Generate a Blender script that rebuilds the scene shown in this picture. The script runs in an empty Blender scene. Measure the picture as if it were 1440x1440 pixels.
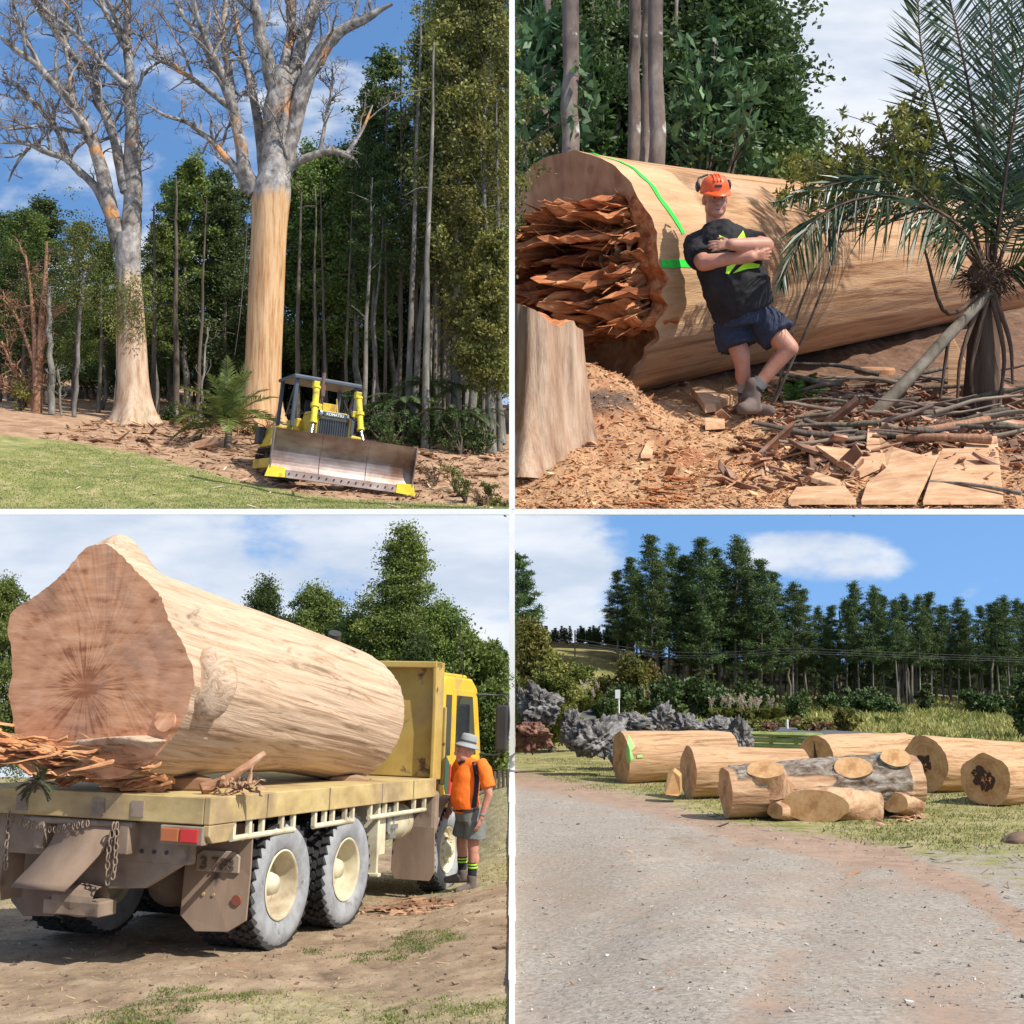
import bpy, math, random
import numpy as np
from mathutils import Vector, Matrix
C = bpy.context.scene.collection
SC = bpy.context.scene
R = math.radians
# ---------------------------------------------------------------- camera, sky, sun, exposure
F = 1700.0                       # focal length in pixels of the 1440 px wide picture
PITCH = math.atan(140 / F)
cd = bpy.data.cameras.new('camera'); cam = bpy.data.objects.new('camera', cd); C.objects.link(cam)
cd.sensor_width = 36; cd.lens = 36 * F / 1440; cd.clip_start = .1; cd.clip_end = 4000
cam.location = (0, 0, 0); cam.rotation_euler = (math.pi / 2 + PITCH, 0, 0)
SC.camera = cam
SUN_AZ, SUN_EL = R(57), R(48)    # from behind the camera round to the right
sdir = Vector((math.sin(SUN_AZ) * math.cos(SUN_EL), -math.cos(SUN_AZ) * math.cos(SUN_EL), math.sin(SUN_EL)))
ld = bpy.data.lights.new('sun', 'SUN'); ld.energy = 4.8; ld.angle = R(.55); ld.color = (1, .955, .88)
sun = bpy.data.objects.new('sun', ld); C.objects.link(sun); sun.rotation_euler = sdir.to_track_quat('Z', 'Y').to_euler()
SC.view_settings.view_transform = 'Standard'; SC.view_settings.look = 'None'
SC.view_settings.exposure = 0.33; SC.view_settings.gamma = 1
SC.cycles.max_bounces = 6; SC.cycles.diffuse_bounces = 3; SC.cycles.transmission_bounces = 4; SC.cycles.glossy_bounces = 2
SC.cycles.transparent_max_bounces = 6
w = bpy.data.worlds.new('World'); SC.world = w; w.use_nodes = True
nt = w.node_tree; nt.nodes.clear()
def wn(t, **k):
    n = nt.nodes.new(t)
    for a, b in k.items(): setattr(n, a, b)
    return n
def wm(op, a, b=None, c=None):
    n = wn('ShaderNodeMath', operation=op)
    for i, v in enumerate((a, b, c)):
        if v is None: continue
        if isinstance(v, (int, float)): n.inputs[i].default_value = v
        else: nt.links.new(v, n.inputs[i])
    return n.outputs[0]
def wss(v, lo, hi):
    n = wn('ShaderNodeMapRange', interpolation_type='SMOOTHSTEP')
    nt.links.new(v, n.inputs['Value']); n.inputs['From Min'].default_value = lo; n.inputs['From Max'].default_value = hi
    return n.outputs[0]
tc = wn('ShaderNodeTexCoord'); sp = wn('ShaderNodeSeparateXYZ'); nt.links.new(tc.outputs['Generated'], sp.inputs[0])
yy = wm('MAXIMUM', wm('ABSOLUTE', sp.outputs['Y']), .15)
u = wm('DIVIDE', sp.outputs['X'], yy); v = wm('DIVIDE', sp.outputs['Z'], yy)
zz = wm('ADD', wm('MAXIMUM', sp.outputs['Z'], -.05), .42)
cb = wn('ShaderNodeCombineXYZ'); nt.links.new(sp.outputs['X'], cb.inputs[0]); nt.links.new(sp.outputs['Y'], cb.inputs[1]); nt.links.new(zz, cb.inputs[2])
nv = wn('ShaderNodeVectorMath', operation='NORMALIZE'); nt.links.new(cb.outputs[0], nv.inputs[0])
sky = wn('ShaderNodeTexSky', sky_type='NISHITA', sun_disc=False, sun_elevation=SUN_EL, sun_rotation=R(180) - SUN_AZ,
         air_density=1.15, dust_density=.3, ozone_density=2.2)
nt.links.new(nv.outputs[0], sky.inputs['Vector'])
def cloudnoise(su, sv, off, det, rough=.55):
    c = wn('ShaderNodeCombineXYZ'); nt.links.new(wm('MULTIPLY_ADD', u, su, off), c.inputs[0]); nt.links.new(wm('MULTIPLY', v, sv), c.inputs[1]); c.inputs[2].default_value = off
    n = wn('ShaderNodeTexNoise'); nt.links.new(c.outputs[0], n.inputs['Vector']); n.inputs['Scale'].default_value = 1
    n.inputs['Detail'].default_value = det; n.inputs['Roughness'].default_value = rough
    return n.outputs['Fac']
right = wss(u, -.005, .005); high = wss(v, .14, .22)
left = wm('SUBTRACT', 1, right); low = wm('SUBTRACT', 1, high)
b_tr = wm('MULTIPLY', wm('MULTIPLY', right, high), .85)
b_bl = wm('MULTIPLY', wm('MULTIPLY', left, low), .30)
b_br = wm('MULTIPLY', wm('MULTIPLY', right, low), wm('MULTIPLY_ADD', wss(u, .13, .05), .34, -.1))
du = wm('DIVIDE', wm('SUBTRACT', u, .262), .085); dv = wm('DIVIDE', wm('SUBTRACT', v, .046), .026)
blob = wss(wm('ADD', wm('MULTIPLY', du, du), wm('MULTIPLY', dv, dv)), 1.6, 0)
b_bb = wm('MULTIPLY', wm('MULTIPLY', blob, wm('MULTIPLY', right, low)), .42)
b_tl = wm('MULTIPLY', wm('MULTIPLY', left, high), .085)
cl = cloudnoise(9, 17, 3.3, 7)
tot = wm('ADD', cl, wm('ADD', wm('ADD', b_tr, b_bl), wm('ADD', b_br, wm('ADD', b_bb, b_tl))))
mask = wss(tot, .55, .78)
g2 = cloudnoise(5, 16, 8.1, 5)
crp = wn('ShaderNodeValToRGB'); nt.links.new(wss(g2, .3, .7), crp.inputs[0])
crp.color_ramp.elements[0].color = (4.6, 5.3, 6.4, 1); crp.color_ramp.elements[1].color = (7.6, 7.8, 8.1, 1)
mx = wn('ShaderNodeMix', data_type='RGBA'); nt.links.new(wm('MULTIPLY', mask, .93), mx.inputs['Factor'])
hs = wn('ShaderNodeHueSaturation'); hs.inputs['Saturation'].default_value = 1.16; hs.inputs['Value'].default_value = 1.75
nt.links.new(sky.outputs[0], hs.inputs['Color'])
nt.links.new(hs.outputs[0], mx.inputs['A']); nt.links.new(crp.outputs[0], mx.inputs['B'])
bg = wn('ShaderNodeBackground'); bg.inputs['Strength'].default_value = .105; nt.links.new(mx.outputs['Result'], bg.inputs['Color'])
wo = wn('ShaderNodeOutputWorld'); nt.links.new(bg.outputs[0], wo.inputs['Surface'])
# ---------------------------------------------------------------- helpers
RNG = np.random.default_rng(7)
cP, sP = math.cos(PITCH), math.sin(PITCH)
def P(px, py, Y):
    """world point at depth Y on the sight line through a pixel of the 1440 px picture"""
    u_ = (px - 720) / F; v_ = (720 - py) / F
    d = np.array((u_, cP - v_ * sP, sP + v_ * cP))
    return d * (Y / d[1])
def PZ(py, Y): return P(720, py, Y)[2]
def proj(p):
    x, y, z = p
    cy = y * cP + z * sP; cz = -y * sP + z * cP
    return 720 + F * x / cy, 720 - F * cz / cy
def m(px, Y): return px * Y / F
def unit(a): a = np.asarray(a, float); return a / np.linalg.norm(a)
def hash3(i, j, k):
    n = (i * 374761393 + j * 668265263 + k * 2147483647) & 0xffffffff
    n = ((n ^ (n >> 13)) * 1274126177) & 0xffffffff
    return ((n ^ (n >> 16)) & 0xffff) / 65535.0
def noise(p):
    p = np.asarray(p, float); i = np.floor(p).astype(np.int64); f = p - i; f = f * f * (3 - 2 * f)
    r = 0
    for a in (0, 1):
        for b in (0, 1):
            for c in (0, 1):
                h = hash3(i[..., 0] + a, i[..., 1] + b, i[..., 2] + c)
                r = r + h * (f[..., 0] if a else 1 - f[..., 0]) * (f[..., 1] if b else 1 - f[..., 1]) * (f[..., 2] if c else 1 - f[..., 2])
    return r * 2 - 1
def fbm(p, o=4, g=.5):
    p = np.asarray(p, float); s = 0; a = 1
    for k in range(o): s = s + a * noise(p * 2 ** k + 17.3 * k); a *= g
    return s
def sstep(x, a, b):
    t = np.clip((np.asarray(x, float) - a) / (b - a), 0, 1); return t * t * (3 - 2 * t)
class MB:
    """collects geometry, links it as one mesh object"""
    def __init__(s): s.V = []; s.L = []; s.S = []; s.MI = []; s.n = 0
    def add(s, v, f, mi=0):
        v = np.asarray(v, float).reshape(-1, 3)
        if isinstance(f, np.ndarray):
            s.L.append((f + s.n).ravel()); s.S.append(np.full(len(f), f.shape[1])); k = len(f)
        else:
            s.L.append(np.array([i for q in f for i in q]) + s.n); s.S.append(np.array([len(q) for q in f])); k = len(f)
        s.MI.append(np.full(k, mi) if np.isscalar(mi) else np.asarray(mi)); s.V.append(v); s.n += len(v); return s
    def box(s, c, d, rot=None, mi=0, taper=1.0):
        hx, hy, hz = np.array(d) / 2
        v = np.array([(x * hx * (taper if z > 0 else 1), y * hy * (taper if z > 0 else 1), z * hz) for z in (-1, 1) for y in (-1, 1) for x in (-1, 1)])
        if rot is not None: v = v @ np.array(rot).T
        return s.add(v + np.array(c), [(0, 2, 3, 1), (4, 5, 7, 6), (0, 1, 5, 4), (2, 6, 7, 3), (0, 4, 6, 2), (1, 3, 7, 5)], mi)
    def tube(s, pts, rad, n=8, mi=0, cap=True, capmi=None, wob=0, sq=None):
        pts = np.asarray(pts, float); k = len(pts); rad = np.broadcast_to(np.asarray(rad, float), (k,))
        T = np.gradient(pts, axis=0); T /= np.linalg.norm(T, axis=1)[:, None] + 1e-12
        a = np.array((0, 0, 1.)) if abs(T[0][2]) < .9 else np.array((1., 0, 0))
        N = np.cross(T[0], a); N /= np.linalg.norm(N); Ns = []
        for t in T:
            N = N - t * (N @ t); N /= np.linalg.norm(N) + 1e-12; Ns.append(N)
        Ns = np.array(Ns); B = np.cross(T, Ns)
        th = np.arange(n) * 2 * np.pi / n
        rr = rad[:, None] * np.ones(n)
        if wob: rr = rr * (1 + wob * noise(np.stack(np.broadcast_arrays(np.cos(th) * 1.6 + s.n, np.sin(th) * 1.6, np.arange(k)[:, None] * .8), -1)))
        v = pts[:, None] + rr[..., None] * (np.cos(th)[:, None] * Ns[:, None] + (np.sin(th) * (sq or 1))[:, None] * B[:, None])
        i = np.arange(k - 1)[:, None] * n + np.arange(n); j = np.arange(k - 1)[:, None] * n + (np.arange(n) + 1) % n
        q = np.stack((i, j, j + n, i + n), -1).reshape(-1, 4)
        s.add(v.reshape(-1, 3), q, mi)
        if cap:
            s.add(v[0], [tuple(range(n))[::-1]], mi if capmi is None else capmi); s.add(v[-1], [tuple(range(n))], mi if capmi is None else capmi)
        return s
    def cyl(s, a, b, r0, r1=None, n=12, mi=0, capmi=None): return s.tube([a, b], [r0, r0 if r1 is None else r1], n, mi, True, capmi)
    def lathe(s, prof, o, ax, n=32, mi=0):
        ax = unit(ax); a = np.array((0, 0, 1.)) if abs(ax[2]) < .9 else np.array((1., 0, 0))
        N = unit(np.cross(ax, a)); B = np.cross(ax, N); th = np.arange(n) * 2 * np.pi / n
        v = np.array([np.array(o) + ax * h + r * (np.cos(t) * N + np.sin(t) * B) for r, h in prof for t in th])
        k = len(prof); i = np.arange(k - 1)[:, None] * n + np.arange(n); j = np.arange(k - 1)[:, None] * n + (np.arange(n) + 1) % n
        return s.add(v, np.stack((i, j, j + n, i + n), -1).reshape(-1, 4), mi)
    def prism(s, poly, d, mi=0, sidemi=None):
        """closed 3D polygon swept by vector d"""
        p = np.asarray(poly, float); n = len(p); d = np.asarray(d, float)
        s.add(np.vstack((p, p + d)), [tuple(range(n))[::-1], tuple(range(n, 2 * n))] + [(i, (i + 1) % n, (i + 1) % n + n, i + n) for i in range(n)],
              np.array([mi, mi] + [mi if sidemi is None else sidemi] * n)); return s
    def ell(s, c, r, n=12, mi=0, rot=None):
        th = np.linspace(0, np.pi, n // 2 + 1); ph = np.arange(n) * 2 * np.pi / n
        v = np.stack((np.sin(th)[:, None] * np.cos(ph), np.sin(th)[:, None] * np.sin(ph), np.cos(th)[:, None] + 0 * ph), -1).reshape(-1, 3) * np.array(r)
        if rot is not None: v = v @ np.array(rot).T
        k = n // 2; i = np.arange(k)[:, None] * n + np.arange(n); j = np.arange(k)[:, None] * n + (np.arange(n) + 1) % n
        return s.add(v + np.array(c), np.stack((i, i + n, j + n, j), -1).reshape(-1, 4), mi)
    def cap_(s, a, b, r0, r1, n=12, mi=0):
        a = np.array(a, float); b = np.array(b, float); d = unit(b - a); t = np.linspace(0, np.pi / 2, 5)
        pts = [a - d * r0 * math.cos(x) for x in t] + [b + d * r1 * math.sin(x) for x in t]
        rad = [max(r0 * math.sin(x), 1e-4) for x in t] + [max(r1 * math.cos(x), 1e-4) for x in t]
        return s.tube(pts, rad, n, mi)
    def build(s, name, mats, parent=None, smooth=False, frame=None, bevel=0, attr=None):
        V = np.vstack(s.V); L = np.concatenate(s.L).astype(np.int32); S = np.concatenate(s.S).astype(np.int32)
        if frame is not None:
            inv = np.array(frame.inverted()); V = V @ inv[:3, :3].T + inv[:3, 3]
        me = bpy.data.meshes.new(name); me.vertices.add(len(V)); me.vertices.foreach_set('co', V.astype(np.float32).ravel())
        me.loops.add(len(L)); me.loops.foreach_set('vertex_index', L)
        me.polygons.add(len(S)); st = np.zeros(len(S), np.int32); st[1:] = np.cumsum(S)[:-1]
        me.polygons.foreach_set('loop_start', st); me.polygons.foreach_set('loop_total', S)
        if not isinstance(mats, (list, tuple)): mats = [mats]
        for q in mats: me.materials.append(q)
        me.polygons.foreach_set('material_index', np.concatenate(s.MI).astype(np.int32))
        me.polygons.foreach_set('use_smooth', np.full(len(S), bool(smooth)))
        if attr:
            for k, a in attr.items(): me.attributes.new(k, 'FLOAT', 'POINT').data.foreach_set('value', np.asarray(a, np.float32))
        me.update(calc_edges=True); me.validate()
        o = bpy.data.objects.new(name, me); C.objects.link(o)
        if frame is not None: o.matrix_world = frame
        if parent is not None: o.parent = parent
        if bevel:
            b = o.modifiers.new('bevel', 'BEVEL'); b.width = bevel; b.segments = 2; b.limit_method = 'ANGLE'; b.angle_limit = R(35)
        return o
def tag(o, label, cat, group=None, kind=None):
    if label: o['label'] = label
    if cat: o['category'] = cat
    if group: o['group'] = group
    if kind: o['kind'] = kind
    return o
def empty(name, loc=(0, 0, 0), rot=(0, 0, 0), sc=1):
    o = bpy.data.objects.new(name, None); C.objects.link(o); o.location = loc; o.rotation_euler = rot; o.scale = (sc,) * 3; o.empty_display_size = .2
    return o
def copy_tree(o, parent=None):
    c = o.copy(); C.objects.link(c)
    if parent is not None: c.parent = parent
    for ch in list(o.children): copy_tree(ch, c)
    return c
def frameX(o, ax, up=(0, 0, 1)):
    """matrix with local X along ax"""
    x = unit(ax); y = unit(np.cross(up, x)); z = np.cross(x, y)
    M_ = Matrix.Identity(4)
    for i in range(3):
        M_[i][0] = x[i]; M_[i][1] = y[i]; M_[i][2] = z[i]; M_[i][3] = o[i]
    return M_
def rotz(a): c, s = math.cos(a), math.sin(a); return np.array(((c, -s, 0), (s, c, 0), (0, 0, 1)))
def rotx(a): c, s = math.cos(a), math.sin(a); return np.array(((1, 0, 0), (0, c, -s), (0, s, c)))
def roty(a): c, s = math.cos(a), math.sin(a); return np.array(((c, 0, s), (0, 1, 0), (-s, 0, c)))
def smooth_path(p, n):
    """Catmull-Rom resample of points (any width)"""
    p = np.asarray(p, float); q = np.vstack((2 * p[0] - p[1], p, 2 * p[-1] - p[-2])); t = np.linspace(0, len(p) - 1 - 1e-9, n); i = t.astype(int); f = (t - i)[:, None]
    a, b, c, d = q[i], q[i + 1], q[i + 2], q[i + 3]
    return .5 * (2 * b + (c - a) * f + (2 * a - 5 * b + 4 * c - d) * f ** 2 + (3 * b - a - 3 * c + d) * f ** 3)
# ---------------------------------------------------------------- materials
MATS = {}
def M(name, ramp, sc=(1, 1, 1), det=6, rough=.8, bump=.3, bdist=.02, mix=(), island=0, objr=0, trans=0, metal=0, coord='Object',
      dist=0, spec=.3, rings=None, attr=None, bsc=None, emis=None, nrough=.6):
    """noise-ramped surface; mix = [(colour, scale, lo, hi)], attr = [(name, ramp, scale)] laid over by a vertex mask"""
    mt = bpy.data.materials.new(name); mt.use_nodes = True; t = mt.node_tree; N = t.nodes; Lk = t.links.new
    bs = N['Principled BSDF']; bs.inputs['Roughness'].default_value = rough; bs.inputs['Metallic'].default_value = metal
    bs.inputs['Specular IOR Level'].default_value = spec
    tc = N.new('ShaderNodeTexCoord')
    def noi(scale, d=det, rg=nrough, di=dist):
        mp = N.new('ShaderNodeMapping'); mp.inputs['Scale'].default_value = scale if hasattr(scale, '__len__') else (scale,) * 3
        Lk(tc.outputs[coord], mp.inputs[0]); n = N.new('ShaderNodeTexNoise'); n.inputs['Scale'].default_value = 1
        n.inputs['Detail'].default_value = d; n.inputs['Roughness'].default_value = rg; n.inputs['Distortion'].default_value = di
        Lk(mp.outputs[0], n.inputs['Vector']); return n.outputs['Fac']
    def rmp(fac, rp):
        c = N.new('ShaderNodeValToRGB'); e = c.color_ramp.elements
        while len(e) < len(rp): e.new(.5)
        for x, (p_, col) in zip(e, rp): x.position = p_; x.color = (*col, 1)
        Lk(fac, c.inputs[0]); return c.outputs[0]
    def mixc(f, a, b, blend='MIX'):
        x = N.new('ShaderNodeMix'); x.data_type = 'RGBA'; x.blend_type = blend
        if isinstance(f, float): x.inputs['Factor'].default_value = f
        else: Lk(f, x.inputs['Factor'])
        for s_, q in (('A', a), ('B', b)):
            if isinstance(q, tuple): x.inputs[s_].default_value = (*q, 1)
            else: Lk(q, x.inputs[s_])
        return x.outputs['Result']
    def mr(v_, lo, hi, a=0, b=1):
        x = N.new('ShaderNodeMapRange'); Lk(v_, x.inputs['Value'])
        for k, q in zip(('From Min', 'From Max', 'To Min', 'To Max'), (lo, hi, a, b)): x.inputs[k].default_value = q
        return x.outputs[0]
    def mth(op, a, b):
        x = N.new('ShaderNodeMath'); x.operation = op
        for i, q in enumerate((a, b)):
            if isinstance(q, (int, float)): x.inputs[i].default_value = q
            else: Lk(q, x.inputs[i])
        return x.outputs[0]
    base = noi(sc); h = base
    if rings:      # growth rings and radial checks round the local X axis
        s_ = N.new('ShaderNodeSeparateXYZ'); Lk(tc.outputs['Object'], s_.inputs[0])
        yy_, zz_ = mth('SUBTRACT', s_.outputs['Y'], rings[1]), mth('SUBTRACT', s_.outputs['Z'], rings[2])
        rr_ = mth('SQRT', mth('ADD', mth('MULTIPLY', yy_, yy_), mth('MULTIPLY', zz_, zz_)), 0)
        wv = mth('SINE', mth('ADD', mth('MULTIPLY', rr_, rings[0]), mth('MULTIPLY', noi(3.0 * rings[3], 3), 14)), 0)
        an = mth('ARCTAN2', zz_, yy_)
        c_ = N.new('ShaderNodeCombineXYZ'); Lk(mth('MULTIPLY', an, 14), c_.inputs[0]); Lk(mth('MULTIPLY', rr_, 1.6 * rings[3]), c_.inputs[1])
        n_ = N.new('ShaderNodeTexNoise'); n_.inputs['Scale'].default_value = 1; n_.inputs['Detail'].default_value = 6; Lk(c_.outputs[0], n_.inputs['Vector'])
        hr_ = mr(mth('ADD', rr_, mth('MULTIPLY', mth('SUBTRACT', n_.outputs['Fac'], .5), .55 / rings[3])), .30 / rings[3], .02 / rings[3], 0, .20)
        base = mth('SUBTRACT', mth('ADD', mth('MULTIPLY', base, .68), mth('ADD', mth('MULTIPLY', wv, .03), mth('MULTIPLY', n_.outputs['Fac'], .32))), hr_)
    col = rmp(base, ramp)
    for cc, s_, lo, hi in mix: col = mixc(mr(noi(s_), lo, hi), col, cc)
    for at in (attr or ()):
        a_ = N.new('ShaderNodeAttribute'); a_.attribute_name = at[0]
        jit = noi(at[3] if len(at) > 3 else 2.0, 7, .7)
        f = mr(mth('ADD', a_.outputs['Fac'], mth('MULTIPLY', mth('SUBTRACT', jit, .5), at[4] if len(at) > 4 else 1.4)), .35, .65)
        n2 = noi(at[2]); col = mixc(f, col, rmp(n2, at[1])); h = mth('ADD', h, mth('MULTIPLY', n2, .5))
    if island:
        g = N.new('ShaderNodeNewGeometry'); col = mixc(1.0, col, rmp(g.outputs['Random Per Island'], [(0, (1 - island,) * 3), (1, (1 + island,) * 3)]), 'MULTIPLY')
    if objr:
        oi = N.new('ShaderNodeObjectInfo'); hv = N.new('ShaderNodeHueSaturation'); Lk(col, hv.inputs['Color'])
        Lk(mr(oi.outputs['Random'], 0, 1, .5 - .03 * objr, .5 + .025 * objr), hv.inputs['Hue']); Lk(mr(oi.outputs['Random'], 0, 1, 1 - .3 * objr, 1 + .3 * objr), hv.inputs['Value']); col = hv.outputs[0]
    Lk(col, bs.inputs['Base Color'])
    if bump:
        b = N.new('ShaderNodeBump'); b.inputs['Strength'].default_value = bump; b.inputs['Distance'].default_value = bdist
        Lk(noi(bsc, 8, .7) if bsc else h, b.inputs['Height']); Lk(b.outputs[0], bs.inputs['Normal'])
    if trans:
        tr = N.new('ShaderNodeBsdfTranslucent'); Lk(col, tr.inputs['Color']); ms = N.new('ShaderNodeMixShader'); ms.inputs[0].default_value = trans
        Lk(bs.outputs[0], ms.inputs[1]); Lk(tr.outputs[0], ms.inputs[2]); Lk(ms.outputs[0], N['Material Output'].inputs['Surface'])
    MATS[name] = mt; return mt
def flat(name, c, rough=.6, metal=0, var=.12, sc=3.0, bump=.05, spec=.4, dirt=None):
    mix = [(dirt[0], dirt[1], dirt[2], dirt[3])] if dirt else ()
    return M(name, [(.3, tuple(x * (1 - var) for x in c)), (.7, tuple(min(1, x * (1 + var)) for x in c))], (sc,) * 3, 5, rough, bump, mix=mix, metal=metal, spec=spec)
# ---------------------------------------------------------------- vegetation
def rand_dir(n, rg, up=0.0):
    d = rg.normal(size=(n, 3)); d[:, 2] += up; return d / np.linalg.norm(d, axis=1)[:, None]
def leaf_quads(c, d, L, W, rg):
    """diamond leaves: centre c, axis d"""
    n = len(c); s = np.cross(d, rand_dir(n, rg)); s /= np.linalg.norm(s, axis=1)[:, None] + 1e-9
    L = np.broadcast_to(L, (n,))[:, None]; W = np.broadcast_to(W, (n,))[:, None]
    v = np.stack((c - d * L * .5, c + s * W * .5 - d * L * .05, c + d * L * .5, c - s * W * .5 - d * L * .05), 1)
    return v.reshape(-1, 3), np.arange(n * 4).reshape(-1, 4)
def clump_leaves(mb, cen, rad, per, L, W, rg, up=.3, flatz=.7, mi=0, clip=None, outward=.5):
    cen = np.asarray(cen, float); k = len(cen); rad = np.broadcast_to(rad, (k,))
    off = rg.normal(size=(k, per, 3)) * .5 * rad[:, None, None]; off[..., 2] *= flatz
    c = (cen[:, None] + off).reshape(-1, 3); d = off.reshape(-1, 3) / (np.linalg.norm(off.reshape(-1, 3), axis=1)[:, None] + 1e-9) * outward + rand_dir(k * per, rg, up)
    d /= np.linalg.norm(d, axis=1)[:, None]
    if clip is not None:
        ok = clip(c); c = c[ok]; d = d[ok]
    sz = rg.uniform(.6, 1.35, len(c)); v, f = leaf_quads(c, d, L * sz, W * sz, rg); mb.add(v, f, mi)
def limb_path(a, d, L, rg, n=6, wander=.25, lift=0.0):
    p = [np.array(a, float)]; d = unit(d); st = L / (n - 1)
    for i in range(n - 1):
        d = unit(d + rg.normal(size=3) * wander * .5 + np.array((0, 0, lift))); p.append(p[-1] + d * st)
    return np.array(p)
TREES = {}
def pine_mesh(H, r0, rg, crown0=.34, width=.16, levels=17, per=70, leaf=.16, clip=None):
    """whorled pine: tiers of up-swept branches with tufted ends and gaps between"""
    tk, cr = MB(), MB(); n = 12; z = np.linspace(0, H * .98, n); ax = np.column_stack((np.cumsum(rg.normal(size=n)) * H * .003, np.cumsum(rg.normal(size=n)) * H * .003, z)); ax[0, :2] = 0
    tk.tube(ax, r0 * (1 - .92 * z / H), 8, wob=.1); cen, rr = [], []
    for i in range(levels):
        t = (i + rg.uniform(-.25, .25)) / levels; t = min(max(t, 0), .99); zz = H * (crown0 + (1 - crown0) * t); nb = rg.integers(4, 7); a0 = rg.uniform(0, 6.28)
        for k in range(nb):
            if rg.uniform() < .12: continue
            L = width * H * ((1 - t) ** .72 * (.62 + .38 * min(1, t * 4)) + .05) * rg.uniform(.6, 1.25); an = a0 + k * 6.283 / nb + rg.normal() * .2; el = rg.uniform(-.05, .25) + .55 * t
            a = np.array([np.interp(zz + rg.normal() * H * .008, z, ax[:, q]) for q in range(3)]); p = limb_path(a, (math.cos(an) * math.cos(el), math.sin(an) * math.cos(el), math.sin(el)), L, rg, 6, .18, .10)
            tk.tube(p, np.linspace(r0 * .22 * (1 - .7 * t), r0 * .04, 6), 4, cap=False); m_ = max(2, int(L / (H * .028)))
            for j in range(m_): f = (.30 + .70 * (j + .7) / m_) * 4.99; q = p[int(f)] + (p[int(f) + 1] - p[int(f)]) * (f % 1); cen.append(q + rg.normal(size=3) * H * .008); rr.append(H * .034 * rg.uniform(.7, 1.3))
    for k in range(4): cen.append(ax[-1] - (0, 0, k * H * .014)); rr.append(H * .018)
    clump_leaves(cr, cen, np.array(rr), per, leaf * 1.5, leaf * .30, rg, .6, .42, clip=clip, outward=.9); return tk, cr
def tree_mesh(key, H, r0, kind, rg, crown0=.35, width=.22, clumps=260, per=34, leaf=.16, mats=None, off=(0, 0), clip=None, bare=0, csize=1.0, top=.5):
    """returns (trunk MB, crown MB) with the base at the origin; crown between crown0*H and H, half-width width*H"""
    tk, cr = MB(), MB()
    n = 14; z = np.linspace(0, H * .97, n); lean = np.cumsum(rg.normal(size=(n, 2)) * H * .006, 0)
    ax = np.column_stack((lean[:, 0] + off[0] * z, lean[:, 1] + off[1] * z, z)); ax[0, :2] = 0
    rad = r0 * (1 - .93 * (z / H) ** .8); rad[0] *= 1.35
    tk.tube(ax, rad, 9, wob=.12)
    at = lambda q: np.array([np.interp(q, z, ax[:, i]) for i in range(3)])
    cen, cr_r = [], []
    def prof(t):    # half-width along the crown, 0 base - 1 tip
        if kind == 'cone': return (1 - t) ** .75 * (.55 + .45 * min(1, t * 5)) + .06
        if kind == 'pine': return (1 - t) ** .75 * (.6 + .4 * min(1, t * 4)) + .06
        return math.sin(math.pi * min(1, (t * .86 + .14))) ** .6
    nb = max(10, int(clumps / (5 if kind != 'pine' else 4)))
    for i in range(nb):
        t = (i + rg.uniform(0, 1)) / nb; t = t ** (.9 if kind != 'broad' else .75)
        zz_ = H * (crown0 + (1 - crown0) * t * .97); R_ = width * H * prof(t) * rg.uniform(.55, 1.2)
        an = i * 2.4 + rg.uniform(-.5, .5); el = {'cone': .25, 'pine': .15, 'broad': .5}[kind] + rg.uniform(-.25, .3) + (t * .5 if kind == 'pine' else 0)
        d = np.array((math.cos(an) * math.cos(el), math.sin(an) * math.cos(el), math.sin(el)))
        a = at(min(max(zz_ - R_ * math.sin(el) * .8, H * .12), H * .95))
        p = limb_path(a, d, R_ / max(.35, math.cos(el)), rg, 6, .3, {'cone': -.02, 'pine': .06, 'broad': .03}[kind])
        rb = max(.012 * H / 10, np.interp(a[2], z, rad) * .32)
        tk.tube(p, np.linspace(rb, rb * .15, 6), 5, cap=False)
        k = max(2, clumps // nb)
        for j in range(k):
            f = .35 + .65 * (j + rg.uniform(0, 1)) / k; q = p[int(f * 5)] + (p[min(5, int(f * 5) + 1)] - p[int(f * 5)]) * ((f * 5) % 1)
            s_ = width * H * .20 * csize * (.75 + .5 * rg.uniform())
            cen.append(q + rg.normal(size=3) * s_ * .45); cr_r.append(s_ * (1.15 - .5 * t))
    for _ in range(max(3, clumps // 40)):
        cen.append(at(H * .97) + rg.normal(size=3) * np.array((.2, .2, .5)) * width * H * .25); cr_r.append(width * H * .2 * csize)
    if kind == 'pine': clump_leaves(cr, cen, cr_r, per, leaf * 1.5, leaf * .38, rg, .9, .55, clip=clip, outward=.6)
    elif kind == 'cone': clump_leaves(cr, cen, cr_r, per, leaf * 1.15, leaf * .55, rg, .35, .7, clip=clip)
    else: clump_leaves(cr, cen, cr_r, per, leaf, leaf * .6, rg, .3, .75, clip=clip)
    return tk, cr
def plant_tree(name, key, loc, label, cat='tree', group=None, H=1, rz=0, mats=None, sxy=1.0, new=None):
    """first use of a key builds the meshes (unit: height of the prototype), later uses copy the objects"""
    if key not in TREES:
        tk, cr = new(); o = empty(name); t_ = tk.build('trunk', mats[0], o, True); c_ = cr.build('crown', mats[1], o)
        h = max(v[2] for v in (np.vstack(cr.V).max(0), np.vstack(tk.V).max(0))); TREES[key] = (o, h); first = True
    else: o = copy_tree(TREES[key][0]); o.name = name; first = False
    h = TREES[key][1]; s_ = H / h
    o.location = loc; o.rotation_euler = (0, 0, rz); o.scale = (s_ * sxy, s_ * sxy, s_)
    tag(o, label, cat, group); return o
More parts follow.
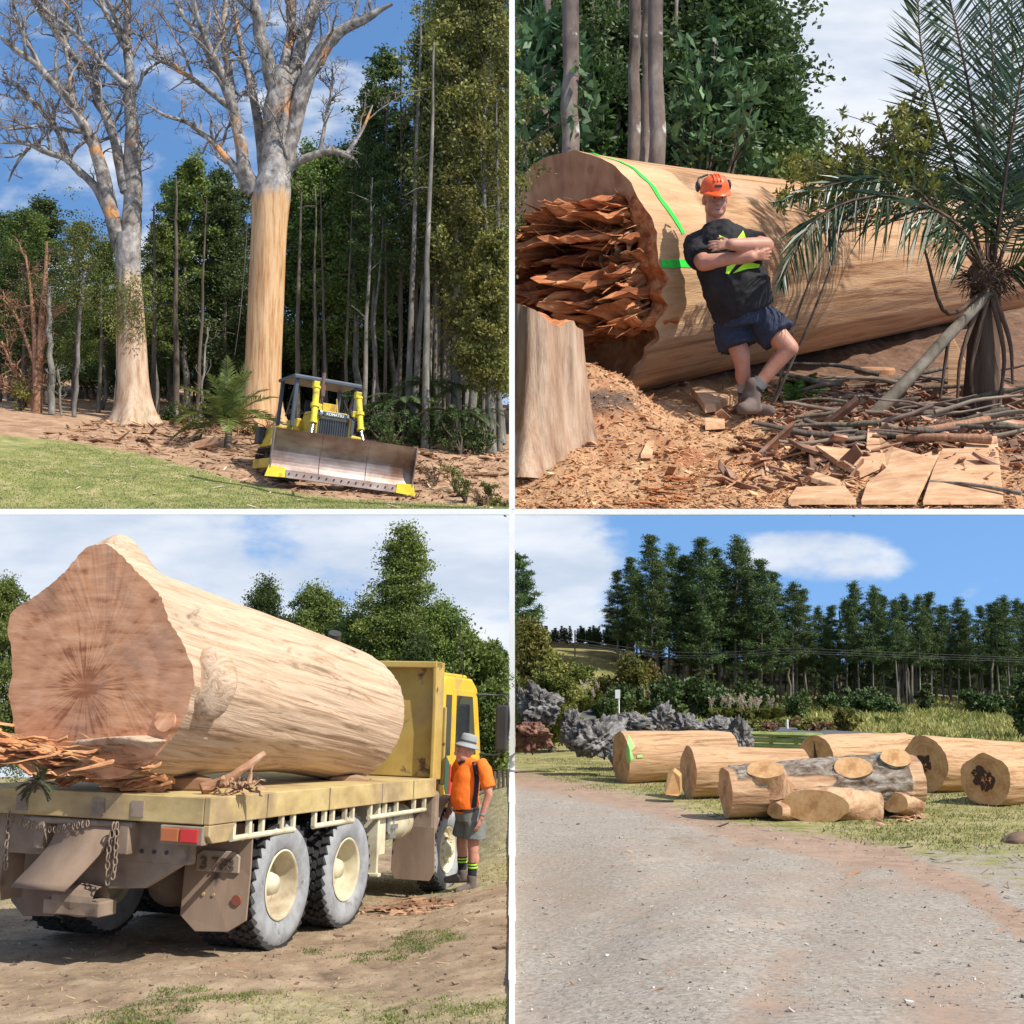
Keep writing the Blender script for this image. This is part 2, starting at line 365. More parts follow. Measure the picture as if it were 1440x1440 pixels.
def frond(mb, base, d0, L, droop, leaflets, ll, lw, rg, mi=0, smi=1, rw=.02, twist=0, vee=.5, clip=None, tip=.35):
    """a palm or fern frond: arching rachis with paired leaflets"""
    n = 14; p = [np.array(base, float)]; d = unit(d0); st = L / (n - 1)
    for i in range(n - 1): d = unit(d + np.array((0, 0, -droop / (n - 1)))); p.append(p[-1] + d * st)
    p = np.array(p); T = np.gradient(p, axis=0); T /= np.linalg.norm(T, axis=1)[:, None]
    mb.tube(p, np.linspace(rw, rw * .2, n), 4, smi, False)
    c, D, LL = [], [], []
    tt = np.linspace(.08, 1, leaflets)
    for t in tt:
        i = min(int(t * (n - 1)), n - 2); f = t * (n - 1) - i; q = p[i] * (1 - f) + p[i + 1] * f; tg = T[i]
        side = unit(np.cross(tg, (0, 0, 1)) + 1e-6); upv = np.cross(side, tg)
        le = ll * (math.sin(math.pi * min(1, t * .8 + .18)) ** .7) * rg.uniform(.85, 1.1)
        for sg in (-1, 1):
            dd = unit(side * sg * (1 - tip * t) + tg * (.45 + tip * t) + upv * (vee - .25 * t) + rg.normal(size=3) * .07 + np.array((0, 0, -.1)))
            c.append(q); D.append((dd, np.cross(dd, upv), le))
    V, Fc = [], []
    for q, (dd, s_, le) in zip(c, D):
        s_ = unit(s_) * lw; sag = np.array((0, 0, -le * .12)); k = len(V)
        if clip is not None and not clip((q + dd * le)[None])[0]: continue
        V += [q - s_ * .3, q + s_ * .3, q + dd * le * .5 + s_ * .5 + sag * .3, q + dd * le + sag * 1.6, q + dd * le * .5 - s_ * .5 + sag * .3]; Fc.append((k, k + 1, k + 2, k + 3, k + 4))
    if V: mb.add(np.array(V), Fc, mi)
def grid_ground(name, xs, ys, zf, mat, attrs=None):
    X, Y = np.meshgrid(xs, ys); Z = zf(X, Y); v = np.stack((X, Y, Z), -1).reshape(-1, 3)
    nx, ny = len(xs), len(ys); i = (np.arange(ny - 1)[:, None] * nx + np.arange(nx - 1)).ravel()
    mb = MB(); mb.add(v, np.stack((i, i + 1, i + nx + 1, i + nx), -1))
    o = mb.build(name, mat, smooth=True, attr={k: f(X, Y).ravel() for k, f in (attrs or {}).items()}); o['kind'] = 'structure'; return o
def blades(name, pts, h, wd, mat, rg, label, lean=.5, cat='grass'):
    n = len(pts); a = rg.uniform(0, 2 * np.pi, n); s_ = np.stack((np.cos(a), np.sin(a), 0 * a), 1); hh = h * rg.uniform(.5, 1.3, n)[:, None]
    ln = rg.normal(size=(n, 3)) * lean; ln[:, 2] = 1; ln /= np.linalg.norm(ln, axis=1)[:, None]
    v = np.stack((pts - s_ * wd, pts + s_ * wd, pts + ln * hh), 1).reshape(-1, 3)
    mb = MB(); mb.add(v, np.arange(n * 3).reshape(-1, 3)); o = mb.build(name, mat); tag(o, label, cat, kind='stuff'); return o
def chips(name, pts, size, mat, rg, label, cat='debris', flatn=.35, asp=2.5, up=None, thick=.25, lenv=.6):
    """scatter of small irregular splinters and bark flakes"""
    n = len(pts); a = rg.uniform(0, 2 * np.pi, n); sz = size * np.exp(rg.normal(size=n) * lenv)
    d = np.stack((np.cos(a), np.sin(a), rg.normal(size=n) * flatn), 1); d /= np.linalg.norm(d, axis=1)[:, None]
    s_ = np.cross(d, np.array((0, 0, 1)) + rg.normal(size=(n, 3)) * flatn); s_ /= np.linalg.norm(s_, axis=1)[:, None]; u_ = np.cross(s_, d)
    L = (sz * asp * rg.uniform(.5, 1.3, n))[:, None] * .5; W = (sz * rg.uniform(.4, 1, n))[:, None] * .5; T = sz[:, None] * thick * .5
    k = rg.uniform(.3, 1, (n, 1))
    v = np.stack((pts - d * L - s_ * W, pts - d * L * .8 + s_ * W * k, pts + d * L + s_ * W * .6, pts + d * L * k - s_ * W,
                  pts - d * L - s_ * W + u_ * T, pts - d * L * .8 + s_ * W * k + u_ * T, pts + d * L + s_ * W * .6 + u_ * T, pts + d * L * k - s_ * W + u_ * T), 1)
    q = np.array([(0, 1, 2, 3), (4, 7, 6, 5), (0, 4, 5, 1), (1, 5, 6, 2), (2, 6, 7, 3), (3, 7, 4, 0)])
    mb = MB(); mb.add(v.reshape(-1, 3), (np.arange(n)[:, None, None] * 8 + q).reshape(-1, 4)); o = mb.build(name, mat)
    tag(o, label, cat, kind='stuff'); return o
# ---------------------------------------------------------------- shared materials
V3 = (7, 7, .7)
BARKR = [(.3, (.085, .075, .068)), (.5, (.27, .24, .215)), (.72, (.52, .48, .44))]
wood_v = M('stripped_wood', [(.30, (.22, .095, .035)), (.43, (.44, .235, .10)), (.57, (.60, .385, .205)), (.76, (.40, .19, .075))], (5, 5, .35), 8, .75, .5, .03, mix=[((.24, .11, .05), (3, 3, .12), .62, .8)], nrough=.7, attr=[('bark', BARKR, (3, 3, 2), (2.6, 2.6, .5), 1.5)])
dead_bark = M('dead_bark', [(.3, (.06, .05, .043)), (.48, (.20, .17, .145)), (.72, (.47, .43, .38))], (3, 3, 2.2), 9, .85, .9, .06, mix=[((.50, .24, .09), .55, .58, .66), ((.07, .06, .055), 2.2, .62, .75)])
dead_twig = M('dead_twig', [(.3, (.075, .06, .05)), (.7, (.34, .29, .25))], (1.2,) * 3, 4, .85, 0, mix=[((.38, .18, .07), .4, .62, .68)])
pale_trunk = M('pale_trunk', [(.3, (.07, .06, .05)), (.55, (.19, .17, .14)), (.8, (.40, .38, .34))], (3, 3, .8), 7, .9, .5, .03, mix=[((.055, .045, .035), (2, 2, 1.2), .55, .7)], objr=.6)
dark_trunk = M('dark_trunk', [(.3, (.05, .04, .03)), (.7, (.17, .135, .10))], (4, 4, .6), 6, .9, .5, .03, objr=.8)
red_trunk = M('red_trunk', [(.3, (.17, .08, .045)), (.6, (.36, .19, .11)), (.8, (.46, .30, .2))], (5, 5, .5), 7, .9, .5, .03)
def leafm(n, a, b, trans=.28, isl=.45, objr=.5, rough=.55, sc=.6): return M(n, [(.35, a), (.65, b)], (sc,) * 3, 3, rough, 0, island=isl, trans=trans, objr=objr, spec=.35)
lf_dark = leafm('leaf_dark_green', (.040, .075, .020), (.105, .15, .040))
lf_mid = leafm('leaf_mid_green', (.075, .12, .024), (.19, .235, .050))
lf_yel = leafm('leaf_yellow_green', (.085, .10, .022), (.19, .20, .045))
lf_olive = leafm('leaf_olive', (.10, .115, .024), (.25, .235, .050))
lf_brown = leafm('leaf_dry_brown', (.16, .10, .05), (.30, .19, .10))
lf_pine = leafm('needle_dark', (.034, .066, .020), (.095, .145, .040), trans=.15)
lf_fern = leafm('fern_green', (.03, .075, .018), (.075, .14, .03))
lf_palm = leafm('palm_green', (.09, .13, .03), (.22, .26, .07), rough=.4)
white_paint = flat('white_paint', (.82, .82, .80), .5, var=.03)
rubber = M('tyre_rubber', [(.3, (.02, .02, .021)), (.7, (.055, .052, .05))], (6,) * 3, 6, .8, .3, .01)
steel_dark = flat('dark_steel', (.05, .05, .05), .55, .3, .3)
glass = M('dark_glass', [(.3, (.012, .016, .018)), (.7, (.03, .035, .038))], (1,) * 3, 2, .06, 0, spec=.8)
chrome = flat('bright_steel', (.55, .56, .57), .2, 1.0, .1)
# ================================================================ the clearing with two dead trees and the bulldozer
rg = np.random.default_rng(11)
tlY = np.array([36, 39, 43, 47, 51, 55, 60, 66, 80, 104]); tlZ = np.array([PZ(y, Y) for y, Y in zip((719, 701, 682, 658, 637, 619, 604, 597, 593, 540), tlY)])
def tl_z(x, Y):
    x = np.asarray(x, float); Y = np.asarray(Y, float)
    b = np.interp(Y, tlY, tlZ) - .085 * (x + 360 / F * Y) * sstep(Y, 36.5, 41)
    q = np.stack(np.broadcast_arrays(x * .5, Y * .5, 0 * Y), -1)
    return b + fbm(q, 3) * .05 * sstep(Y, 36.2, 38) + fbm(q * 3, 2) * .05 * sstep(Y, 49, 54)
gx = [0, 100, 200, 280, 340, 420, 500, 590, 730]; gy = [611, 620, 638, 658, 676, 693, 702, 706, 712]
def tl_grass(X, Y):
    p = np.stack((X, Y, tl_z(X, Y)), -1); px, py = proj((p[..., 0], p[..., 1], p[..., 2])); e = np.interp(px, gx, gy)
    return sstep(py - e, -7, 9)
tl_mat = M('clearing_ground', [(.3, (.20, .11, .062)), (.5, (.36, .22, .13)), (.7, (.47, .32, .20))], (1.2,) * 3, 9, .95, .8, .05,
           mix=[((.16, .08, .045), .35, .55, .7), ((.10, .06, .035), 6.0, .6, .75)], attr=[('grass', [(.3, (.10, .13, .03)), (.5, (.22, .22, .07)), (.68, (.40, .32, .16))], 1.3, 2.2, 1.5)], nrough=.72)
xs = -np.concatenate((np.linspace(0.06, 20, 200), np.linspace(20.6, 42, 30)))[::-1]; ys = np.concatenate((np.linspace(36, 58, 190), np.linspace(58.6, 104, 40)))
grid_ground('ground_clearing', xs, ys, tl_z, tl_mat, {'grass': tl_grass})
n = 70000; bx = -rg.uniform(.1, 19, n); by = 36.1 + 20 * rg.uniform(0, 1, n) ** 1.4; g = tl_grass(bx, by); ok = g > rg.uniform(.15, .9, n); bx, by = bx[ok], by[ok]
bl_m = leafm('lawn_blades', (.10, .15, .03), (.26, .27, .08), objr=0, isl=.5)
blades('grass', np.stack((bx, by, tl_z(bx, by)), 1), .05, .012, bl_m, rg, 'short mown lawn grass sloping up to the dead trees')
bark_chip = M('bark_chip', [(.3, (.16, .075, .04)), (.55, (.36, .21, .12)), (.75, (.55, .40, .27))], (.9,) * 3, 5, .9, .3, island=.5)
n = 4200; bx = -rg.uniform(.2, 20, n); by = rg.uniform(40, 62, n); ok = tl_grass(bx, by) < rg.uniform(.02, .6, n); bx, by = bx[ok], by[ok]
chips('bark_debris', np.stack((bx, by, tl_z(bx, by) + .01), 1), .085, bark_chip, rg, 'reddish bark chips strewn below the dead trees', asp=3.5)
n = 420; bx = -rg.uniform(.5, 18, n); by = rg.uniform(36.5, 52, n)
chips('wood_scraps', np.stack((bx, by, tl_z(bx, by) + .02), 1), .035, M('pale_scrap', [(.3, (.42, .33, .24)), (.7, (.62, .54, .44))], (2,) * 3, rough=.9, island=.3), rg, 'pale wood scraps lying on the lawn', asp=5)
tl_on = lambda px, Y: np.array(((px - 720) / F * Y, Y, float(tl_z((px - 720) / F * Y, Y))))

def twigs(mb, path, rad, rg, n, L, depth=2, mi=1, up=.35):
    path = np.asarray(path); k = len(path)
    for _ in range(n):
        t = rg.uniform(.22, 1) * (k - 1); i = min(int(t), k - 2); q = path[i] + (path[i + 1] - path[i]) * (t - i); r = np.interp(t, range(k), rad)
        tg = unit(path[i + 1] - path[i]); d = unit(rand_dir(1, rg)[0] * np.array((1, .8, 1)) + tg * .55 + np.array((0, 0, up)))
        l_ = L * rg.uniform(.4, 1.25); p = limb_path(q, d, l_, rg, 7, .62, .06); rr = np.linspace(min(r * .6, .030 * l_ + .022), .012, 7)
        mb.tube(p, rr, 5 if rr[0] > .03 else 4, mi, False)
        if depth > 0: twigs(mb, p, rr, rg, 3 if depth > 1 else 2, l_ * .55, depth - 1, mi, up)
def dead_tree(px, py, Y, trunk, limbs, label, mats, split=None, fl=1.0):
    b = P(px, py, Y); o = empty('dead_tree', b); fr = Matrix.Translation(b)
    p = smooth_path(trunk, 60); w3 = np.array([P(a, c, Y) for a, c, _ in p]); rad = p[:, 2] * Y / F * .5
    th = np.arange(28) * 2 * np.pi / 28; hgt = w3[:, 2] - w3[0, 2]
    flr = 1 + fl * np.exp(-hgt / .7)[:, None] * (.35 + .35 * np.cos(th * 5 + 1) + .2 * np.cos(th * 3))
    rr = rad[:, None] * flr * (1 + .05 * noise(np.stack(np.broadcast_arrays(np.cos(th) * 3, np.sin(th) * 3, hgt[:, None] * .35), -1)) + .025 * np.cos(th * 9 + hgt[:, None] * .2))
    v = w3[:, None] + np.stack((rr * np.cos(th), rr * np.sin(th), 0 * rr), -1); n_ = 28; k = len(p)
    i = np.arange(k - 1)[:, None] * n_ + np.arange(n_); j = np.arange(k - 1)[:, None] * n_ + (np.arange(n_) + 1) % n_
    zs_ = P(px, split, Y)[2]; brk = np.concatenate((sstep(v.reshape(-1, 3)[:, 2], zs_ - 1.6, zs_ + .9), np.ones(n_)))
    mb = MB(); mb.add(v.reshape(-1, 3), np.stack((i, j, j + n_, i + n_), -1).reshape(-1, 4)); mb.add(v[-1], [tuple(range(n_))])
    t_ = mb.build('trunk', mats[0], None, True, fr, attr={'bark': brk}); t_.parent = o; t_.matrix_parent_inverse = fr.inverted()
    for l_ in limbs:
        p_ = l_[0]; d_ = dead_limb_w(p_, Y, rg, *l_[1:]); c = d_.build('limb', [dead_bark, dead_twig], None, True, fr); c.parent = o; c.matrix_parent_inverse = fr.inverted()
    tag(o, label, 'tree', 'dead giant trees in the clearing'); return o
def dead_limb_w(pts, Y, rg, dY=0, tw=12, tl=1.6):
    p = smooth_path(pts, max(8, len(pts) * 4)); k = len(p); YY = Y + np.linspace(0, 1, k) ** 1.2 * dY
    w3 = np.array([P(a, b, y) for (a, b, _), y in zip(p, YY)]); rad = np.maximum(p[:, 2] * YY / F * .5, .012)
    for j in range(3): w3[:, j] += noise(np.stack((w3[:, 2] * 1.1 + j * 9, w3[:, 0], 0 * w3[:, 0]), -1)) * rad * .7 * np.linspace(0, 1, k)
    mb = MB(); mb.tube(w3, rad, 12, 0, wob=.22); twigs(mb, w3, rad, rg, int(tw * .8), tl * .85)
    for _ in range(max(2, tw // 3)):      # secondary boughs
        t = rg.uniform(.25, .95) * (k - 1); i = min(int(t), k - 2); d = unit(rand_dir(1, rg)[0] * np.array((1, .8, .7)) + unit(w3[i + 1] - w3[i]) * .8 + np.array((0, 0, .4)))
        q = limb_path(w3[i], d, rg.uniform(1.6, 3.6), rg, 10, .42, .05); r_ = np.linspace(min(rad[i] * .6, .10), .02, 10); mb.tube(q, r_, 7, 0, wob=.2); twigs(mb, q, r_, rg, 7, tl * .6)
    return mb
TLY = 58
dead_tree(368, 603, TLY, [(366, 606, 56), (367, 585, 56), (369, 540, 53), (372, 480, 51), (376, 400, 50), (379, 330, 50), (381, 295, 53), (383, 268, 55), (386, 245, 46), (388, 215, 38), (389, 185, 28)], [
    ([(388, 268, 34), (388, 225, 44), (389, 175, 42), (393, 130, 36), (396, 100, 24)], 0, 14, 1.6),
    ([(388, 130, 22), (376, 90, 20), (366, 50, 17), (358, 10, 13), (352, -40, 8)], -1.5, 16, 1.8),
    ([(396, 120, 18), (404, 75, 15), (409, 30, 13), (413, -30, 8)], 1.5, 14, 1.8),
    ([(404, 160, 20), (413, 110, 19), (425, 60, 17), (437, 10, 12), (445, -40, 6)], .6, 14, 1.8),
    ([(398, 250, 24), (408, 200, 22), (419, 150, 22), (431, 110, 22), (450, 76, 21), (482, 44, 16), (520, 22, 11), (552, 6, 4)], -1.0, 18, 1.4),
    ([(396, 250, 16), (412, 232, 13), (440, 219, 10), (470, 214, 8), (498, 222, 4)], -.8, 8, 1.0),
    ([(450, 217, 7), (456, 180, 5), (464, 140, 4), (468, 95, 2)], .5, 14, 1.2),
    ([(488, 216, 6), (502, 195, 5), (516, 170, 4), (524, 148, 2)], .5, 6, .8),
    ([(362, 270, 30), (345, 240, 20), (336, 195, 17), (326, 150, 15), (312, 110, 13), (296, 70, 10), (280, 25, 7), (268, -20, 4)], -2.2, 20, 1.9),
    ([(326, 152, 12), (322, 100, 11), (314, 55, 9), (318, 5, 7), (322, -40, 4)], 1.2, 16, 1.7),
    ([(352, 268, 22), (338, 245, 15), (312, 216, 9), (290, 192, 8), (262, 172, 6), (232, 162, 5), (205, 146, 2)], -1.4, 16, 1.5),
    ([(330, 155, 10), (292, 127, 8), (262, 106, 7), (232, 86, 6), (208, 58, 4), (186, 18, 2)], 1.6, 18, 1.7),
    ([(318, 128, 9), (300, 95, 8), (285, 62, 7), (262, 28, 5), (240, -10, 3)], 2.5, 16, 1.7),
    ([(376, 262, 20), (368, 215, 15), (360, 165, 13), (350, 115, 11), (338, 60, 8), (330, 10, 5)], 2.0, 16, 1.7)],
    'stripped tan giant dead tree behind the palm, forked bare crown, tallest in the clearing', [wood_v, dead_bark], 268)
left_bark = M('peeling_bark', [(.25, (.20, .10, .05)), (.42, (.40, .25, .15)), (.6, (.58, .44, .31)), (.8, (.38, .20, .10))], (3.5, 3.5, .5), 8, .85, .6, .04, mix=[((.13, .16, .05), (.9, .9, .35), .58, .72), ((.25, .12, .06), (3, 3, .25), .6, .75)], nrough=.7, attr=[('bark', BARKR, (3, 3, 2), (2.4, 2.4, .5), 1.5)])
dead_tree(190, 602, 59, [(190, 604, 58), (189, 580, 52), (187, 540, 46), (185, 480, 42), (183, 420, 37), (181, 385, 34), (180, 350, 36), (180, 330, 34)], [
    ([(184, 345, 26), (186, 300, 27), (188, 250, 24), (187, 200, 20), (184, 150, 17), (181, 100, 14), (179, 50, 10), (178, -10, 7)], .5, 26, 1.6),
    ([(172, 350, 24), (160, 310, 22), (150, 270, 20), (138, 225, 18), (120, 180, 16), (96, 138, 13), (62, 100, 10), (30, 75, 8), (0, 50, 5)], -1.6, 30, 1.8),
    ([(178, 270, 18), (166, 215, 15), (148, 160, 13), (128, 112, 12), (100, 75, 11), (70, 32, 9), (40, -10, 7)], 1.2, 26, 1.8),
    ([(158, 305, 16), (138, 268, 13), (112, 242, 10), (88, 222, 9), (60, 212, 7), (30, 202, 5), (2, 200, 3)], -1.0, 18, 1.5),
    ([(98, 230, 9), (84, 190, 9), (62, 160, 8), (36, 132, 7), (4, 104, 5)], .8, 16, 1.5),
    ([(182, 122, 9), (152, 97, 8), (120, 62, 8), (92, 38, 7), (60, 8, 5)], -1.0, 16, 1.6),
    ([(178, 70, 10), (162, 42, 8), (146, 12, 7), (138, -20, 5)], .8, 10, 1.4),
    ([(180, 62, 8), (164, 30, 7), (150, 0, 6)], -1.5, 10, 1.4),
    ([(106, 150, 8), (98, 100, 7), (92, 50, 6), (96, 0, 4)], 1.5, 16, 1.5), ([(60, 100, 7), (40, 60, 6), (22, 20, 5), (18, -20, 4)], -1, 14, 1.5),
    ([(120, 185, 8), (90, 182, 6), (60, 178, 5), (10, 182, 3)], -1.4, 12, 1.2), ([(40, 208, 5), (24, 230, 4), (12, 256, 2)], .4, 4, .7)],
    'grey limbed dead tree with peeling mossy trunk, left of the palm', [left_bark, dead_bark], 380)
hang = MB()
for s_ in range(90):
    px, py = rg.uniform(150, 212), rg.uniform(385, 470); q = P(px, py, 58.2)
    clump_leaves(hang, [q, q - np.array((0, 0, .35))], .4, 14, .16, .05, rg, -.8, 1.2)
tag(hang.build('climbing_plant', lf_yel), 'yellow green trailing plant clinging round the grey dead trunk', 'climber')

# ---- living forest behind
ckey = lambda: None
def std(H, r0, kind, seed, **k): return lambda: tree_mesh(None, H, r0, kind, np.random.default_rng(seed), **k)
PROTO = {
 'bushy1': (std(16, .22, 'broad', 1, crown0=.22, width=.19, clumps=270, per=60, leaf=.17), (dark_trunk, lf_mid)),
 'bushy2': (std(16, .22, 'cone', 2, crown0=.20, width=.19, clumps=330, per=60, leaf=.17), (dark_trunk, lf_dark)),
 'bushy3': (std(16, .20, 'cone', 3, crown0=.38, width=.15, clumps=280, per=60, leaf=.17), (pale_trunk, lf_mid)),
 'tall1': (std(24, .26, 'cone', 4, crown0=.40, width=.135, clumps=260, per=60, leaf=.19), (pale_trunk, lf_dark)),
 'tall2': (std(24, .24, 'broad', 5, crown0=.34, width=.14, clumps=280, per=60, leaf=.19), (pale_trunk, lf_olive)),
 'pole': (std(22, .15, 'cone', 6, crown0=.6, width=.09, clumps=150, per=50, leaf=.18), (pale_trunk, lf_dark)),
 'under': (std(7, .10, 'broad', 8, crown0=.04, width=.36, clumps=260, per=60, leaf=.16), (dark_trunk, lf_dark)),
}
def forest(name, key, px, top, Y, rg, label, group, base=None, sxy=1.0, cat='tree'):
    b = tl_on(px, Y) if base is None else base; Ht = PZ(top, Y) - b[2]
    return plant_tree(name, key, b, label, cat, group, Ht, rg.uniform(0, 6.28), PROTO[key][1], sxy, PROTO[key][0])
for px, top, Y, k, sx in [(22, 285, 66, 'bushy1', 1.25), (62, 272, 70, 'bushy2', 1.3), (98, 300, 65, 'bushy1', 1.0), (135, 325, 72, 'bushy3', 1.2), (165, 335, 76, 'bushy2', 1.1),
    (212, 300, 68, 'bushy3', 1.1), (232, 240, 72, 'bushy2', 1.0), (257, 203, 70, 'bushy3', 1.15), (283, 228, 73, 'bushy2', 1.05), (312, 245, 70, 'bushy2', 1.1), (338, 238, 77, 'bushy1', 1.0),
    (412, 215, 74, 'bushy1', 1.1), (432, 185, 78, 'bushy3', 1.2), (456, 196, 73, 'bushy1', 1.1), (480, 200, 77, 'bushy2', 1.1), (500, 190, 71, 'bushy3', 1.2),
    (8, 300, 74, 'bushy2', 1.2), (395, 240, 80, 'bushy2', 1.2), (-12, 290, 68, 'bushy2', 1.2), (535, 280, 80, 'bushy2', 1.2), (558, 330, 84, 'bushy1', 1.2), (582, 300, 79, 'bushy2', 1.25), (604, 320, 83, 'bushy1', 1.2), (628, 290, 80, 'bushy2', 1.2), (650, 330, 84, 'bushy1', 1.1), (115, 400, 84, 'bushy1', 1.2), (300, 400, 86, 'bushy1', 1.2)]:
    forest('forest_tree', k, px, top, Y, rg, 'dense mid height tree in the green forest behind the dead trees', 'forest trees behind the clearing', sxy=sx)
for px, top, Y, k, sx in [(527, 85, 66, 'tall1', .8), (548, 150, 70, 'pole', 1.2), (582, 5, 63, 'tall1', .85), (612, -30, 66, 'tall2', .95), (640, -70, 61, 'tall2', .9),
    (668, -40, 64, 'tall2', 1.0), (598, 60, 72, 'tall1', 1.1), (630, 30, 75, 'tall2', 1.1), (655, -20, 72, 'tall1', 1.1), (515, 200, 62, 'pole', 1.1), (565, 60, 76, 'pole', 1.3), (682, -90, 70, 'tall1', .8)]:
    forest('tall_forest_tree', k, px, top, Y, rg, 'tall slim trunked tree in the stand right of the bulldozer', 'tall trees right of the clearing', sxy=sx)
def edge_tree(px, top, Y, seed, mats, **k):
    b = tl_on(px, Y); Ht = PZ(top, Y) - b[2]; lim = -.12 - b[0]
    tk, cr = tree_mesh(None, Ht, .22, 'broad', np.random.default_rng(seed), clip=lambda c: c[:, 0] < lim, **k)
    o = empty('edge_tree', b); V = np.vstack(tk.V); V[:, 0] = np.minimum(V[:, 0], lim); tk.V = [V]; tk.build('trunk', mats[0], o, True); cr.build('crown', mats[1], o); return o
for i, (px, top, Y) in enumerate([(699, -60, 60), (704, -30, 66), (690, 330, 58), (706, 120, 74)]):
    tag(edge_tree(px, top, Y, 40 + i, (pale_trunk, (lf_olive, lf_mid, lf_olive, lf_dark)[i]), crown0=.12 if i != 2 else .3, width=.11 if i != 2 else .2, clumps=420, per=60, leaf=.19),
        ['olive crowned tree at the edge beside the white post, nearest its top', 'mid green tall tree behind the olive one by the white post', 'small olive tree beside the white post, low by the bulldozer', 'dark tree deep behind the others by the white post'][i], 'tree')
for i, px in enumerate(range(-5, 700, 21)):
    Y = 80 + rg.uniform(0, 14); Hh = rg.uniform(4.5, 8)
    plant_tree('understorey_tree', 'under', tl_on(px + rg.uniform(-8, 8) if px < 660 else 655, Y), 'low dark bushy tree deep in the forest shade', 'tree', 'understorey deep in the forest', Hh, rg.uniform(0, 6.28), PROTO['under'][1], rg.uniform(.9, 1.2), PROTO['under'][0])
for px, w_, Y, top, dx in [(28, 5, 63, 380, 2), (132, 6, 64, 400, 6), (210, 7, 63, 300, 3), (243, 9, 65, 260, 8), (272, 6, 66, 300, 12), (415, 8, 64, 250, 2), (440, 6, 63, 240, 4), (456, 5, 65, 230, -6), (482, 5, 64, 240, 8), (508, 7, 61, 230, 8), (540, 5, 65, 250, 5), (560, 6, 66, 180, 2), (572, 9, 60, 120, 12), (585, 5, 67, 200, 1), (596, 10, 57, 170, 14), (612, 6, 64, 200, 3), (622, 6, 66, 220, 2), (638, 8, 62, 260, -2), (648, 5, 66, 240, 2), (664, 5, 64, 250, 1), (678, 6, 63, 240, 1), (702, 8, 59, 250, -2)]:
    b = tl_on(px, Y); tip = P(px + dx * 1.4, top - (110 if px > 520 else 10 if px < 330 else -20), Y); mb = MB(); p = np.linspace(b, tip, 12); p[1:, 0] += np.cumsum(rg.normal(size=11) * .035)
    mb.tube(p, np.linspace(w_ * Y / F * .56, w_ * Y / F * .15, 12), 9, wob=.15)
    for _ in range(5):
        q = p[rg.integers(5, 12)]; mb.tube(limb_path(q, rand_dir(1, rg, .5)[0], rg.uniform(.5, 1.6), rg, 5, .4), np.linspace(.035, .01, 5), 4, cap=False)
    o = empty('bare_trunk_tree', b); c = mb.build('trunk', pale_trunk if w_ > 6.5 and px > 500 else dark_trunk, None, True, Matrix.Translation(b)); c.location = (0, 0, 0); c.parent = o  # most trunks take the dark bark colour in place of forest shade
    tag(o, 'bare straight trunk standing among the forest trees', 'tree', 'bare trunks at the forest edge')
# ---- forest edge: bare red multi-stemmed tree, slim saplings, palm, ferns, shrubs
b = tl_on(50, 60); o = empty('bare_shrub_tree', b); fr = Matrix.Translation(b); mb = MB()
for pts in ([(50, 597, 17), (53, 560, 14), (56, 500, 11), (60, 440, 9), (64, 390, 6), (66, 340, 3)], [(48, 575, 10), (50, 520, 9), (48, 460, 7), (42, 400, 4), (36, 360, 2)], [(46, 565, 8), (36, 540, 6), (20, 520, 5), (2, 480, 3)], [(46, 570, 6), (30, 555, 5), (5, 545, 3)], [(52, 520, 7), (64, 470, 5), (70, 420, 3)], [(48, 510, 6), (34, 470, 5), (20, 440, 3), (4, 420, 2)], [(45, 560, 5), (25, 548, 4), (2, 540, 2)]):
    p = smooth_path(pts, 12); w3 = np.array([P(a, c, 60 + rg.uniform(-.1, .1)) for a, c, _ in p]); rad = p[:, 2] * 60 / F * .5; mb.tube(w3, rad, 9, 0, wob=.2); twigs(mb, w3, rad, rg, 16, 1.1, 2, 0, .5)
c = mb.build('trunk', red_trunk, None, True, fr); c.location = (0, 0, 0); c.parent = o
mb = MB(); cc = [P(rg.uniform(0, 75), rg.uniform(370, 470), 60 + rg.normal() * .6) for _ in range(60)]; clump_leaves(mb, cc, .5, 26, .10, .04, rg)
c = mb.build('crown', lf_brown, None, False, fr); c.location = (0, 0, 0); c.parent = o
tag(o, 'reddish brown multi-stemmed dying tree at the far left forest edge', 'tree')
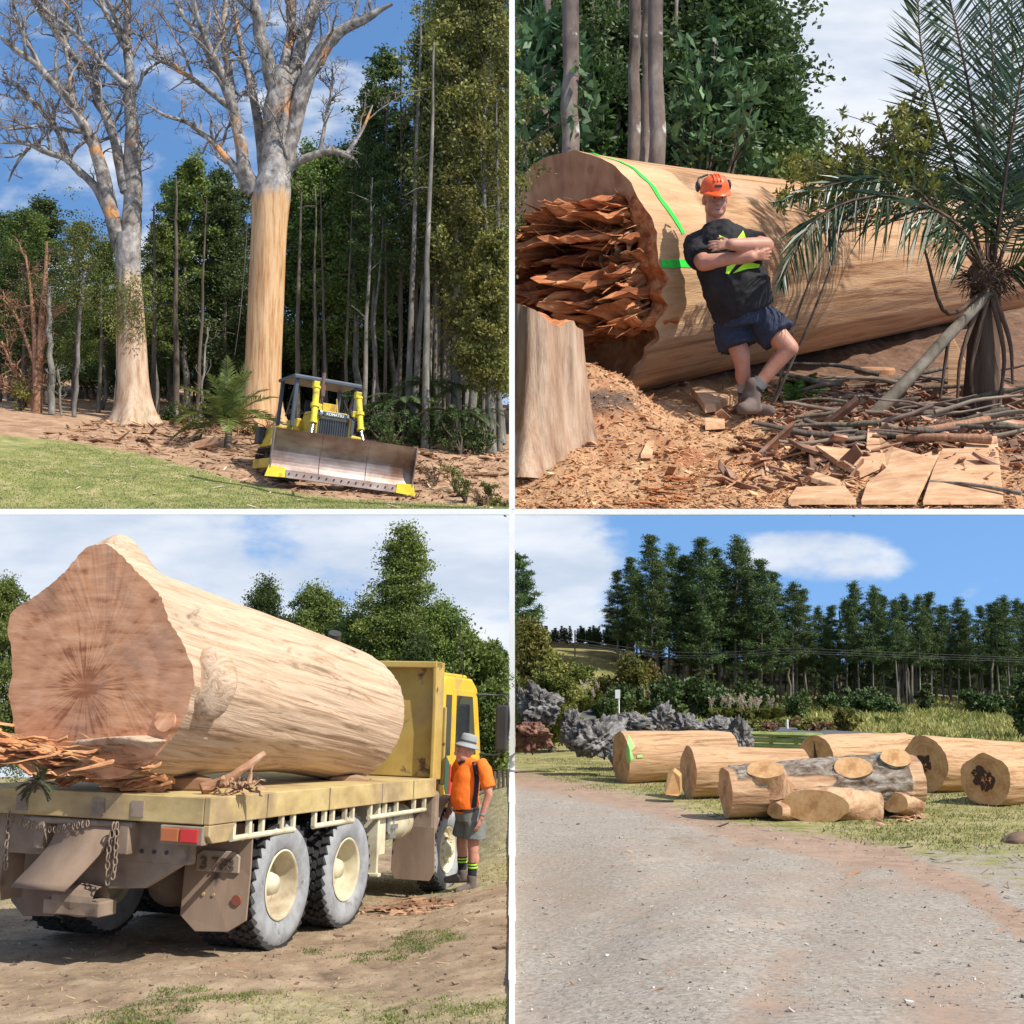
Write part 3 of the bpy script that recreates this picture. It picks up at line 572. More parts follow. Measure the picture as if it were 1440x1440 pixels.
for px, py, tx, ty, wd, crown, lab in [(98, 598, 118, 375, 7, 1, 'slim pale sapling with small yellow green crown, left of the grey dead tree'), (157, 606, 163, 520, 4, 0, 'thin leaning bare pole beside the grey dead trunk'), (80, 594, 82, 520, 4, 0, 'short twiggy sapling beside the red multi-stemmed tree'), (66, 592, 68, 400, 10, 0, 'grey trunk tree just right of the red multi-stemmed tree'), (276, 590, 292, 460, 4, 0, 'thin pale bare stem left of the palm'), (242, 603, 250, 567, 5, 0, 'short leaning broken stake between grey trunk and palm')]:
    Y = 58.5; b = tl_on(px, Y); tip = P(tx, ty, Y); mb = MB(); p = np.linspace(b, tip, 12); p[1:-1, 0] += rg.normal(size=10) * .04; mb.tube(p, np.linspace(wd, max(wd * .55, 2), 12) * Y / F * .5, 8, wob=.15)
    if py < 600: twigs(mb, p, np.full(12, .03), rg, 10, .9, 1, 0, .5)
    o = empty('sapling', b); c = mb.build('trunk', pale_trunk, None, True, Matrix.Translation(b)); c.location = (0, 0, 0); c.parent = o
    if crown:
        mb = MB(); cc = [P(118 + rg.normal() * 16, 355 + rg.normal() * 26, Y + rg.normal() * .5) for _ in range(50)] + [P(112 + rg.normal() * 14, 420 + rg.normal() * 22, Y + rg.normal() * .5) for _ in range(14)]
        clump_leaves(mb, cc, .55, 45, .13, .06, rg); c = mb.build('crown', lf_yel, None, False, Matrix.Translation(b)); c.location = (0, 0, 0); c.parent = o
    tag(o, lab, 'tree')
def palm(px, py, Y, cy, L, nf, label, seed, ground, trunk_r=.13, spread=1.0):
    r_ = np.random.default_rng(seed); b = ground(px, Y); o = empty('palm', b); top = np.array((0, 0, P(px, cy, Y)[2] - b[2])); mb = MB()
    mb.tube(np.linspace((0, 0, -.1), top, 10), np.linspace(trunk_r * 1.35, trunk_r, 10), 12, wob=.2); mb.build('trunk', dark_trunk, o, True); mb = MB()
    for i in range(nf):
        a = i * 2.4; el = R(84) - (i / nf) ** 1.3 * R(72) * spread
        frond(mb, top, (math.cos(a) * math.cos(el), math.sin(a) * math.cos(el), math.sin(el)), L * r_.uniform(.85, 1.1), 1.0 + .5 * r_.uniform(), 34, L * .26, L * .018, r_, 0, 1, L * .012)
    mb.build('crown', [lf_palm, lf_olive], o); tag(o, label, 'palm'); return o
palm(318, 632, 52, 596, 2.7, 26, 'feathery nikau palm in front of the stripped giant trunk', 5, tl_on)
mb = MB()
def fern(px, Y, h, L, nf, label, seed, mat=lf_dark, ground=tl_on, grp=None, clip=None):
    r_ = np.random.default_rng(seed); b = ground(px, Y); o = empty('tree_fern', b); mb = MB(); mb.tube(np.linspace((0, 0, -.2), (.05, 0, h), 6), [.13, .11, .1, .1, .09, .09], 9, wob=.2); mb.build('trunk', dark_trunk, o, True); mb = MB()
    for i in range(nf):
        a = i * 2.4; el = r_.uniform(.1, .7); frond(mb, (.05, 0, h), (math.cos(a) * math.cos(el), math.sin(a) * math.cos(el), math.sin(el)), L * r_.uniform(.8, 1.1), 1.3, 44, L * .17, L * .013, r_, 0, 1, L * .008, vee=.1, clip=(lambda c: c[:, 0] + b[0] < -.1) if clip else None)
    mb.build('crown', [mat, dark_trunk], o); tag(o, label, 'tree fern', grp)
for i, (px, Y, h, L) in enumerate([(566, 58, 2.2, 2.2), (632, 57, 1.8, 2.0), (596, 60, 3.0, 2.2), (668, 58, 1.8, 1.8), (540, 60, 1.6, 1.8), (650, 61, 3.0, 2.0)]):
    fern(px, Y, h, L, 14, 'dark green tree fern in the shade right of the bulldozer', 60 + i, grp='tree ferns right of the bulldozer')  # dark leaf material stands in for the forest shade on these ferns
def shrub(px, Y, h, wd, mat, label, seed, ground=tl_on, grp=None, leaf=.12, n=40, name='shrub', per=40, lw=.5, clip=None):
    r_ = np.random.default_rng(seed); b = ground(px, Y); o = empty(name, b); mb = MB(); cen = []
    for i in range(9):
        a = r_.uniform(0, 6.28); el = r_.uniform(.5, 1.4); d = np.array((math.cos(a) * math.cos(el) * wd / h, math.sin(a) * math.cos(el) * wd / h, math.sin(el))); p = limb_path((0, 0, 0), d, h * r_.uniform(.7, 1), r_, 6, .3); mb.tube(p, np.linspace(.03, .008, 6) * max(.5, h), 5, cap=False)
        for j in range(max(1, n // 9)): cen.append(p[r_.integers(2, 6)] + r_.normal(size=3) * np.array((wd, wd, h)) * .14)
    if clip is not None: V = np.vstack(mb.V); V[:, 0] = np.where(clip(V + b), V[:, 0], clip.lim - b[0]) if hasattr(clip, 'lim') else V[:, 0]; mb.V = [V]
    mb.build('stem', dark_trunk, o, True); mb = MB(); clump_leaves(mb, cen, wd * .22, per, leaf, leaf * lw, r_, .3, .8, clip=(lambda c: clip(c + b)) if clip is not None else None); mb.build('foliage', mat, o); tag(o, label, 'shrub', grp); return o
shrub(262, 57, 1.5, .8, lf_yel, 'yellow green shrub between the two dead trunks', 71)
shrub(24, 60, 1.6, 1.2, lf_olive, 'olive shrub at the foot of the red multi-stemmed tree', 72)
shrub(232, 60, .8, .8, lf_fern, 'bright green low shrub right of the grey dead trunk', 73)
for i, (px, Y, h) in enumerate([(655, 43, .9), (676, 41.5, .7), (640, 45, 1.1), (690, 44, .8), (612, 46, 1.0), (700, 40, .6)]): shrub(px, Y, h, .5, (lf_yel, lf_brown, lf_olive)[i % 3], ['yellow leaved sapling on the bank right of the blade, middle of its row', 'dry brown sapling on the bank near the white post', 'olive sapling behind the yellow one right of the blade', 'yellow sapling behind the dry brown one, near the white post', 'dry brown sapling just right of the blade end', 'olive sapling nearest the front beside the white post'][i], 80 + i, leaf=.09, n=18)
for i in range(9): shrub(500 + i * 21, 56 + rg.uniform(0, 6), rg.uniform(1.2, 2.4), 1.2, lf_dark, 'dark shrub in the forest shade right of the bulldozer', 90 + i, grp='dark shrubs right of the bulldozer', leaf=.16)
mb = MB(); p = smooth_path([P(348, 300, 57.5), P(345, 360, 57.4), P(338, 440, 57.3), P(330, 500, 57.2)], 14); mb.tube(p, .018, 5); tag(mb.build('hanging_vine', dark_trunk), 'thin dark vine hanging beside the stripped giant trunk', 'vine')
mb = MB()
c0 = tl_on(362, 57)
for i in range(70):
    a = rg.uniform(0, 6.28); r_ = rg.uniform(.5, 2.1); q = c0 + np.array((math.cos(a) * r_ * 1.2, -abs(math.sin(a)) * r_, .05 + .3 * rg.uniform() * (2.2 - r_))); mb.tube(limb_path(q, rand_dir(1, rg, .1)[0], rg.uniform(.3, .9), rg, 4, .3), np.linspace(.06, .02, 4) * rg.uniform(.4, 1.4), 5)
tag(mb.build('bark_heap', bark_chip), 'heap of peeled bark strips around the stripped giant trunk', 'debris', kind='stuff')
# ---- bulldozer (front faces -Y locally)
yel = M('yellow_paint', [(.3, (.52, .36, .03)), (.7, (.66, .47, .05))], (3,) * 3, 5, .5, .06, mix=[((.24, .14, .06), 1.8, .50, .68), ((.10, .07, .04), 6.0, .62, .72)])
yel_clean = flat('bright_yellow', (.72, .56, .03), .5, var=.06, dirt=((.22, .14, .06), 3.0, .52, .70))
blade_m = M('worn_steel', [(.3, (.15, .10, .085)), (.5, (.30, .235, .21)), (.7, (.45, .39, .36))], (.9, .9, 2.2), 7, .42, .1, .01, mix=[((.16, .075, .045), (1.2, 1.2, .8), .52, .72)], metal=.55)
navy = flat('navy_grey', (.075, .09, .115), .5, .1)
track_m = M('track_steel', [(.3, (.05, .04, .035)), (.7, (.17, .135, .11))], (4,) * 3, 6, .7, .3, metal=.3)
D = empty('bulldozer', P(473, 688, 43.2) + np.array((0, 0, -.02)), (R(5), R(5.0), R(25)), 1.36); D.location.z += .16
tag(D, 'yellow bulldozer with wide steel blade parked below the stripped giant trunk', 'bulldozer')
bl = MB(); prof = []                                 # concave blade
for t in np.linspace(0, 1, 14): z = .17 + 1.08 * t; prof.append((0, -.02 + .30 * (4 * t * (1 - t)) ** 1.0 * .75 + .07 * (1 - t) - .10 * t, z))
pr = np.array(prof); back = pr[::-1] + np.array((0, .06, 0))
for x0, x1 in ((-1.84, -.62), (-.61, .61), (.62, 1.84)): bl.prism(np.vstack((pr, back)) + np.array((x0, 0, 0)), (x1 - x0, 0, 0))
for sx in (-1, 1):
    bl.prism(np.array([(sx * 1.85, -.13, 1.26), (sx * 1.85, -.02, .16), (sx * 1.85, .36, .2), (sx * 1.85, .36, 1.22)]), (sx * .035, 0, 0))
bl.box((0, .42, .75), (3.4, .22, .5))

blade = bl.build('blade', blade_m, D, bevel=.008); blade.rotation_euler = (0, R(.5), R(-9)); blade.location = (0, -.42, 0)
ce = MB(); ce.box((0, .03, .10), (2.9, .05, .22), rotx(R(-14)))
ce_o = ce.build('cutting_edge', blade_m, blade, bevel=.006)
bo = MB()
for x in np.linspace(-1.36, 1.36, 15): bo.cyl((x, .0, .12), (x, -.03, .12), .022, n=8)
bo.build('bolt', steel_dark, blade)
for sx in (-1, 1):
    e = MB(); e.prism(np.array([(sx * 1.46, -.02, .0), (sx * 1.98, -.05, -.03), (sx * 1.90, -.02, .28), (sx * 1.46, .02, .25)]), (0, .05, 0)); e.build('corner_bit', yel_clean, blade, bevel=.006)
for sx in (-1, 1):      # push arms and track frames
    a = MB(); a.box((sx * 1.52, 1.7, .42), (.16, 2.8, .26)); a.build('push_arm', yel, D, bevel=.02)
    s = MB(); N_ = 38; x0 = sx * 1.08; pts = []
    y0, y1, r_ = .75, 3.6, .43
    for t in np.linspace(0, 1, 200, endpoint=False):
        Lr, Lc = y1 - y0, math.pi * r_; tot_ = 2 * Lr + 2 * Lc; d_ = t * tot_
        if d_ < Lr: pts.append((y0 + d_, .06, 0))
        elif d_ < Lr + Lc: a_ = (d_ - Lr) / r_; pts.append((y1 + r_ * math.sin(a_), .06 + r_ - r_ * math.cos(a_), a_))
        elif d_ < 2 * Lr + Lc: pts.append((y1 - (d_ - Lr - Lc), .06 + 2 * r_, math.pi))
        else: a_ = (d_ - 2 * Lr - Lc) / r_; pts.append((y0 - r_ * math.sin(a_), .06 + r_ + r_ * math.cos(a_), math.pi + a_))
    for i in range(N_):
        y, z, a_ = pts[int(i * 200 / N_)]; rt = rotx(a_); s.box((x0, y, z), (.56, .17, .035), rt); s.box(np.array((x0, y, z)) + rt @ np.array((0, .05, -.035)), (.56, .025, .06), rt)
    s.build('track', track_m, D)
    f = MB(); f.box((x0, 2.15, .45), (.3, 2.5, .3)); f.build('track_frame', yel, D, bevel=.03)
    for yy_, rr, nm in ((y0, .36, 'idler'), (y1, .37, 'sprocket')):
        g = MB(); g.lathe([(0, -.1), (rr * .4, -.1), (rr * .45, -.06), (rr * .85, -.06), (rr, -.09), (rr, .09), (rr * .85, .06), (rr * .45, .06), (rr * .4, .1), (0, .1)], (x0, yy_, .49), (1, 0, 0), 24); g.build(nm, track_m, D, True)
    for i in range(5): g = MB(); g.cyl((x0 - .16, 1.2 + i * .46, .2), (x0 + .16, 1.2 + i * .46, .2), .12, n=14); g.build('track_roller', track_m, D)
hd = MB(); hd.box((0, 1.75, 1.45), (.98, 1.5, 1.0)); hd.prism(np.array([(-.49, 1.0, 1.95), (-.49, 2.5, 1.95), (-.44, 2.5, 2.06), (-.44, 1.0, 2.02)]), (.98, 0, 0)); hd.build('hood', yel, D, bevel=.03)
gr = MB(); gr.box((0, .985, 1.4), (.84, .03, .86)); g_o = gr.build('grille', navy, D)
sl = MB()
for x in np.linspace(-.36, .36, 12): sl.box((x, .955, 1.45), (.03, .03, .72))
for z in (1.06, 1.16, 1.79): sl.box((0, .95, z), (.80, .035, .035))
sl.build('slat', steel_dark, g_o)
nm = MB(); nm.box((0, .97, 1.93), (.62, .05, .13)); nm_o = nm.build('name_plate', navy, D, bevel=.008)
def text(s_, size, parent, loc, rot, mat, ext=.004, name='lettering'):
    cu = bpy.data.curves.new(name, 'FONT'); cu.body = s_; cu.size = size; cu.extrude = ext; cu.align_x = 'CENTER'; cu.align_y = 'CENTER'; cu.offset = size * .015
    o = bpy.data.objects.new(name, cu); C.objects.link(o); o.location = loc; o.rotation_euler = rot; o.parent = parent; cu.materials.append(mat); return o
text('KOMATSU', .105, nm_o, (0, .94, 1.93), (R(90), 0, 0), white_paint)
for sx in (-1, 1):
    l_ = MB(); l_.lathe([(0, -.02), (.06, -.015), (.085, .01), (.09, .06), (0, .06)], (sx * .40, .95, 1.93), (0, 1, 0), 20); l_.build('headlight', chrome, D, True)
    f = MB(); f.prism(np.array([(sx * .62, 2.2, .95), (sx * 1.38, 2.2, .95), (sx * 1.38, 2.2, 1.1), (sx * 1.2, 2.2, 1.55), (sx * .62, 2.2, 1.6)]), (0, 1.4, 0)); f.build('fender', yel, D, bevel=.04)
    b1 = MB(); A, B_, Cc = np.array((sx * .60, .95, 2.62 - .1 * (sx > 0))), np.array((sx * .66, .62, 1.62)), np.array((sx * .78, .35, 1.05)); b1.cyl(A, B_, .085, n=18); b1.cyl(A, A + (B_ - A) * .06, .11, n=18); b1.cyl(B_ - (B_ - A) * .04, B_ + (B_ - A) * .03, .105, n=18); b1.cyl(A + (B_ - A) * .48, A + (B_ - A) * .58, .12, n=18)
    b1.box(A + np.array((0, .1, .06)), (.16, .2, .18)); b1.box(A + (B_ - A) * .55 + np.array((-sx * .1, .1, 0)), (.2, .2, .16)); cyl = b1.build('lift_cylinder', yel_clean, D, bevel=.01)
    r1 = MB(); r1.cyl(B_, Cc, .045, n=14); r1.build('rod', chrome, cyl, True)
    hs_ = MB(); hs_.tube(smooth_path([A + np.array((sx * -.12, .05, -.05)), A + np.array((sx * -.2, 0, -.5)), B_ + np.array((sx * -.12, .1, .2))], 8), .025, 6); hs_.build('hose', rubber, cyl, True)
ex = MB(); ex.cyl((-.30, 1.5, 2.0), (-.30, 1.5, 2.45), .06, n=14); ex.cyl((-.30, 1.5, 2.45), (-.30, 1.5, 2.75), .095, n=14); ex.cyl((-.30, 1.5, 2.75), (-.30, 1.48, 3.1), .05, n=14); ex.build('exhaust_stack', flat('rusty_pipe', (.19, .11, .09), .8, .2, .3), D, True)
cb_ = MB(); cb_.box((0, 3.1, 1.55), (1.3, 1.2, .6)); cb_.box((.15, 2.7, 2.0), (.5, .35, .34)); cb_.build('cab_floor', yel, D, bevel=.03)
st = MB(); st.box((.05, 3.25, 1.98), (.55, .5, .16)); st.box((.05, 3.5, 2.25), (.55, .14, .5)); st.build('seat', rubber, D, bevel=.04)
rf = MB(); rf.box((0, 3.0, 2.98), (1.95, 1.9, .09)); rf.prism(np.array([(-.975, 2.05, 2.90), (-.975, 2.05, 3.02), (-.975, 2.0, 3.0), (-.975, 2.0, 2.9)]), (1.95, 0, 0)); rf.build('canopy_roof', navy, D, bevel=.02)
for sx in (-1, 1):
    for y in (2.15, 3.85): q = MB(); q.box((sx * .86, y, 2.26), (.10, .12, 1.4)); q.build('canopy_post', navy, D, bevel=.015)
    q = MB(); q.tube([(sx * .86, 2.2, 2.9), (sx * .86, 3.0, 1.9)], .025, 6); q.build('brace', navy, D)
fn = MB(); fn.tube([(.33, 1.9, 2.05), (.28, 2.0, 2.5)], .02, 6); fn.box((.05, 1.9, 2.2), (.4, .25, .22)); fn.build('air_cleaner', yel, D, bevel=.02)
for x in (1.42, -1.42): tb = MB(); tb.box((x, 3.45, 1.28), (.18, .5, .48)); tb.build('side_box', steel_dark, D, bevel=.03)
# ================================================================ people: one remeshed skin each, clothing as children
skin = M('skin', [(.3, (.42, .185, .12)), (.7, (.54, .265, .18))], (14,) * 3, 5, .55, .08, .004, mix=[((.52, .20, .14), 5.0, .55, .75)], spec=.35)
def flesh(name, parts, mat, parent, voxel=.011, sm=3, wr=0, wsc=9.0, mats=None):
    """union of tapered capsules ('c'), ellipsoids ('e') and flat-ended cones ('f') grown into one skin"""
    mb = MB()
    for p in parts:
        if p[0] == 'c': mb.cap_(*p[1:], n=16)
        elif p[0] == 'e': mb.ell(p[1], p[2], 18, 0, p[3] if len(p) > 3 else None)
        elif p[0] == 'f': mb.tube(p[1], p[2], 20, sq=p[3] if len(p) > 3 else None)
    o = mb.build(name, mats or mat, parent, True)
    r = o.modifiers.new('skin', 'REMESH'); r.mode = 'VOXEL'; r.voxel_size = voxel; r.use_smooth_shade = True
    s_ = o.modifiers.new('smooth', 'SMOOTH'); s_.factor = .5; s_.iterations = sm
    if wr:
        t = bpy.data.textures.new(name + '_folds', 'CLOUDS'); t.noise_scale = 1 / wsc; t.noise_depth = 3
        d = o.modifiers.new('folds', 'DISPLACE'); d.texture = t; d.strength = wr; d.mid_level = .5
    return o
def head_parts(c, fwd, up, s=1.0, hat=True):
    f = unit(fwd); u_ = unit(np.array(up) - f * np.dot(up, f)); r = np.cross(f, u_); Mx = np.column_stack((r, f, u_)); c = np.array(c)
    q = lambda x, y, z: c + Mx @ (np.array((x, y, z)) * s)
    E = lambda x, y, z, a, b, d: ('e', q(x, y, z), np.array((a, b, d)) * s, Mx)
    return [E(0, -.01, .03, .078, .096, .098), E(0, .02, -.045, .066, .075, .075), E(0, .058, -.090, .046, .038, .034), E(-.034, .052, -.04, .034, .032, .045), E(.034, .052, -.04, .034, .032, .045), E(-.040, .02, -.065, .034, .055, .045), E(.040, .02, -.065, .034, .055, .045),
            E(0, .090, .030, .058, .018, .013), ('c', q(0, .088, .012), q(0, .112, -.026), .011 * s, .020 * s), E(-.014, .098, -.028, .011, .012, .009), E(.014, .098, -.028, .011, .012, .009),
            E(-.079, -.005, -.01, .011, .024, .034), E(.079, -.005, -.01, .011, .024, .034), E(0, .086, -.062, .026, .012, .007), E(0, .083, -.074, .022, .012, .007)], q, Mx
def face_bits(o, q, Mx, s=1.0, hair=None):
    for sx in (-1, 1):
        e = MB(); e.ell(q(sx * .031, .080, .008), np.array((.013, .010, .008)) * s, 12, 0, Mx); e.ell(q(sx * .031, .089, .008), np.array((.006, .003, .006)) * s, 10, 1, Mx)
        e.build('eye', [flat('eye_white' + str(len(bpy.data.materials)), (.5, .46, .42), .3), steel_dark], o, True)
        b = MB(); b.ell(q(sx * .033, .094, .03), np.array((.021, .008, .006)) * s, 10, 0, Mx); b.build('eyebrow', hair, o, True)
    m_ = MB(); m_.ell(q(0, .096, -.068), np.array((.021, .004, .003)) * s, 10, 0, Mx); m_.build('mouth_line', flat('lip_shadow' + str(len(bpy.data.materials)), (.25, .09, .07), .6), o, True)
def hand(wr, d, palm_n, s=1.0, curl=.5, thumb=1):
    """palm, four unequal curled fingers and a thumb"""
    d = unit(d); n = unit(np.array(palm_n) - d * np.dot(palm_n, d)); sd = np.cross(d, n) * thumb; wr = np.array(wr); out = []
    for k in (-1.2, -.4, .4, 1.2): out.append(('c', wr + sd * k * .010 * s, wr + d * .085 * s + sd * k * .019 * s, .016 * s, .0125 * s))
    for k, L in zip((-1.5, -.5, .5, 1.5), (.055, .072, .078, .070)):
        a = wr + d * .085 * s + sd * k * .0195 * s; dd = unit(d + sd * k * .07)
        for j, fr in enumerate((.45, .32, .23)):
            dd = unit(dd + n * curl * (.45 + .25 * j)); b = a + dd * L * fr * s; out.append(('c', a, b, (.0088 - .0008 * j) * s, (.0082 - .0008 * j) * s)); a = b
    a = wr + d * .025 * s + sd * .026 * s; b = a + unit(d * .7 + sd * .65 + n * .25) * .042 * s; out.append(('c', a, b, .0135 * s, .0115 * s)); out.append(('c', b, b + unit(d * .95 + sd * .15 + n * .3) * .032 * s, .011 * s, .009 * s))
    return out
def boot(parts, ank, toe, r=.047):
    ank, toe = np.array(ank), np.array(toe); d = toe - ank; d[2] = 0; d = unit(d); z = toe[2]
    heel = np.array((ank[0], ank[1], z)) - d * .06
    parts += [('c', ank + (0, 0, .07), np.array((ank[0], ank[1], z + .04)), r + .012, r + .006), ('c', heel + (0, 0, .012), heel + d * .24 + (0, 0, .008), r - .002, r - .004), ('c', heel + d * .05 + (0, 0, .05), heel + d * .22 + (0, 0, .012), r, r - .01)]
    return heel, d

def print_on(shirt, polys, Zf, mat, name, lift=.007, parent=None):
    """flat printed or sewn shapes laid on the side of a garment that faces -Y"""
    from mathutils.bvhtree import BVHTree
    dg = bpy.context.evaluated_depsgraph_get(); se = shirt.evaluated_get(dg); sme = se.to_mesh(); sb = BVHTree.FromPolygons([v_.co.copy() for v_ in sme.vertices], [tuple(p_.vertices) for p_ in sme.polygons]); se.to_mesh_clear()
    for poly in polys:
        pts = [Zf(a, b_) for a, b_ in poly]; cx = sum(pts) / len(pts); b = MB(); N_ = 7; V, Fc = [], []; last = -.2
        for i_ in range(len(pts)):
            a, c2 = pts[i_], pts[(i_ + 1) % len(pts)]; base_ = len(V)
            for r_ in range(N_):
                for s_ in range(N_):
                    w_ = cx + (a + (c2 - a) * s_ / (N_ - 1) - cx) * r_ / (N_ - 1); h_ = sb.ray_cast(Vector((w_[0], -2, w_[2])), Vector((0, 1, 0))); last = h_[0][1] if h_[0] is not None else last; V.append((w_[0], last - lift, w_[2]))
            Fc += [(base_ + r_ * N_ + s_, base_ + r_ * N_ + s_ + 1, base_ + (r_ + 1) * N_ + s_ + 1, base_ + (r_ + 1) * N_ + s_) for r_ in range(N_ - 1) for s_ in range(N_ - 1)]
        b.add(np.array(V), Fc); b.build(name, mat, shirt, True)
# ================================================================ the paddock with the loaded truck
rg = np.random.default_rng(21)
blY = np.array([4, 8.3, 10, 12, 14, 16, 18, 21, 25, 30, 36]); blP = [1035 + 1700 * 1.98 / y for y in blY[:6]] + [1228, 1190, 1150, 1112, 1090]
blZ = np.array([PZ(p_, y) for p_, y in zip(blP, blY)])
brY = np.array([5, 7.2, 10, 14, 18, 21, 25, 30, 36, 42, 50, 60, 70, 80, 100]); brP = [1012 + 2950 / y for y in brY[:6]] + [1123] + [1097, 1078, 1062, 1045, 1022, 1002, 985, 940]
brZ = np.array([PZ(p_, y) for p_, y in zip(brP, brY)])
def seam(Y): return .4 + .6 * sstep(Y, 15, 20)
def bl_z(x, Y):
    x = np.asarray(x, float); Y = np.asarray(Y, float); q = np.stack(np.broadcast_arrays(x * .8, Y * .8, 0 * Y), -1)
    b = np.interp(Y, blY, blZ); rut = np.exp(-((x + 2.3 - (Y - 9) * .25) / .9) ** 2) * sstep(Y, 15, 8)
    b = b + sstep(x, -1.2, 0) * (np.interp(Y, brY, brZ) - b) * seam(Y)
    return b + fbm(q, 3) * .022 + fbm(q * 4, 3) * .016 * (.4 + rut) + fbm(q * 13, 2) * .009
def bl_grass(x, Y):
    q = np.stack((x * .45, Y * .3, 0 * x), -1); return np.clip(.44 + .6 * fbm(q + 3.1, 3) + .5 * sstep(Y, 17, 24) + .30 * sstep(Y, 11, 8) * sstep(x, -3.2, -1) + .25 * sstep(x, -2.2, -.4) + .5 * sstep(x, -4.6, -6.2) * sstep(Y, 12, 16) - .75 * np.exp(-((Y - 13.2 - x * .3) / 2.6) ** 2) - .4 * sstep(x, -1.5, -3) * sstep(Y, 14, 10), 0, 1)
bl_mat = M('paddock_dirt', [(.3, (.15, .10, .062)), (.5, (.285, .20, .125)), (.7, (.43, .325, .215))], (1.6,) * 3, 10, .95, .9, .03, mix=[((.10, .062, .042), 1.1, .56, .7), ((.30, .16, .095), .7, .60, .75)],
           attr=[('grass', [(.3, (.15, .14, .05)), (.5, (.30, .25, .13)), (.7, (.46, .38, .23))], 6.0, 7.0, 1.3)], nrough=.72)
grid_ground('ground_paddock', -np.concatenate((np.linspace(.02, 8, 220), np.linspace(8.2, 20, 40)))[::-1], np.concatenate((np.linspace(6, 18, 300), np.linspace(18.2, 35, 90))), bl_z, bl_mat, {'grass': bl_grass})
bl_on = lambda px, Y: np.array(((px - 720) / F * Y, Y, float(bl_z((px - 720) / F * Y, Y))))
n = 90000; bx = -rg.uniform(.05, 12, n); by = 7.5 + 22 * rg.uniform(0, 1, n) ** 1.5; ok = bl_grass(bx, by) * rg.uniform(.3, 1.2, n) > .42; bx, by = bx[ok], by[ok]
blades('grass', np.stack((bx, by, bl_z(bx, by)), 1), .035, .006, leafm('dry_blades', (.16, .17, .05), (.44, .37, .20), objr=0, isl=.4), rg, 'short dry paddock grass round the truck', .9)
n = 900; bx = -rg.uniform(.05, 3.0, n); by = rg.uniform(8, 12, n); ok = fbm(np.stack((bx * 1.2, by * 1.2, 0 * bx), -1), 2) > .62; bx, by = np.repeat(bx[ok], 40), np.repeat(by[ok], 40); bx = np.minimum(bx + rg.normal(size=len(bx)) * .05, -.04); by = by + rg.normal(size=len(by)) * .05
blades('grass_tufts', np.stack((bx, by, bl_z(bx, by)), 1), .028, .005, leafm('green_blades', (.10, .14, .03), (.28, .29, .09), objr=0, isl=.4), rg, 'small green grass tufts in the near paddock', .9)
n = 16000; bx = -rg.uniform(.05, 9, n); by = 7.6 + 12 * rg.uniform(0, 1, n) ** 1.5
chips('dry_straw', np.stack((bx, by, bl_z(bx, by)), 1), .0055, M('straw', [(.3, (.20, .13, .075)), (.7, (.46, .36, .22))], (2,) * 3, island=.5), rg, 'dry straw and bark shreds littering the paddock', asp=7, thick=.4, lenv=.4)
n = 1500; bx = -rg.uniform(.05, 8, n); by = rg.uniform(7.8, 17, n)
clod = M('dirt_clod', [(.3, (.10, .062, .042)), (.7, (.25, .16, .11))], (3,) * 3, 5, .95, .4, island=.35)
chips('dirt_clods', np.stack((bx, by, bl_z(bx, by)), 1), .012, clod, rg, 'clods and twigs scattered on the dirt paddock', asp=2, thick=.7)
# ---- truck: x right, y forward, z up, origin on the ground under the rear axle centre
YAW = R(17.5); OX = 1.06
t0 = P(396, 1334, 11.25); ax = np.array((-math.sin(-YAW), math.cos(YAW), 0)); rt = np.array((math.cos(YAW), -math.sin(YAW), 0))
T = empty('flatbed_truck', t0 - rt * (OX + .16) , (R(-5.6), 0, -YAW)); tag(T, 'dusty yellow flatbed truck with a giant log section on its deck', 'truck')
t_yel = M('truck_yellow', [(.3, (.62, .37, .015)), (.7, (.74, .46, .025))], (2,) * 3, 4, .38, .02, mix=[((.40, .27, .11), 1.6, .54, .75), ((.16, .10, .06), 4.5, .66, .76)], spec=.45)
t_deck = M('deck_paint', [(.3, (.34, .24, .10)), (.55, (.50, .375, .165)), (.75, (.56, .45, .24))], (3, 3, 5), 8, .8, .2, mix=[((.26, .18, .11), 1.3, .48, .68), ((.10, .065, .045), 3.5, .64, .74)])
t_dust = M('dusty_steel', [(.3, (.17, .12, .085)), (.55, (.27, .20, .145)), (.75, (.36, .28, .21))], (3,) * 3, 7, .9, .2, mix=[((.07, .05, .04), 2.5, .6, .75)])
t_head = M('headboard_paint', [(.3, (.38, .25, .06)), (.6, (.50, .35, .10))], (2.2,) * 3, 6, .7, .15, mix=[((.10, .06, .045), 2.6, .60, .66), ((.26, .17, .10), 1.1, .55, .75)])
t_cream = M('cream_paint', [(.3, (.52, .46, .30)), (.7, (.68, .62, .44))], (3,) * 3, 5, .6, .1, mix=[((.30, .22, .14), 1.8, .48, .72)])
t_flap = M('mud_flap', [(.3, (.19, .13, .09)), (.6, (.29, .205, .145))], (3, 3, 1), 7, .95, .3, mix=[((.08, .06, .05), 4.0, .66, .76)])
tyre_side = M('tyre_sidewall', [(.3, (.20, .205, .21)), (.6, (.33, .335, .34))], (5,) * 3, 7, .9, .2, .006, mix=[((.12, .11, .10), 7.0, .6, .75), ((.34, .28, .21), 3.0, .62, .75)])
WR = .555
def tp(x, y, z): return (x, y, z)
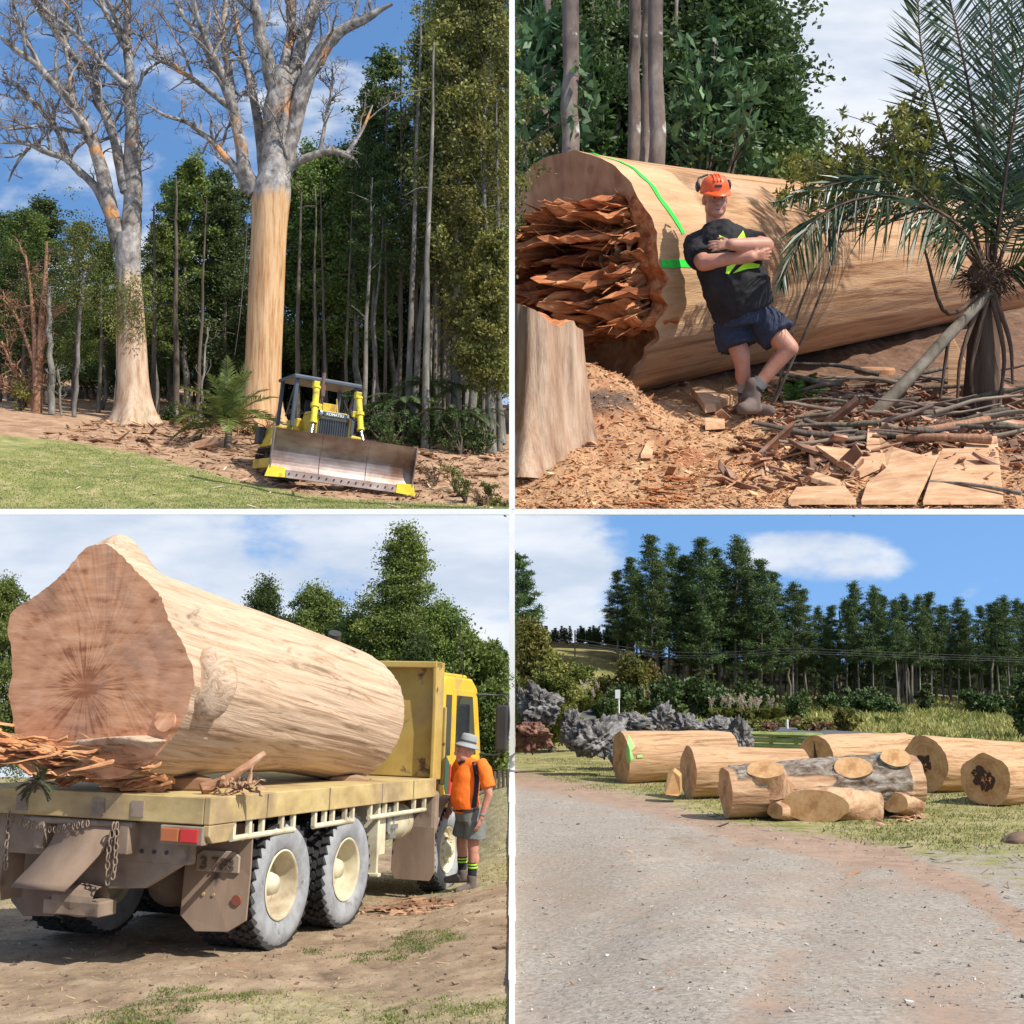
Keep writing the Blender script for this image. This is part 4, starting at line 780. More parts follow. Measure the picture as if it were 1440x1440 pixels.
def wheel(x, y, r=WR, w_=.30, dual=False, sgn=1, name='wheel'):
    o = MB(); R2 = r
    prof = [(R2 * .56, -.11), (R2 * .62, -.135), (R2 * .80, -.15), (R2 * .94, -.14), (R2 * .975, -.115)] + [(R2 * .975, .115), (R2 * .94, .14), (R2 * .80, .15), (R2 * .62, .135), (R2 * .56, .11)]
    ty = MB(); c = np.array((x, y, r))
    ty.lathe(prof[:5], c, (1, 0, 0), 56, 1); ty.lathe(prof[4:6], c, (1, 0, 0), 56, 0); ty.lathe(prof[5:], c, (1, 0, 0), 56, 1)
    N_ = 34                                                # chunky chevron tread lugs
    for i in range(N_):
        for row, (xo, wdt, off) in enumerate(((-.098, .072, 0), (-.034, .062, .35), (.034, .062, .6), (.098, .072, .25))):
            a = (i + off) * 2 * math.pi / N_; rr = R2 * .985; rt_ = rotx(a) @ rotz(.35 * (1 if row % 2 else -1)); ty.box(c + np.array((xo, 0, 0)) + rotx(a) @ np.array((0, 0, rr)), (wdt, .072, .05), rt_, 0, .88)
    t_ = ty.build('tyre', [rubber, tyre_side], None, False); p = empty('wheel'); p.parent = T; t_.parent = p
    for q in t_.data.polygons: q.use_smooth = q.material_index == 1
    s_ = sgn; rm = MB()
    pf = [(R2 * .57, .125), (R2 * .545, .135), (R2 * .52, .11), (R2 * .50, .0), (R2 * .46, -.10), (R2 * .30, -.13), (R2 * .20, -.11), (R2 * .19, -.0), (R2 * .15, .06), (.0, .07)] if name == 'wheel' else [(R2 * .57, .125), (R2 * .53, .13), (R2 * .50, .05), (R2 * .36, .10), (R2 * .22, .12), (R2 * .17, .15), (R2 * .12, .19), (0, .20)]
    rm.lathe([(a, h * s_) for a, h in pf], c, (1, 0, 0), 44); rm.lathe([(R2 * .56, -.12 * s_), (R2 * .45, -.08 * s_)], c, (1, 0, 0), 44); rim = rm.build('rim', t_cream, p, True)
    nb = MB()
    for i in range(10): a = i * .628; q = c + np.array((0, math.cos(a), math.sin(a))) * R2 * (.26 if name == 'wheel' else .30); nb.cyl(q + (s_ * (-.12 if name == 'wheel' else .08), 0, 0), q + (s_ * (-.06 if name == 'wheel' else .14), 0, 0), .018, n=6)
    nb.build('wheel_nut', t_cream, rim); return p
A2, AF = 1.38, 4.35
for y in (0, A2):
    wheel(OX, y); wheel(-OX, y, sgn=-1); wheel(OX - .34, y); wheel(-OX + .34, y, sgn=-1)
wheel(OX, AF, r=.50, sgn=1, name='front_wheel'); wheel(-OX, AF, r=.50, sgn=-1, name='front_wheel')
DZ = 1.40; D0, D1 = -1.42, 3.72; HW = 1.24
d = MB(); d.box((0, (D0 + D1) / 2, DZ - .03), (2 * HW - .06, D1 - D0 - .06, .05)); d.box((HW - .03, (D0 + D1) / 2, DZ - .11), (.06, D1 - D0, .22)); d.box((-HW + .03, (D0 + D1) / 2, DZ - .11), (.06, D1 - D0, .22)); d.box((0, D0 + .035, DZ - .112), (2 * HW - .124, .07, .216))
d.prism(np.array([(HW - .055, D0 - .003, DZ - .225), (HW - .055, D0 + .42, DZ - .225), (HW - .055, D0 + .30, DZ - .37), (HW - .055, D0 + .06, DZ - .37), (HW - .055, D0 - .003, DZ - .31)]), (.058, 0, 0))
deck = d.build('deck', t_deck, T, bevel=.008)
ss_ = MB()
for y in (D0 + .95, D0 + 2.2, D0 + 3.5, D0 + 4.4): ss_.box((HW + .003, y, DZ - .11), (.012, .012, .20))
ss_.build('seam', t_dust, deck)
for y in (D0 + .75, D0 + 1.65, D0 + 2.1):
    q = MB(); q.box((-HW + 2.48 * ((y - D0) / 2.9), D0 - .004, DZ - .12), (.12, .012, .13)); q.build('pocket', t_dust, deck)
for y0, y1 in ((D0 + .42, D0 + 1.55), (D0 + 1.95, D0 + 2.85), (D0 + 3.25, D1 - .25)):
    q = MB(); q.cyl((HW - .04, y0, DZ - .36), (HW - .04, y1, DZ - .36), .026, n=10)
    for f in (.02, .26, .46, .78, .98): q.box((HW - .04, y0 + (y1 - y0) * f, DZ - .28), (.04, .045, .16))
    q.build('rope_rail', t_cream, T)
ch = MB()
for sx in (-.42, .42): ch.box((sx, 1.9, 1.03), (.10, 6.6, .26))
for y in np.linspace(D0 + .3, D1 - .3, 9): ch.box((0, y, DZ - .13), (2.3, .08, .12))
ch.box((0, D0 + .25, 1.0), (1.9, .12, .34)); ch.prism(np.array([(-.5, D0 + .2, .86), (.95, D0 + .2, .86), (.55, D0 + .2, .62), (-.25, D0 + .2, .55), (-.5, D0 + .2, .62)]), (0, .06, 0)); ch.build('chassis', t_dust, T, bevel=.01)
axl = MB()
for y in (0, A2): axl.cyl((-.85, y, .52), (.85, y, .52), .09, n=12); axl.ell((.05, y, .52), (.24, .26, .24), 18)
axl.build('axle', t_dust, T, True)
bt = MB()
for x in (.5, .62, .74): bt.cyl((x, D0 + .195, .92), (x, D0 + .18, .92), .018, n=8)
bt.cyl((.35, D0 + .2, 1.0), (.35, D0 + .17, 1.0), .04, n=14); bt.build('bolts', steel_dark, T)
fp = MB(); q = smooth_path([(.02, D0 + .06, 1.12), (-.0, D0 + .0, .95), (-.08, D0 - .08, .80), (-.22, D0 - .18, .60)], 14)
V = np.array([(a + sx * .27, b, c) for a, b, c in q for sx in (-1, 1)]); fp.add(V, [(2 * i, 2 * i + 1, 2 * i + 3, 2 * i + 2) for i in range(13)]); o = fp.build('loose_flap', t_flap, T, True); sm = o.modifiers.new('thickness', 'SOLIDIFY'); sm.thickness = .015
hk = MB(); hk.lathe([(.12, -.2), (.14, 0), (.12, .2)], (.0, D0 + .1, .5), (1, 0, 0), 16); hk.box((.0, D0 + .1, .45), (.55, .25, .12)); hk.box((-.95, D0 + .3, .8), (.16, .3, .75)); hk.cyl((-.6, D0 + .05, 1.14), (.5, D0 + .05, 1.14), .03, n=8); hk.build('tow_gear', t_dust, T, bevel=.02)
for sx in (-1, 1):     # mud flaps behind the rear wheels, the right one carries the plate
    q = MB(); x0, x1 = (.56, 1.22) if sx > 0 else (-1.22, -.56); c = .10
    q.prism(np.array([(x0, -.63, 1.14), (x1 - .02, -.63, 1.14), (x1, -.66, .7), (x1 + .02, -.72, .34), (x1 - .14, -.74, .24), (x0 + .2, -.74, .22), (x0 + .03, -.72, .34), (x0, -.66, .6)]), (0, .02, 0)); mf = q.build('mud_flap', t_flap, T, bevel=.006)
    if sx > 0:
        p = MB(); p.prism(np.array([(.70, -.695, .72), (1.12, -.695, .72), (1.12, -.695, .86), (1.06, -.692, .90), (.76, -.692, .90), (.70, -.695, .86)]), (0, .03, 0)); pl = p.build('number_plate', flat('muddy_plate', (.33, .255, .19), .95), mf, bevel=.006)
        text('3 788', .15, pl, (.91, -.703, .785), (R(90), 0, 0), flat('muddy_figures', (.12, .085, .06), .9), .008)
        r_ = MB(); r_.cyl((1.13, -.70, .50), (1.13, -.72, .50), .045, n=20); r_.build('reflector', flat('dull_red', (.24, .075, .04), .6), mf)
        b = MB()
        for x in (.80, .90): b.cyl((x, -.70, .53), (x, -.715, .53), .014, n=8)
        b.build('rivet', t_deck, mf)
lm = MB(); lm.box((1.0, D0 + .02, DZ - .31), (.40, .10, .15)); lamp = lm.build('lamp_housing', t_dust, T, bevel=.01)
for x, c, n_ in ((.90, (.42, .12, .03), 'indicator_lens'), (1.08, (.55, .02, .015), 'tail_light')): q = MB(); q.box((x, D0 - .035, DZ - .31), (.165, .02, .11)); q.build(n_, flat(n_, c, .3, spec=.6), lamp, bevel=.008)
def chain(pts, parent, s_=.045):
    p = smooth_path(pts, 40); L = np.concatenate(([0], np.cumsum(np.linalg.norm(np.diff(p, axis=0), axis=1)))); k = int(L[-1] / (s_ * 1.25)); mb = MB()
    for i in range(k):
        l_ = (i + .5) * L[-1] / k; c = np.array([np.interp(l_, L, p[:, j]) for j in range(3)]); th = np.linspace(0, 2 * np.pi, 13); a = (1, 0) if i % 2 else (0, 1)
        mb.tube(np.array([c + np.array((a[0] * math.sin(x) * s_ * .42, a[1] * math.sin(x) * s_ * .42, math.cos(x) * s_ * .78)) for x in th]), s_ * .14, 6, 0, False)
    return mb.build('chain', t_dust, parent, True)
chain([(-.68, D0 - .05, 1.2), (-.68, D0 - .05, .9), (-.66, D0 - .05, .72)], T); chain([(.36, D0 - .03, 1.16), (.34, D0 - .05, .9), (.36, D0 - .05, .66)], T); chain([(.38, D0 - .02, 1.16), (.42, D0 - .06, .8), (.39, D0 - .05, .72)], T); chain([(-.7, D0, 1.14), (-.3, D0 - .02, 1.07), (.1, D0, 1.14)], T, .035)
h = MB(); HB = 1.40; h.box((0, D1 + .03, DZ + HB / 2), (2 * HW - .1, .08, HB)); h.box((0, D1 - .02, DZ + HB - .04), (2 * HW, .26, .08))
for sx in (-1, 1): h.prism(np.array([(sx * (HW - .05), D1 - .12, DZ - .02), (sx * (HW - .05), D1 + .14, DZ - .02), (sx * (HW - .05), D1 + .14, DZ + HB), (sx * (HW - .05), D1 - .15, DZ + HB), (sx * (HW - .05), D1 - .12, DZ + HB - .55)]), (sx * .05, 0, 0))
h.box((HW - .02, D1 + .24, DZ + .38), (.05, .05, .95)); h.build('headboard', t_head, T, bevel=.012)
c = MB(); C0, C1 = D1 + .38, D1 + 1.95; cw = 1.13
sec = [(C0, .62), (C0, 2.52), (C0 + .12, 2.66), (C1 - .45, 2.66), (C1 - .22, 2.54), (C1, 1.72), (C1 + .02, .62)]
c.prism(np.array([(-cw, y, z) for y, z in sec]), (2 * cw, 0, 0)); c.box((0, (C0 + C1) / 2 - .12, 2.68), (2 * cw - .2, C1 - C0 - .5, .06)); cabo = c.build('cab', t_yel, T, bevel=.05)
dr = MB(); dr.prism(np.array([(cw - .01, C0 + .40, .85), (cw - .01, C1 - .10, .85), (cw - .01, C1 - .12, 1.70), (cw - .01, C1 - .38, 2.5), (cw - .01, C0 + .40, 2.5)]), (.022, 0, 0)); door = dr.build('door', t_yel, cabo, bevel=.012)
gl = MB(); gl.prism(np.array([(cw + .006, C0 + .50, 1.66), (cw + .006, C1 - .26, 1.66), (cw + .006, C1 - .46, 2.42), (cw + .006, C0 + .50, 2.42)]), (.012, 0, 0)); gl.build('window', glass, door)
g2 = MB(); g2.prism(np.array([(cw - .004, C0 + .14, 1.66), (cw - .004, C0 + .34, 1.66), (cw - .004, C0 + .34, 2.42), (cw - .004, C0 + .14, 2.42)]), (.012, 0, 0)); g2.build('window', glass, cabo)
g3 = MB(); g3.prism(np.array([(-cw + .12, C1 + .015, 1.75), (cw - .12, C1 + .015, 1.75), (cw - .12, C1 - .19, 2.48), (-cw + .12, C1 - .19, 2.48)]), (0, .012, 0)); g3.build('windscreen', glass, cabo)
for k, (col, z0, z1) in enumerate((((.03, .10, .07), 1.36, 1.62), ((.55, .05, .03), 1.22, 1.50))):
    q = MB(); q.prism(np.array([(cw - .004, C0 + .18 + k * .16, z0 - .1), (cw - .004, C0 + .32 + k * .16, z0 - .3), (cw - .004, C0 + .32 + k * .16, z1 - .05), (cw - .004, C0 + .18 + k * .16, z1 + .05)]), (.019 if k else .012, 0, 0)); q.build('stripe', flat('stripe_paint' + str(k), col, .4), cabo)
hn = MB(); hn.box((cw + .03, C0 + .52, 1.5), (.03, .16, .04)); hn.build('handle', steel_dark, door, bevel=.008)
gt = MB(); gt.tube(smooth_path([(cw - .05, C0 + .05, 2.56), (cw - .02, C0 + .3, 2.62), (cw - .02, C1 - .5, 2.58), (cw - .03, C1 - .25, 2.44)], 12), .018, 6); gt.build('rain_gutter', t_yel, cabo, True)
mr_ = MB(); mr_.box((cw + .30, C1 - .02, 2.02), (.18, .07, .62)); mir = mr_.build('wing_mirror', steel_dark, T, bevel=.03)
ar = MB(); ar.tube(smooth_path([(cw - .02, C1 - .28, 2.46), (cw + .20, C1 - .05, 2.46), (cw + .36, C1 - .02, 2.42), (cw + .40, C1 - .02, 2.0), (cw + .3, C1 - .02, 1.68), (cw, C1 - .05, 1.66)], 18), .014, 6); ar.build('mirror_arm', steel_dark, mir, True)
an = MB(); an.tube([(cw - .1, C1 - .55, 2.66), (cw - .16, C1 - .75, 3.6)], .006, 5); an.build('aerial', steel_dark, T)
ex = MB(); ex.tube(smooth_path([(-.35, D1 + .25, 1.3), (-.35, D1 + .25, 2.8), (-.35, D1 + .22, 2.95), (-.28, D1 + .12, 3.16)], 12), .085, 14, cap=True); ex.build('exhaust_stack', steel_dark, T, True)
en = MB()
for _ in range(24): en.box((rg.uniform(.5, 1.12), D1 + rg.uniform(.16, .36), rg.uniform(.9, 1.75)), rg.uniform(.05, .22, 3))
en.build('engine_bay', flat('engine_grey', (.12, .115, .11), .5, .5), T, bevel=.01)
fd = MB(); a_ = np.linspace(R(-8), R(158), 14); arc = [np.array((.0, AF + .66 * math.cos(x), .50 + .66 * math.sin(x))) for x in a_]
for sx in (-1, 1):
    q = MB(); V = []
    for p_ in arc: V += [(sx * (OX - .2), p_[1], p_[2]), (sx * (OX + .2), p_[1], p_[2])]
    q.add(np.array(V), [(2 * i, 2 * i + 1, 2 * i + 3, 2 * i + 2) for i in range(13)]); o = q.build('mudguard', t_dust, T, True); sm = o.modifiers.new('thickness', 'SOLIDIFY'); sm.thickness = .02
    q = MB(); q.prism(np.array([(sx * (OX - .33), AF - .69, .82), (sx * (OX + .2), AF - .69, .82), (sx * (OX + .22), AF - .70, .3), (sx * (OX + .16), AF - .70, .2), (sx * (OX - .28), AF - .70, .2), (sx * (OX - .34), AF - .70, .3)]), (0, .02, 0)); f = q.build('mud_flap', t_flap, T)
    q = MB(); q.box((sx * OX, AF - .60, 1.0), (.4, .16, .5)); q.build('guard_bracket', t_dust, T, bevel=.05)
bx_ = MB(); bx_.box((HW - .22, D0 + 3.58, .82), (.34, .05, .82)); bx_.box((HW - .22, D0 + 3.58, .42), (.40, .08, .04)); bx_.box((HW - .24, D0 + 3.74, .86), (.3, .24, .5)); bx_.build('side_locker', t_cream, T, bevel=.01)
tk = MB(); tk.cyl((HW - .28, D0 + 3.95, .92), (HW - .28, D0 + 4.65, .92), .20, n=28)
for y in (4.05, 4.5): tk.cyl((HW - .28, D0 + y, .92), (HW - .28, D0 + y + .04, .92), .21, n=28)
tk.build('air_tank', t_cream, T, True, bevel=.02)
bb = MB()
for i, z in enumerate((.80, .9, 1.0)): bb.box((HW - .12, D0 + 4.0 + i * .05, z), (.12, .16, .05))
bb.cyl((HW - .1, D0 + 3.93, .85), (HW - .1, D0 + 3.93, 1.12), .03, n=10); bb.cyl((HW - .1, D0 + 4.05, .85), (HW - .1, D0 + 4.05, 1.12), .03, n=10); bb.build('valve_block', flat('alloy', (.35, .35, .33), .4, .6), T)
bpy.context.view_layer.update()
TW = np.array(T.matrix_world); tw = lambda x, y, z: (TW @ np.array((x, y, z, 1)))[:3]
print('deck', [tuple(round(c) for c in proj(tw(*q))) for q in ((HW, D0, DZ), (-HW, D0, DZ), (HW, D1, DZ), (HW, D1, DZ + HB), (OX + .15, 0, WR), (OX + .15, A2, WR), (OX + .15, AF, .5))])
# ---- the giant log section on the deck
log_side = M('log_side', [(.27, (.12, .065, .035)), (.40, (.40, .25, .15)), (.50, (.56, .395, .265)), (.60, (.62, .45, .31)), (.78, (.44, .27, .16))], (.55, 12, 12), 9, .85, .8, .03, mix=[((.11, .085, .055), (.55, 2.0, 2.0), .58, .70), ((.40, .21, .11), (.4, 1.2, 1.2), .62, .78), ((.05, .035, .025), (2.2, 16, 16), .68, .74)], nrough=.74, dist=1.2)
log_end = M('log_end', [(.32, (.30, .11, .05)), (.44, (.56, .26, .13)), (.56, (.66, .33, .175)), (.72, (.72, .43, .26))], (2.5, 3.0, 14.0), 6, .8, .35, .015, rings=(30, .30, -.36, .8), mix=[((.24, .10, .05), 1.2, .56, .8), ((.50, .30, .20), .9, .55, .8)])
red_splint = M('red_splinter', [(.30, (.18, .065, .03)), (.45, (.44, .185, .075)), (.6, (.60, .31, .14)), (.76, (.72, .47, .27))], (5, 5, 9), 8, .9, .9, .03, nrough=.7, island=.2)
out = np.array([(14, 862), (30, 850), (51, 838), (70, 822), (84, 811), (100, 795), (113, 784), (122, 778), (133, 775), (145, 774), (156, 777), (166, 783), (176, 791), (185, 799), (193, 807), (204, 815), (213, 824), (222, 834), (229, 844), (233, 856), (236, 867), (241, 877), (247, 887), (255, 901), (262, 916), (269, 932), (274, 949), (275, 960), (273, 970), (268, 985), (264, 1000), (255, 1018), (244, 1036), (225, 1060), (205, 1078), (170, 1088), (130, 1090), (95, 1084), (60, 1072), (36, 1050), (20, 1025), (15, 990), (13, 950), (13, 905)], float)
la = R(20); na = np.array((-math.sin(la), -math.cos(la), 0)); c0 = P(150, 930, 10.35)
def on_plane(px, py):
    d_ = P(px, py, 1.0); return d_ * (np.dot(c0, na) / np.dot(d_, na))
near = np.array([on_plane(a, b) for a, b in out]); near = near
far_c = P(502, 1012, 14.55); cen = near.mean(0); axis = unit(far_c - cen); fr = frameX(cen, axis); inv = np.array(fr.inverted())
loc = near @ inv[:3, :3].T + inv[:3, 3]; ang = np.arctan2(loc[:, 2], loc[:, 1]); rad = np.hypot(loc[:, 1], loc[:, 2]); o_ = np.argsort(ang)
NA = 220; th = np.linspace(-np.pi, np.pi, NA, endpoint=False); r0 = np.interp(th, ang[o_], rad[o_], period=2 * np.pi); kz = np.hanning(11); kz /= kz.sum(); r0 = np.convolve(np.concatenate((r0[-5:], r0, r0[:5])), kz, 'valid'); r0 = r0 * (1 + .002 * noise(np.stack((th * 22, 0 * th, 0 * th), -1))); x0 = np.interp(th, ang[o_], loc[o_, 0], period=2 * np.pi)
L = np.linalg.norm(far_c - cen); rf_ = m(87, 14.55); ts = np.concatenate((np.linspace(0, .2, 12), np.linspace(.24, .93, 60), 1 - .07 * (1 - np.linspace(.1, 1, 8))))
def ridge(a0, wd): return np.exp(-((((th - a0 + np.pi) % (2 * np.pi)) - np.pi) / wd) ** 2)
rings = []
for t in ts:
    s_ = sstep(t, 0, .75) ** .8; x = x0 * (1 - t) + L * t; r_ = r0 * (1 - s_) + rf_ * s_
    r_ = r_ + .22 * ridge(1.42, .30) * np.exp(-((t - .05) / .045) ** 2) + .05 * ridge(.25, .25) * np.exp(-((t - .13) / .06) ** 2) - .10 * ridge(-.15, .16) * np.exp(-((t - .05) / .06) ** 2)
    if t > .93: r_ = r_ * (1 - .42 * ((t - .93) / .07) ** 2)
    q = np.stack((np.cos(th) * 2.2, np.sin(th) * 2.2, np.full(NA, t * 2.2)), -1); r_ = r_ * (1 + .022 * fbm(q, 3)) + .006 * noise(np.stack((th * 18, th * 0, np.full(NA, t * 4)), -1)) + .007 * noise(np.stack((th * 40, th * 0, np.full(NA, t * 9)), -1))
    rings.append(np.stack((x + (.05 * (noise(q * 2) if t > .98 else 0)), r_ * np.cos(th), r_ * np.sin(th)), -1))
V = np.array(rings); k = len(ts); i = np.arange(k - 1)[:, None] * NA + np.arange(NA); j = np.arange(k - 1)[:, None] * NA + (np.arange(NA) + 1) % NA
mb = MB(); mb.add(V.reshape(-1, 3), np.stack((i, j, j + NA, i + NA), -1).reshape(-1, 4), 0)
cc = V[0].mean(0); fs = [V[0]] + [cc + (V[0] - cc) * f + np.array((.0, 0, 0)) for f in (.8, .6, .4, .2, .0)]; fv = np.array(fs); fv[1:, :, 0] += .008 * noise(fv[1:] * 5)
i = np.arange(5)[:, None] * NA + np.arange(NA); j = np.arange(5)[:, None] * NA + (np.arange(NA) + 1) % NA; mb.add(fv.reshape(-1, 3), np.stack((j, i, i + NA, j + NA), -1).reshape(-1, 4), 1); mb.add(V[-1], [tuple(range(NA))], 0)
LG = mb.build('giant_log', [log_side, log_end], None, True, None); LG.matrix_world = fr
for p_ in LG.data.polygons:
    if p_.material_index == 1: p_.use_smooth = False
tag(LG, 'giant pale log section with flat sawn end riding on the truck deck', 'log')
def burl(px, py, Y, r, label, name='knot'):
    q = P(px, py, Y); b = MB(); b.ell((0, 0, 0), (r * .55, r * .75, r * 1.0), 24); V_ = b.V[0]; V_ *= (1 + .12 * fbm(V_ * 7, 3))[:, None]; o = b.build(name, [log_side], LG, True); o.matrix_parent_inverse = Matrix.Identity(4)
    l_ = (inv @ np.append(q, 1))[:3]; o.location = l_; return o
burl(297, 962, 10.28, .30, ''); 
kn = MB(); kn.cyl((-.045, .0, 0), (.03, 0, 0), .10, .12, n=26)
ko = kn.build('knot_face', log_end, LG, True); l_ = (inv @ np.append(on_plane(233, 1012), 1))[:3]; ko.location = l_ + np.array((.03, 0, 0))
# splintered slab under the saw cut
mb = MB(); base = on_plane(120, 1070)
def shard(mb, a, d, L_, w_, t_, rg, mi=0):
    d = unit(d); s_ = unit(np.cross(d, rand_dir(1, rg)[0] * .5 + np.array((0, 0, 1)))); u_ = np.cross(s_, d); a = np.array(a); k_ = 5; V = []
    for i in range(k_):
        f = i / (k_ - 1); c_ = a + d * L_ * f + u_ * rg.normal() * t_ * .5; ww = w_ * (1 - f ** 1.6 * .92) * rg.uniform(.75, 1.1); tt_ = t_ * (1 - f * .9)
        V += [c_ - s_ * ww, c_ + s_ * ww * rg.uniform(.7, 1), c_ + u_ * tt_ + s_ * ww * .3, c_ + u_ * tt_ * .8 - s_ * ww * .6]
    F_ = [(0, 3, 2, 1), tuple(range(4 * k_ - 4, 4 * k_))]
    for i in range(k_ - 1):
        for q in range(4): F_.append((i * 4 + q, i * 4 + (q + 1) % 4, i * 4 + 4 + (q + 1) % 4, i * 4 + 4 + q))
    mb.add(np.array(V), F_, mi)
sl = MB()
for k_, (oy, W_, th_, s0, s1) in enumerate([(-12, .34, .05, -.05, .62), (-4, .48, .06, .0, 1.0), (4, .42, .07, .1, 1.0), (10, .55, .06, -.02, .95), (18, .34, .07, .05, 1.0), (26, .22, .06, .0, .55)]):
    ns, nl = 110, 9; S2 = np.linspace(s0, s1, ns); bp = np.array([P(236 - 262 * s, np.interp(236 - 262 * s, [-30, 20, 60, 120, 180, 236], [1040, 1040, 1052, 1062, 1070, 1082]) + oy, 10.62 - .18 * s) for s in S2]); ed = W_ * (.6 + .5 * fbm(np.stack((S2 * 9 + k_ * 3, 0 * S2, 0 * S2), -1), 3)) + .09 * np.abs(noise(np.stack((S2 * 45, 0 * S2 + k_, 0 * S2), -1))); ed = np.maximum(ed, .06); V = []
    for side in (0, 1):
        for t in np.linspace(0, 1, nl):
            zz_ = .05 * fbm(np.stack((S2 * 6 + k_ * 2, 0 * S2 + t, 0 * S2), -1), 3) + .022 * noise(np.stack((S2 * 50, 0 * S2 + t * .6, 0 * S2 + k_), -1)) - side * th_ * (1 - .9 * t) * (1 + .5 * noise(np.stack((S2 * 20, 0 * S2 + t, 0 * S2 + 5), -1))) - .05 * t * t
            V.append(bp + np.stack((-.62 * ed * t, -.55 * ed * t + .12 * (1 - t), zz_), -1))
    V = np.array(V).reshape(-1, 3); i_ = (np.arange(nl - 1)[:, None] * ns + np.arange(ns - 1)).ravel(); F1 = np.stack((i_, i_ + 1, i_ + ns + 1, i_ + ns), -1); o2 = nl * ns; e = np.arange(ns - 1) + (nl - 1) * ns; q0 = np.arange(nl - 1) * ns
    sl.add(V, np.vstack((F1, F1[:, ::-1] + o2, np.stack((e, e + 1, e + 1 + o2, e + o2), -1), np.stack((q0, q0 + ns, q0 + ns + o2, q0 + o2), -1), np.stack((q0 + ns - 1, q0 + ns - 1 + o2, q0 + 2 * ns - 1 + o2, q0 + 2 * ns - 1), -1))))
for i in range(50):
    px = rg.uniform(-30, 232); py = np.interp(px, [-30, 20, 60, 120, 180, 232], [1045, 1040, 1052, 1062, 1072, 1090]) + rg.normal() * 11; a = P(px + 14, py, 10.25 + rg.normal() * .1)
    shard(sl, a, (-.95 + rg.normal() * .12, .1 + rg.normal() * .15, rg.normal() * .13), rg.uniform(.2, .5), rg.uniform(.015, .04), rg.uniform(.012, .03), rg, 0)
so = sl.build('splintered_slab', red_splint); fr2 = Matrix.Translation(P(120, 1065, 10.25)); tag(so, 'red splintered wood slab hanging off the log end over the rear deck', 'splinters')
so.parent = LG; so.matrix_parent_inverse = fr.inverted(); del so['label']; del so['category']; so.name = 'splinters'
lp = MB(); Pp = [on_plane(a, b) + np.array((-.12, -.16, 0)) for a, b in ((118, 1052), (134, 1038), (175, 1034), (210, 1033), (238, 1040), (232, 1075), (212, 1098), (185, 1100), (150, 1078))]
Pp = [p_ + np.array((0, .5 * (i > 4), 0)) for i, p_ in enumerate(Pp)]; lp.prism(np.array(Pp), (.35, .55, -.02)); lo = lp.build('slab_lip', [log_side], None, True, fr, bevel=.03); lo.parent = LG; lo.matrix_parent_inverse = fr.inverted()
# bits on the deck
def tr_on(x, y): return tw(x, y, DZ)
b = MB(); a_ = tr_on(1.0, .95); b.tube(smooth_path([P(283, 1110, 10.5), P(318, 1096, 10.6), P(350, 1076, 10.7), P(372, 1060, 10.8)], 10), np.linspace(.05, .03, 10), 9, wob=.25); tag(b.build('broken_branch', red_trunk), 'broken red branch propped against the log on the deck edge', 'branch')
b = MB(); cbk = P(338, 1106, 10.45)
for i in range(40): shard(b, cbk + rg.normal(size=3) * np.array((.09, .03, .025)), rand_dir(1, rg, .1)[0] * np.array((1, .4, .5)), rg.uniform(.06, .16), .03, .02, rg)
tag(b.build('bark_lump', bark_chip), 'shaggy lump of bark lying under the broken branch on the deck', 'bark')
for px, lab, Y in ((490, 'flat wooden chock wedged under the front end of the log', 13.6), (262, 'wooden chock under the log behind the broken branch', 10.9)):
    b = MB(); q = P(px, 1103 + (px < 300) * 6, Y); b.prism(np.array([q + np.array(v_) for v_ in ((-.24, 0, -.02), (.2, .05, -.03), (.24, .05, .05), (.1, .03, .09), (-.2, 0, .08))]), (-.1, .3, 0)); tag(b.build('chock', bark_chip, bevel=.02), lab, 'chock')
mb = MB(); [frond(mb, P(52 + rg.normal() * 3, 1101, 10.15), rand_dir(1, rg, .6)[0], .18, 1, 10, .06, .012, rg) for _ in range(16)]; tag(mb.build('fern_sprig', [lf_fern, dark_trunk]), 'small green fern sprig caught under the log at the deck end', 'fern')
# bark pile on the dirt
mb = MB(); c_ = bl_on(605, 13.6)
for i in range(120): shard(mb, c_ + np.array((rg.normal() * .26, rg.normal() * .20, .0 + .03 * rg.uniform())), (rg.choice((-1, 1)), rg.normal() * .3, rg.normal() * .07), rg.uniform(.1, .4), .035, .025, rg)
tag(mb.build('bark_pile', bark_chip), 'flat pile of brown bark strips on the dirt in front of the standing man', 'bark', kind='stuff')
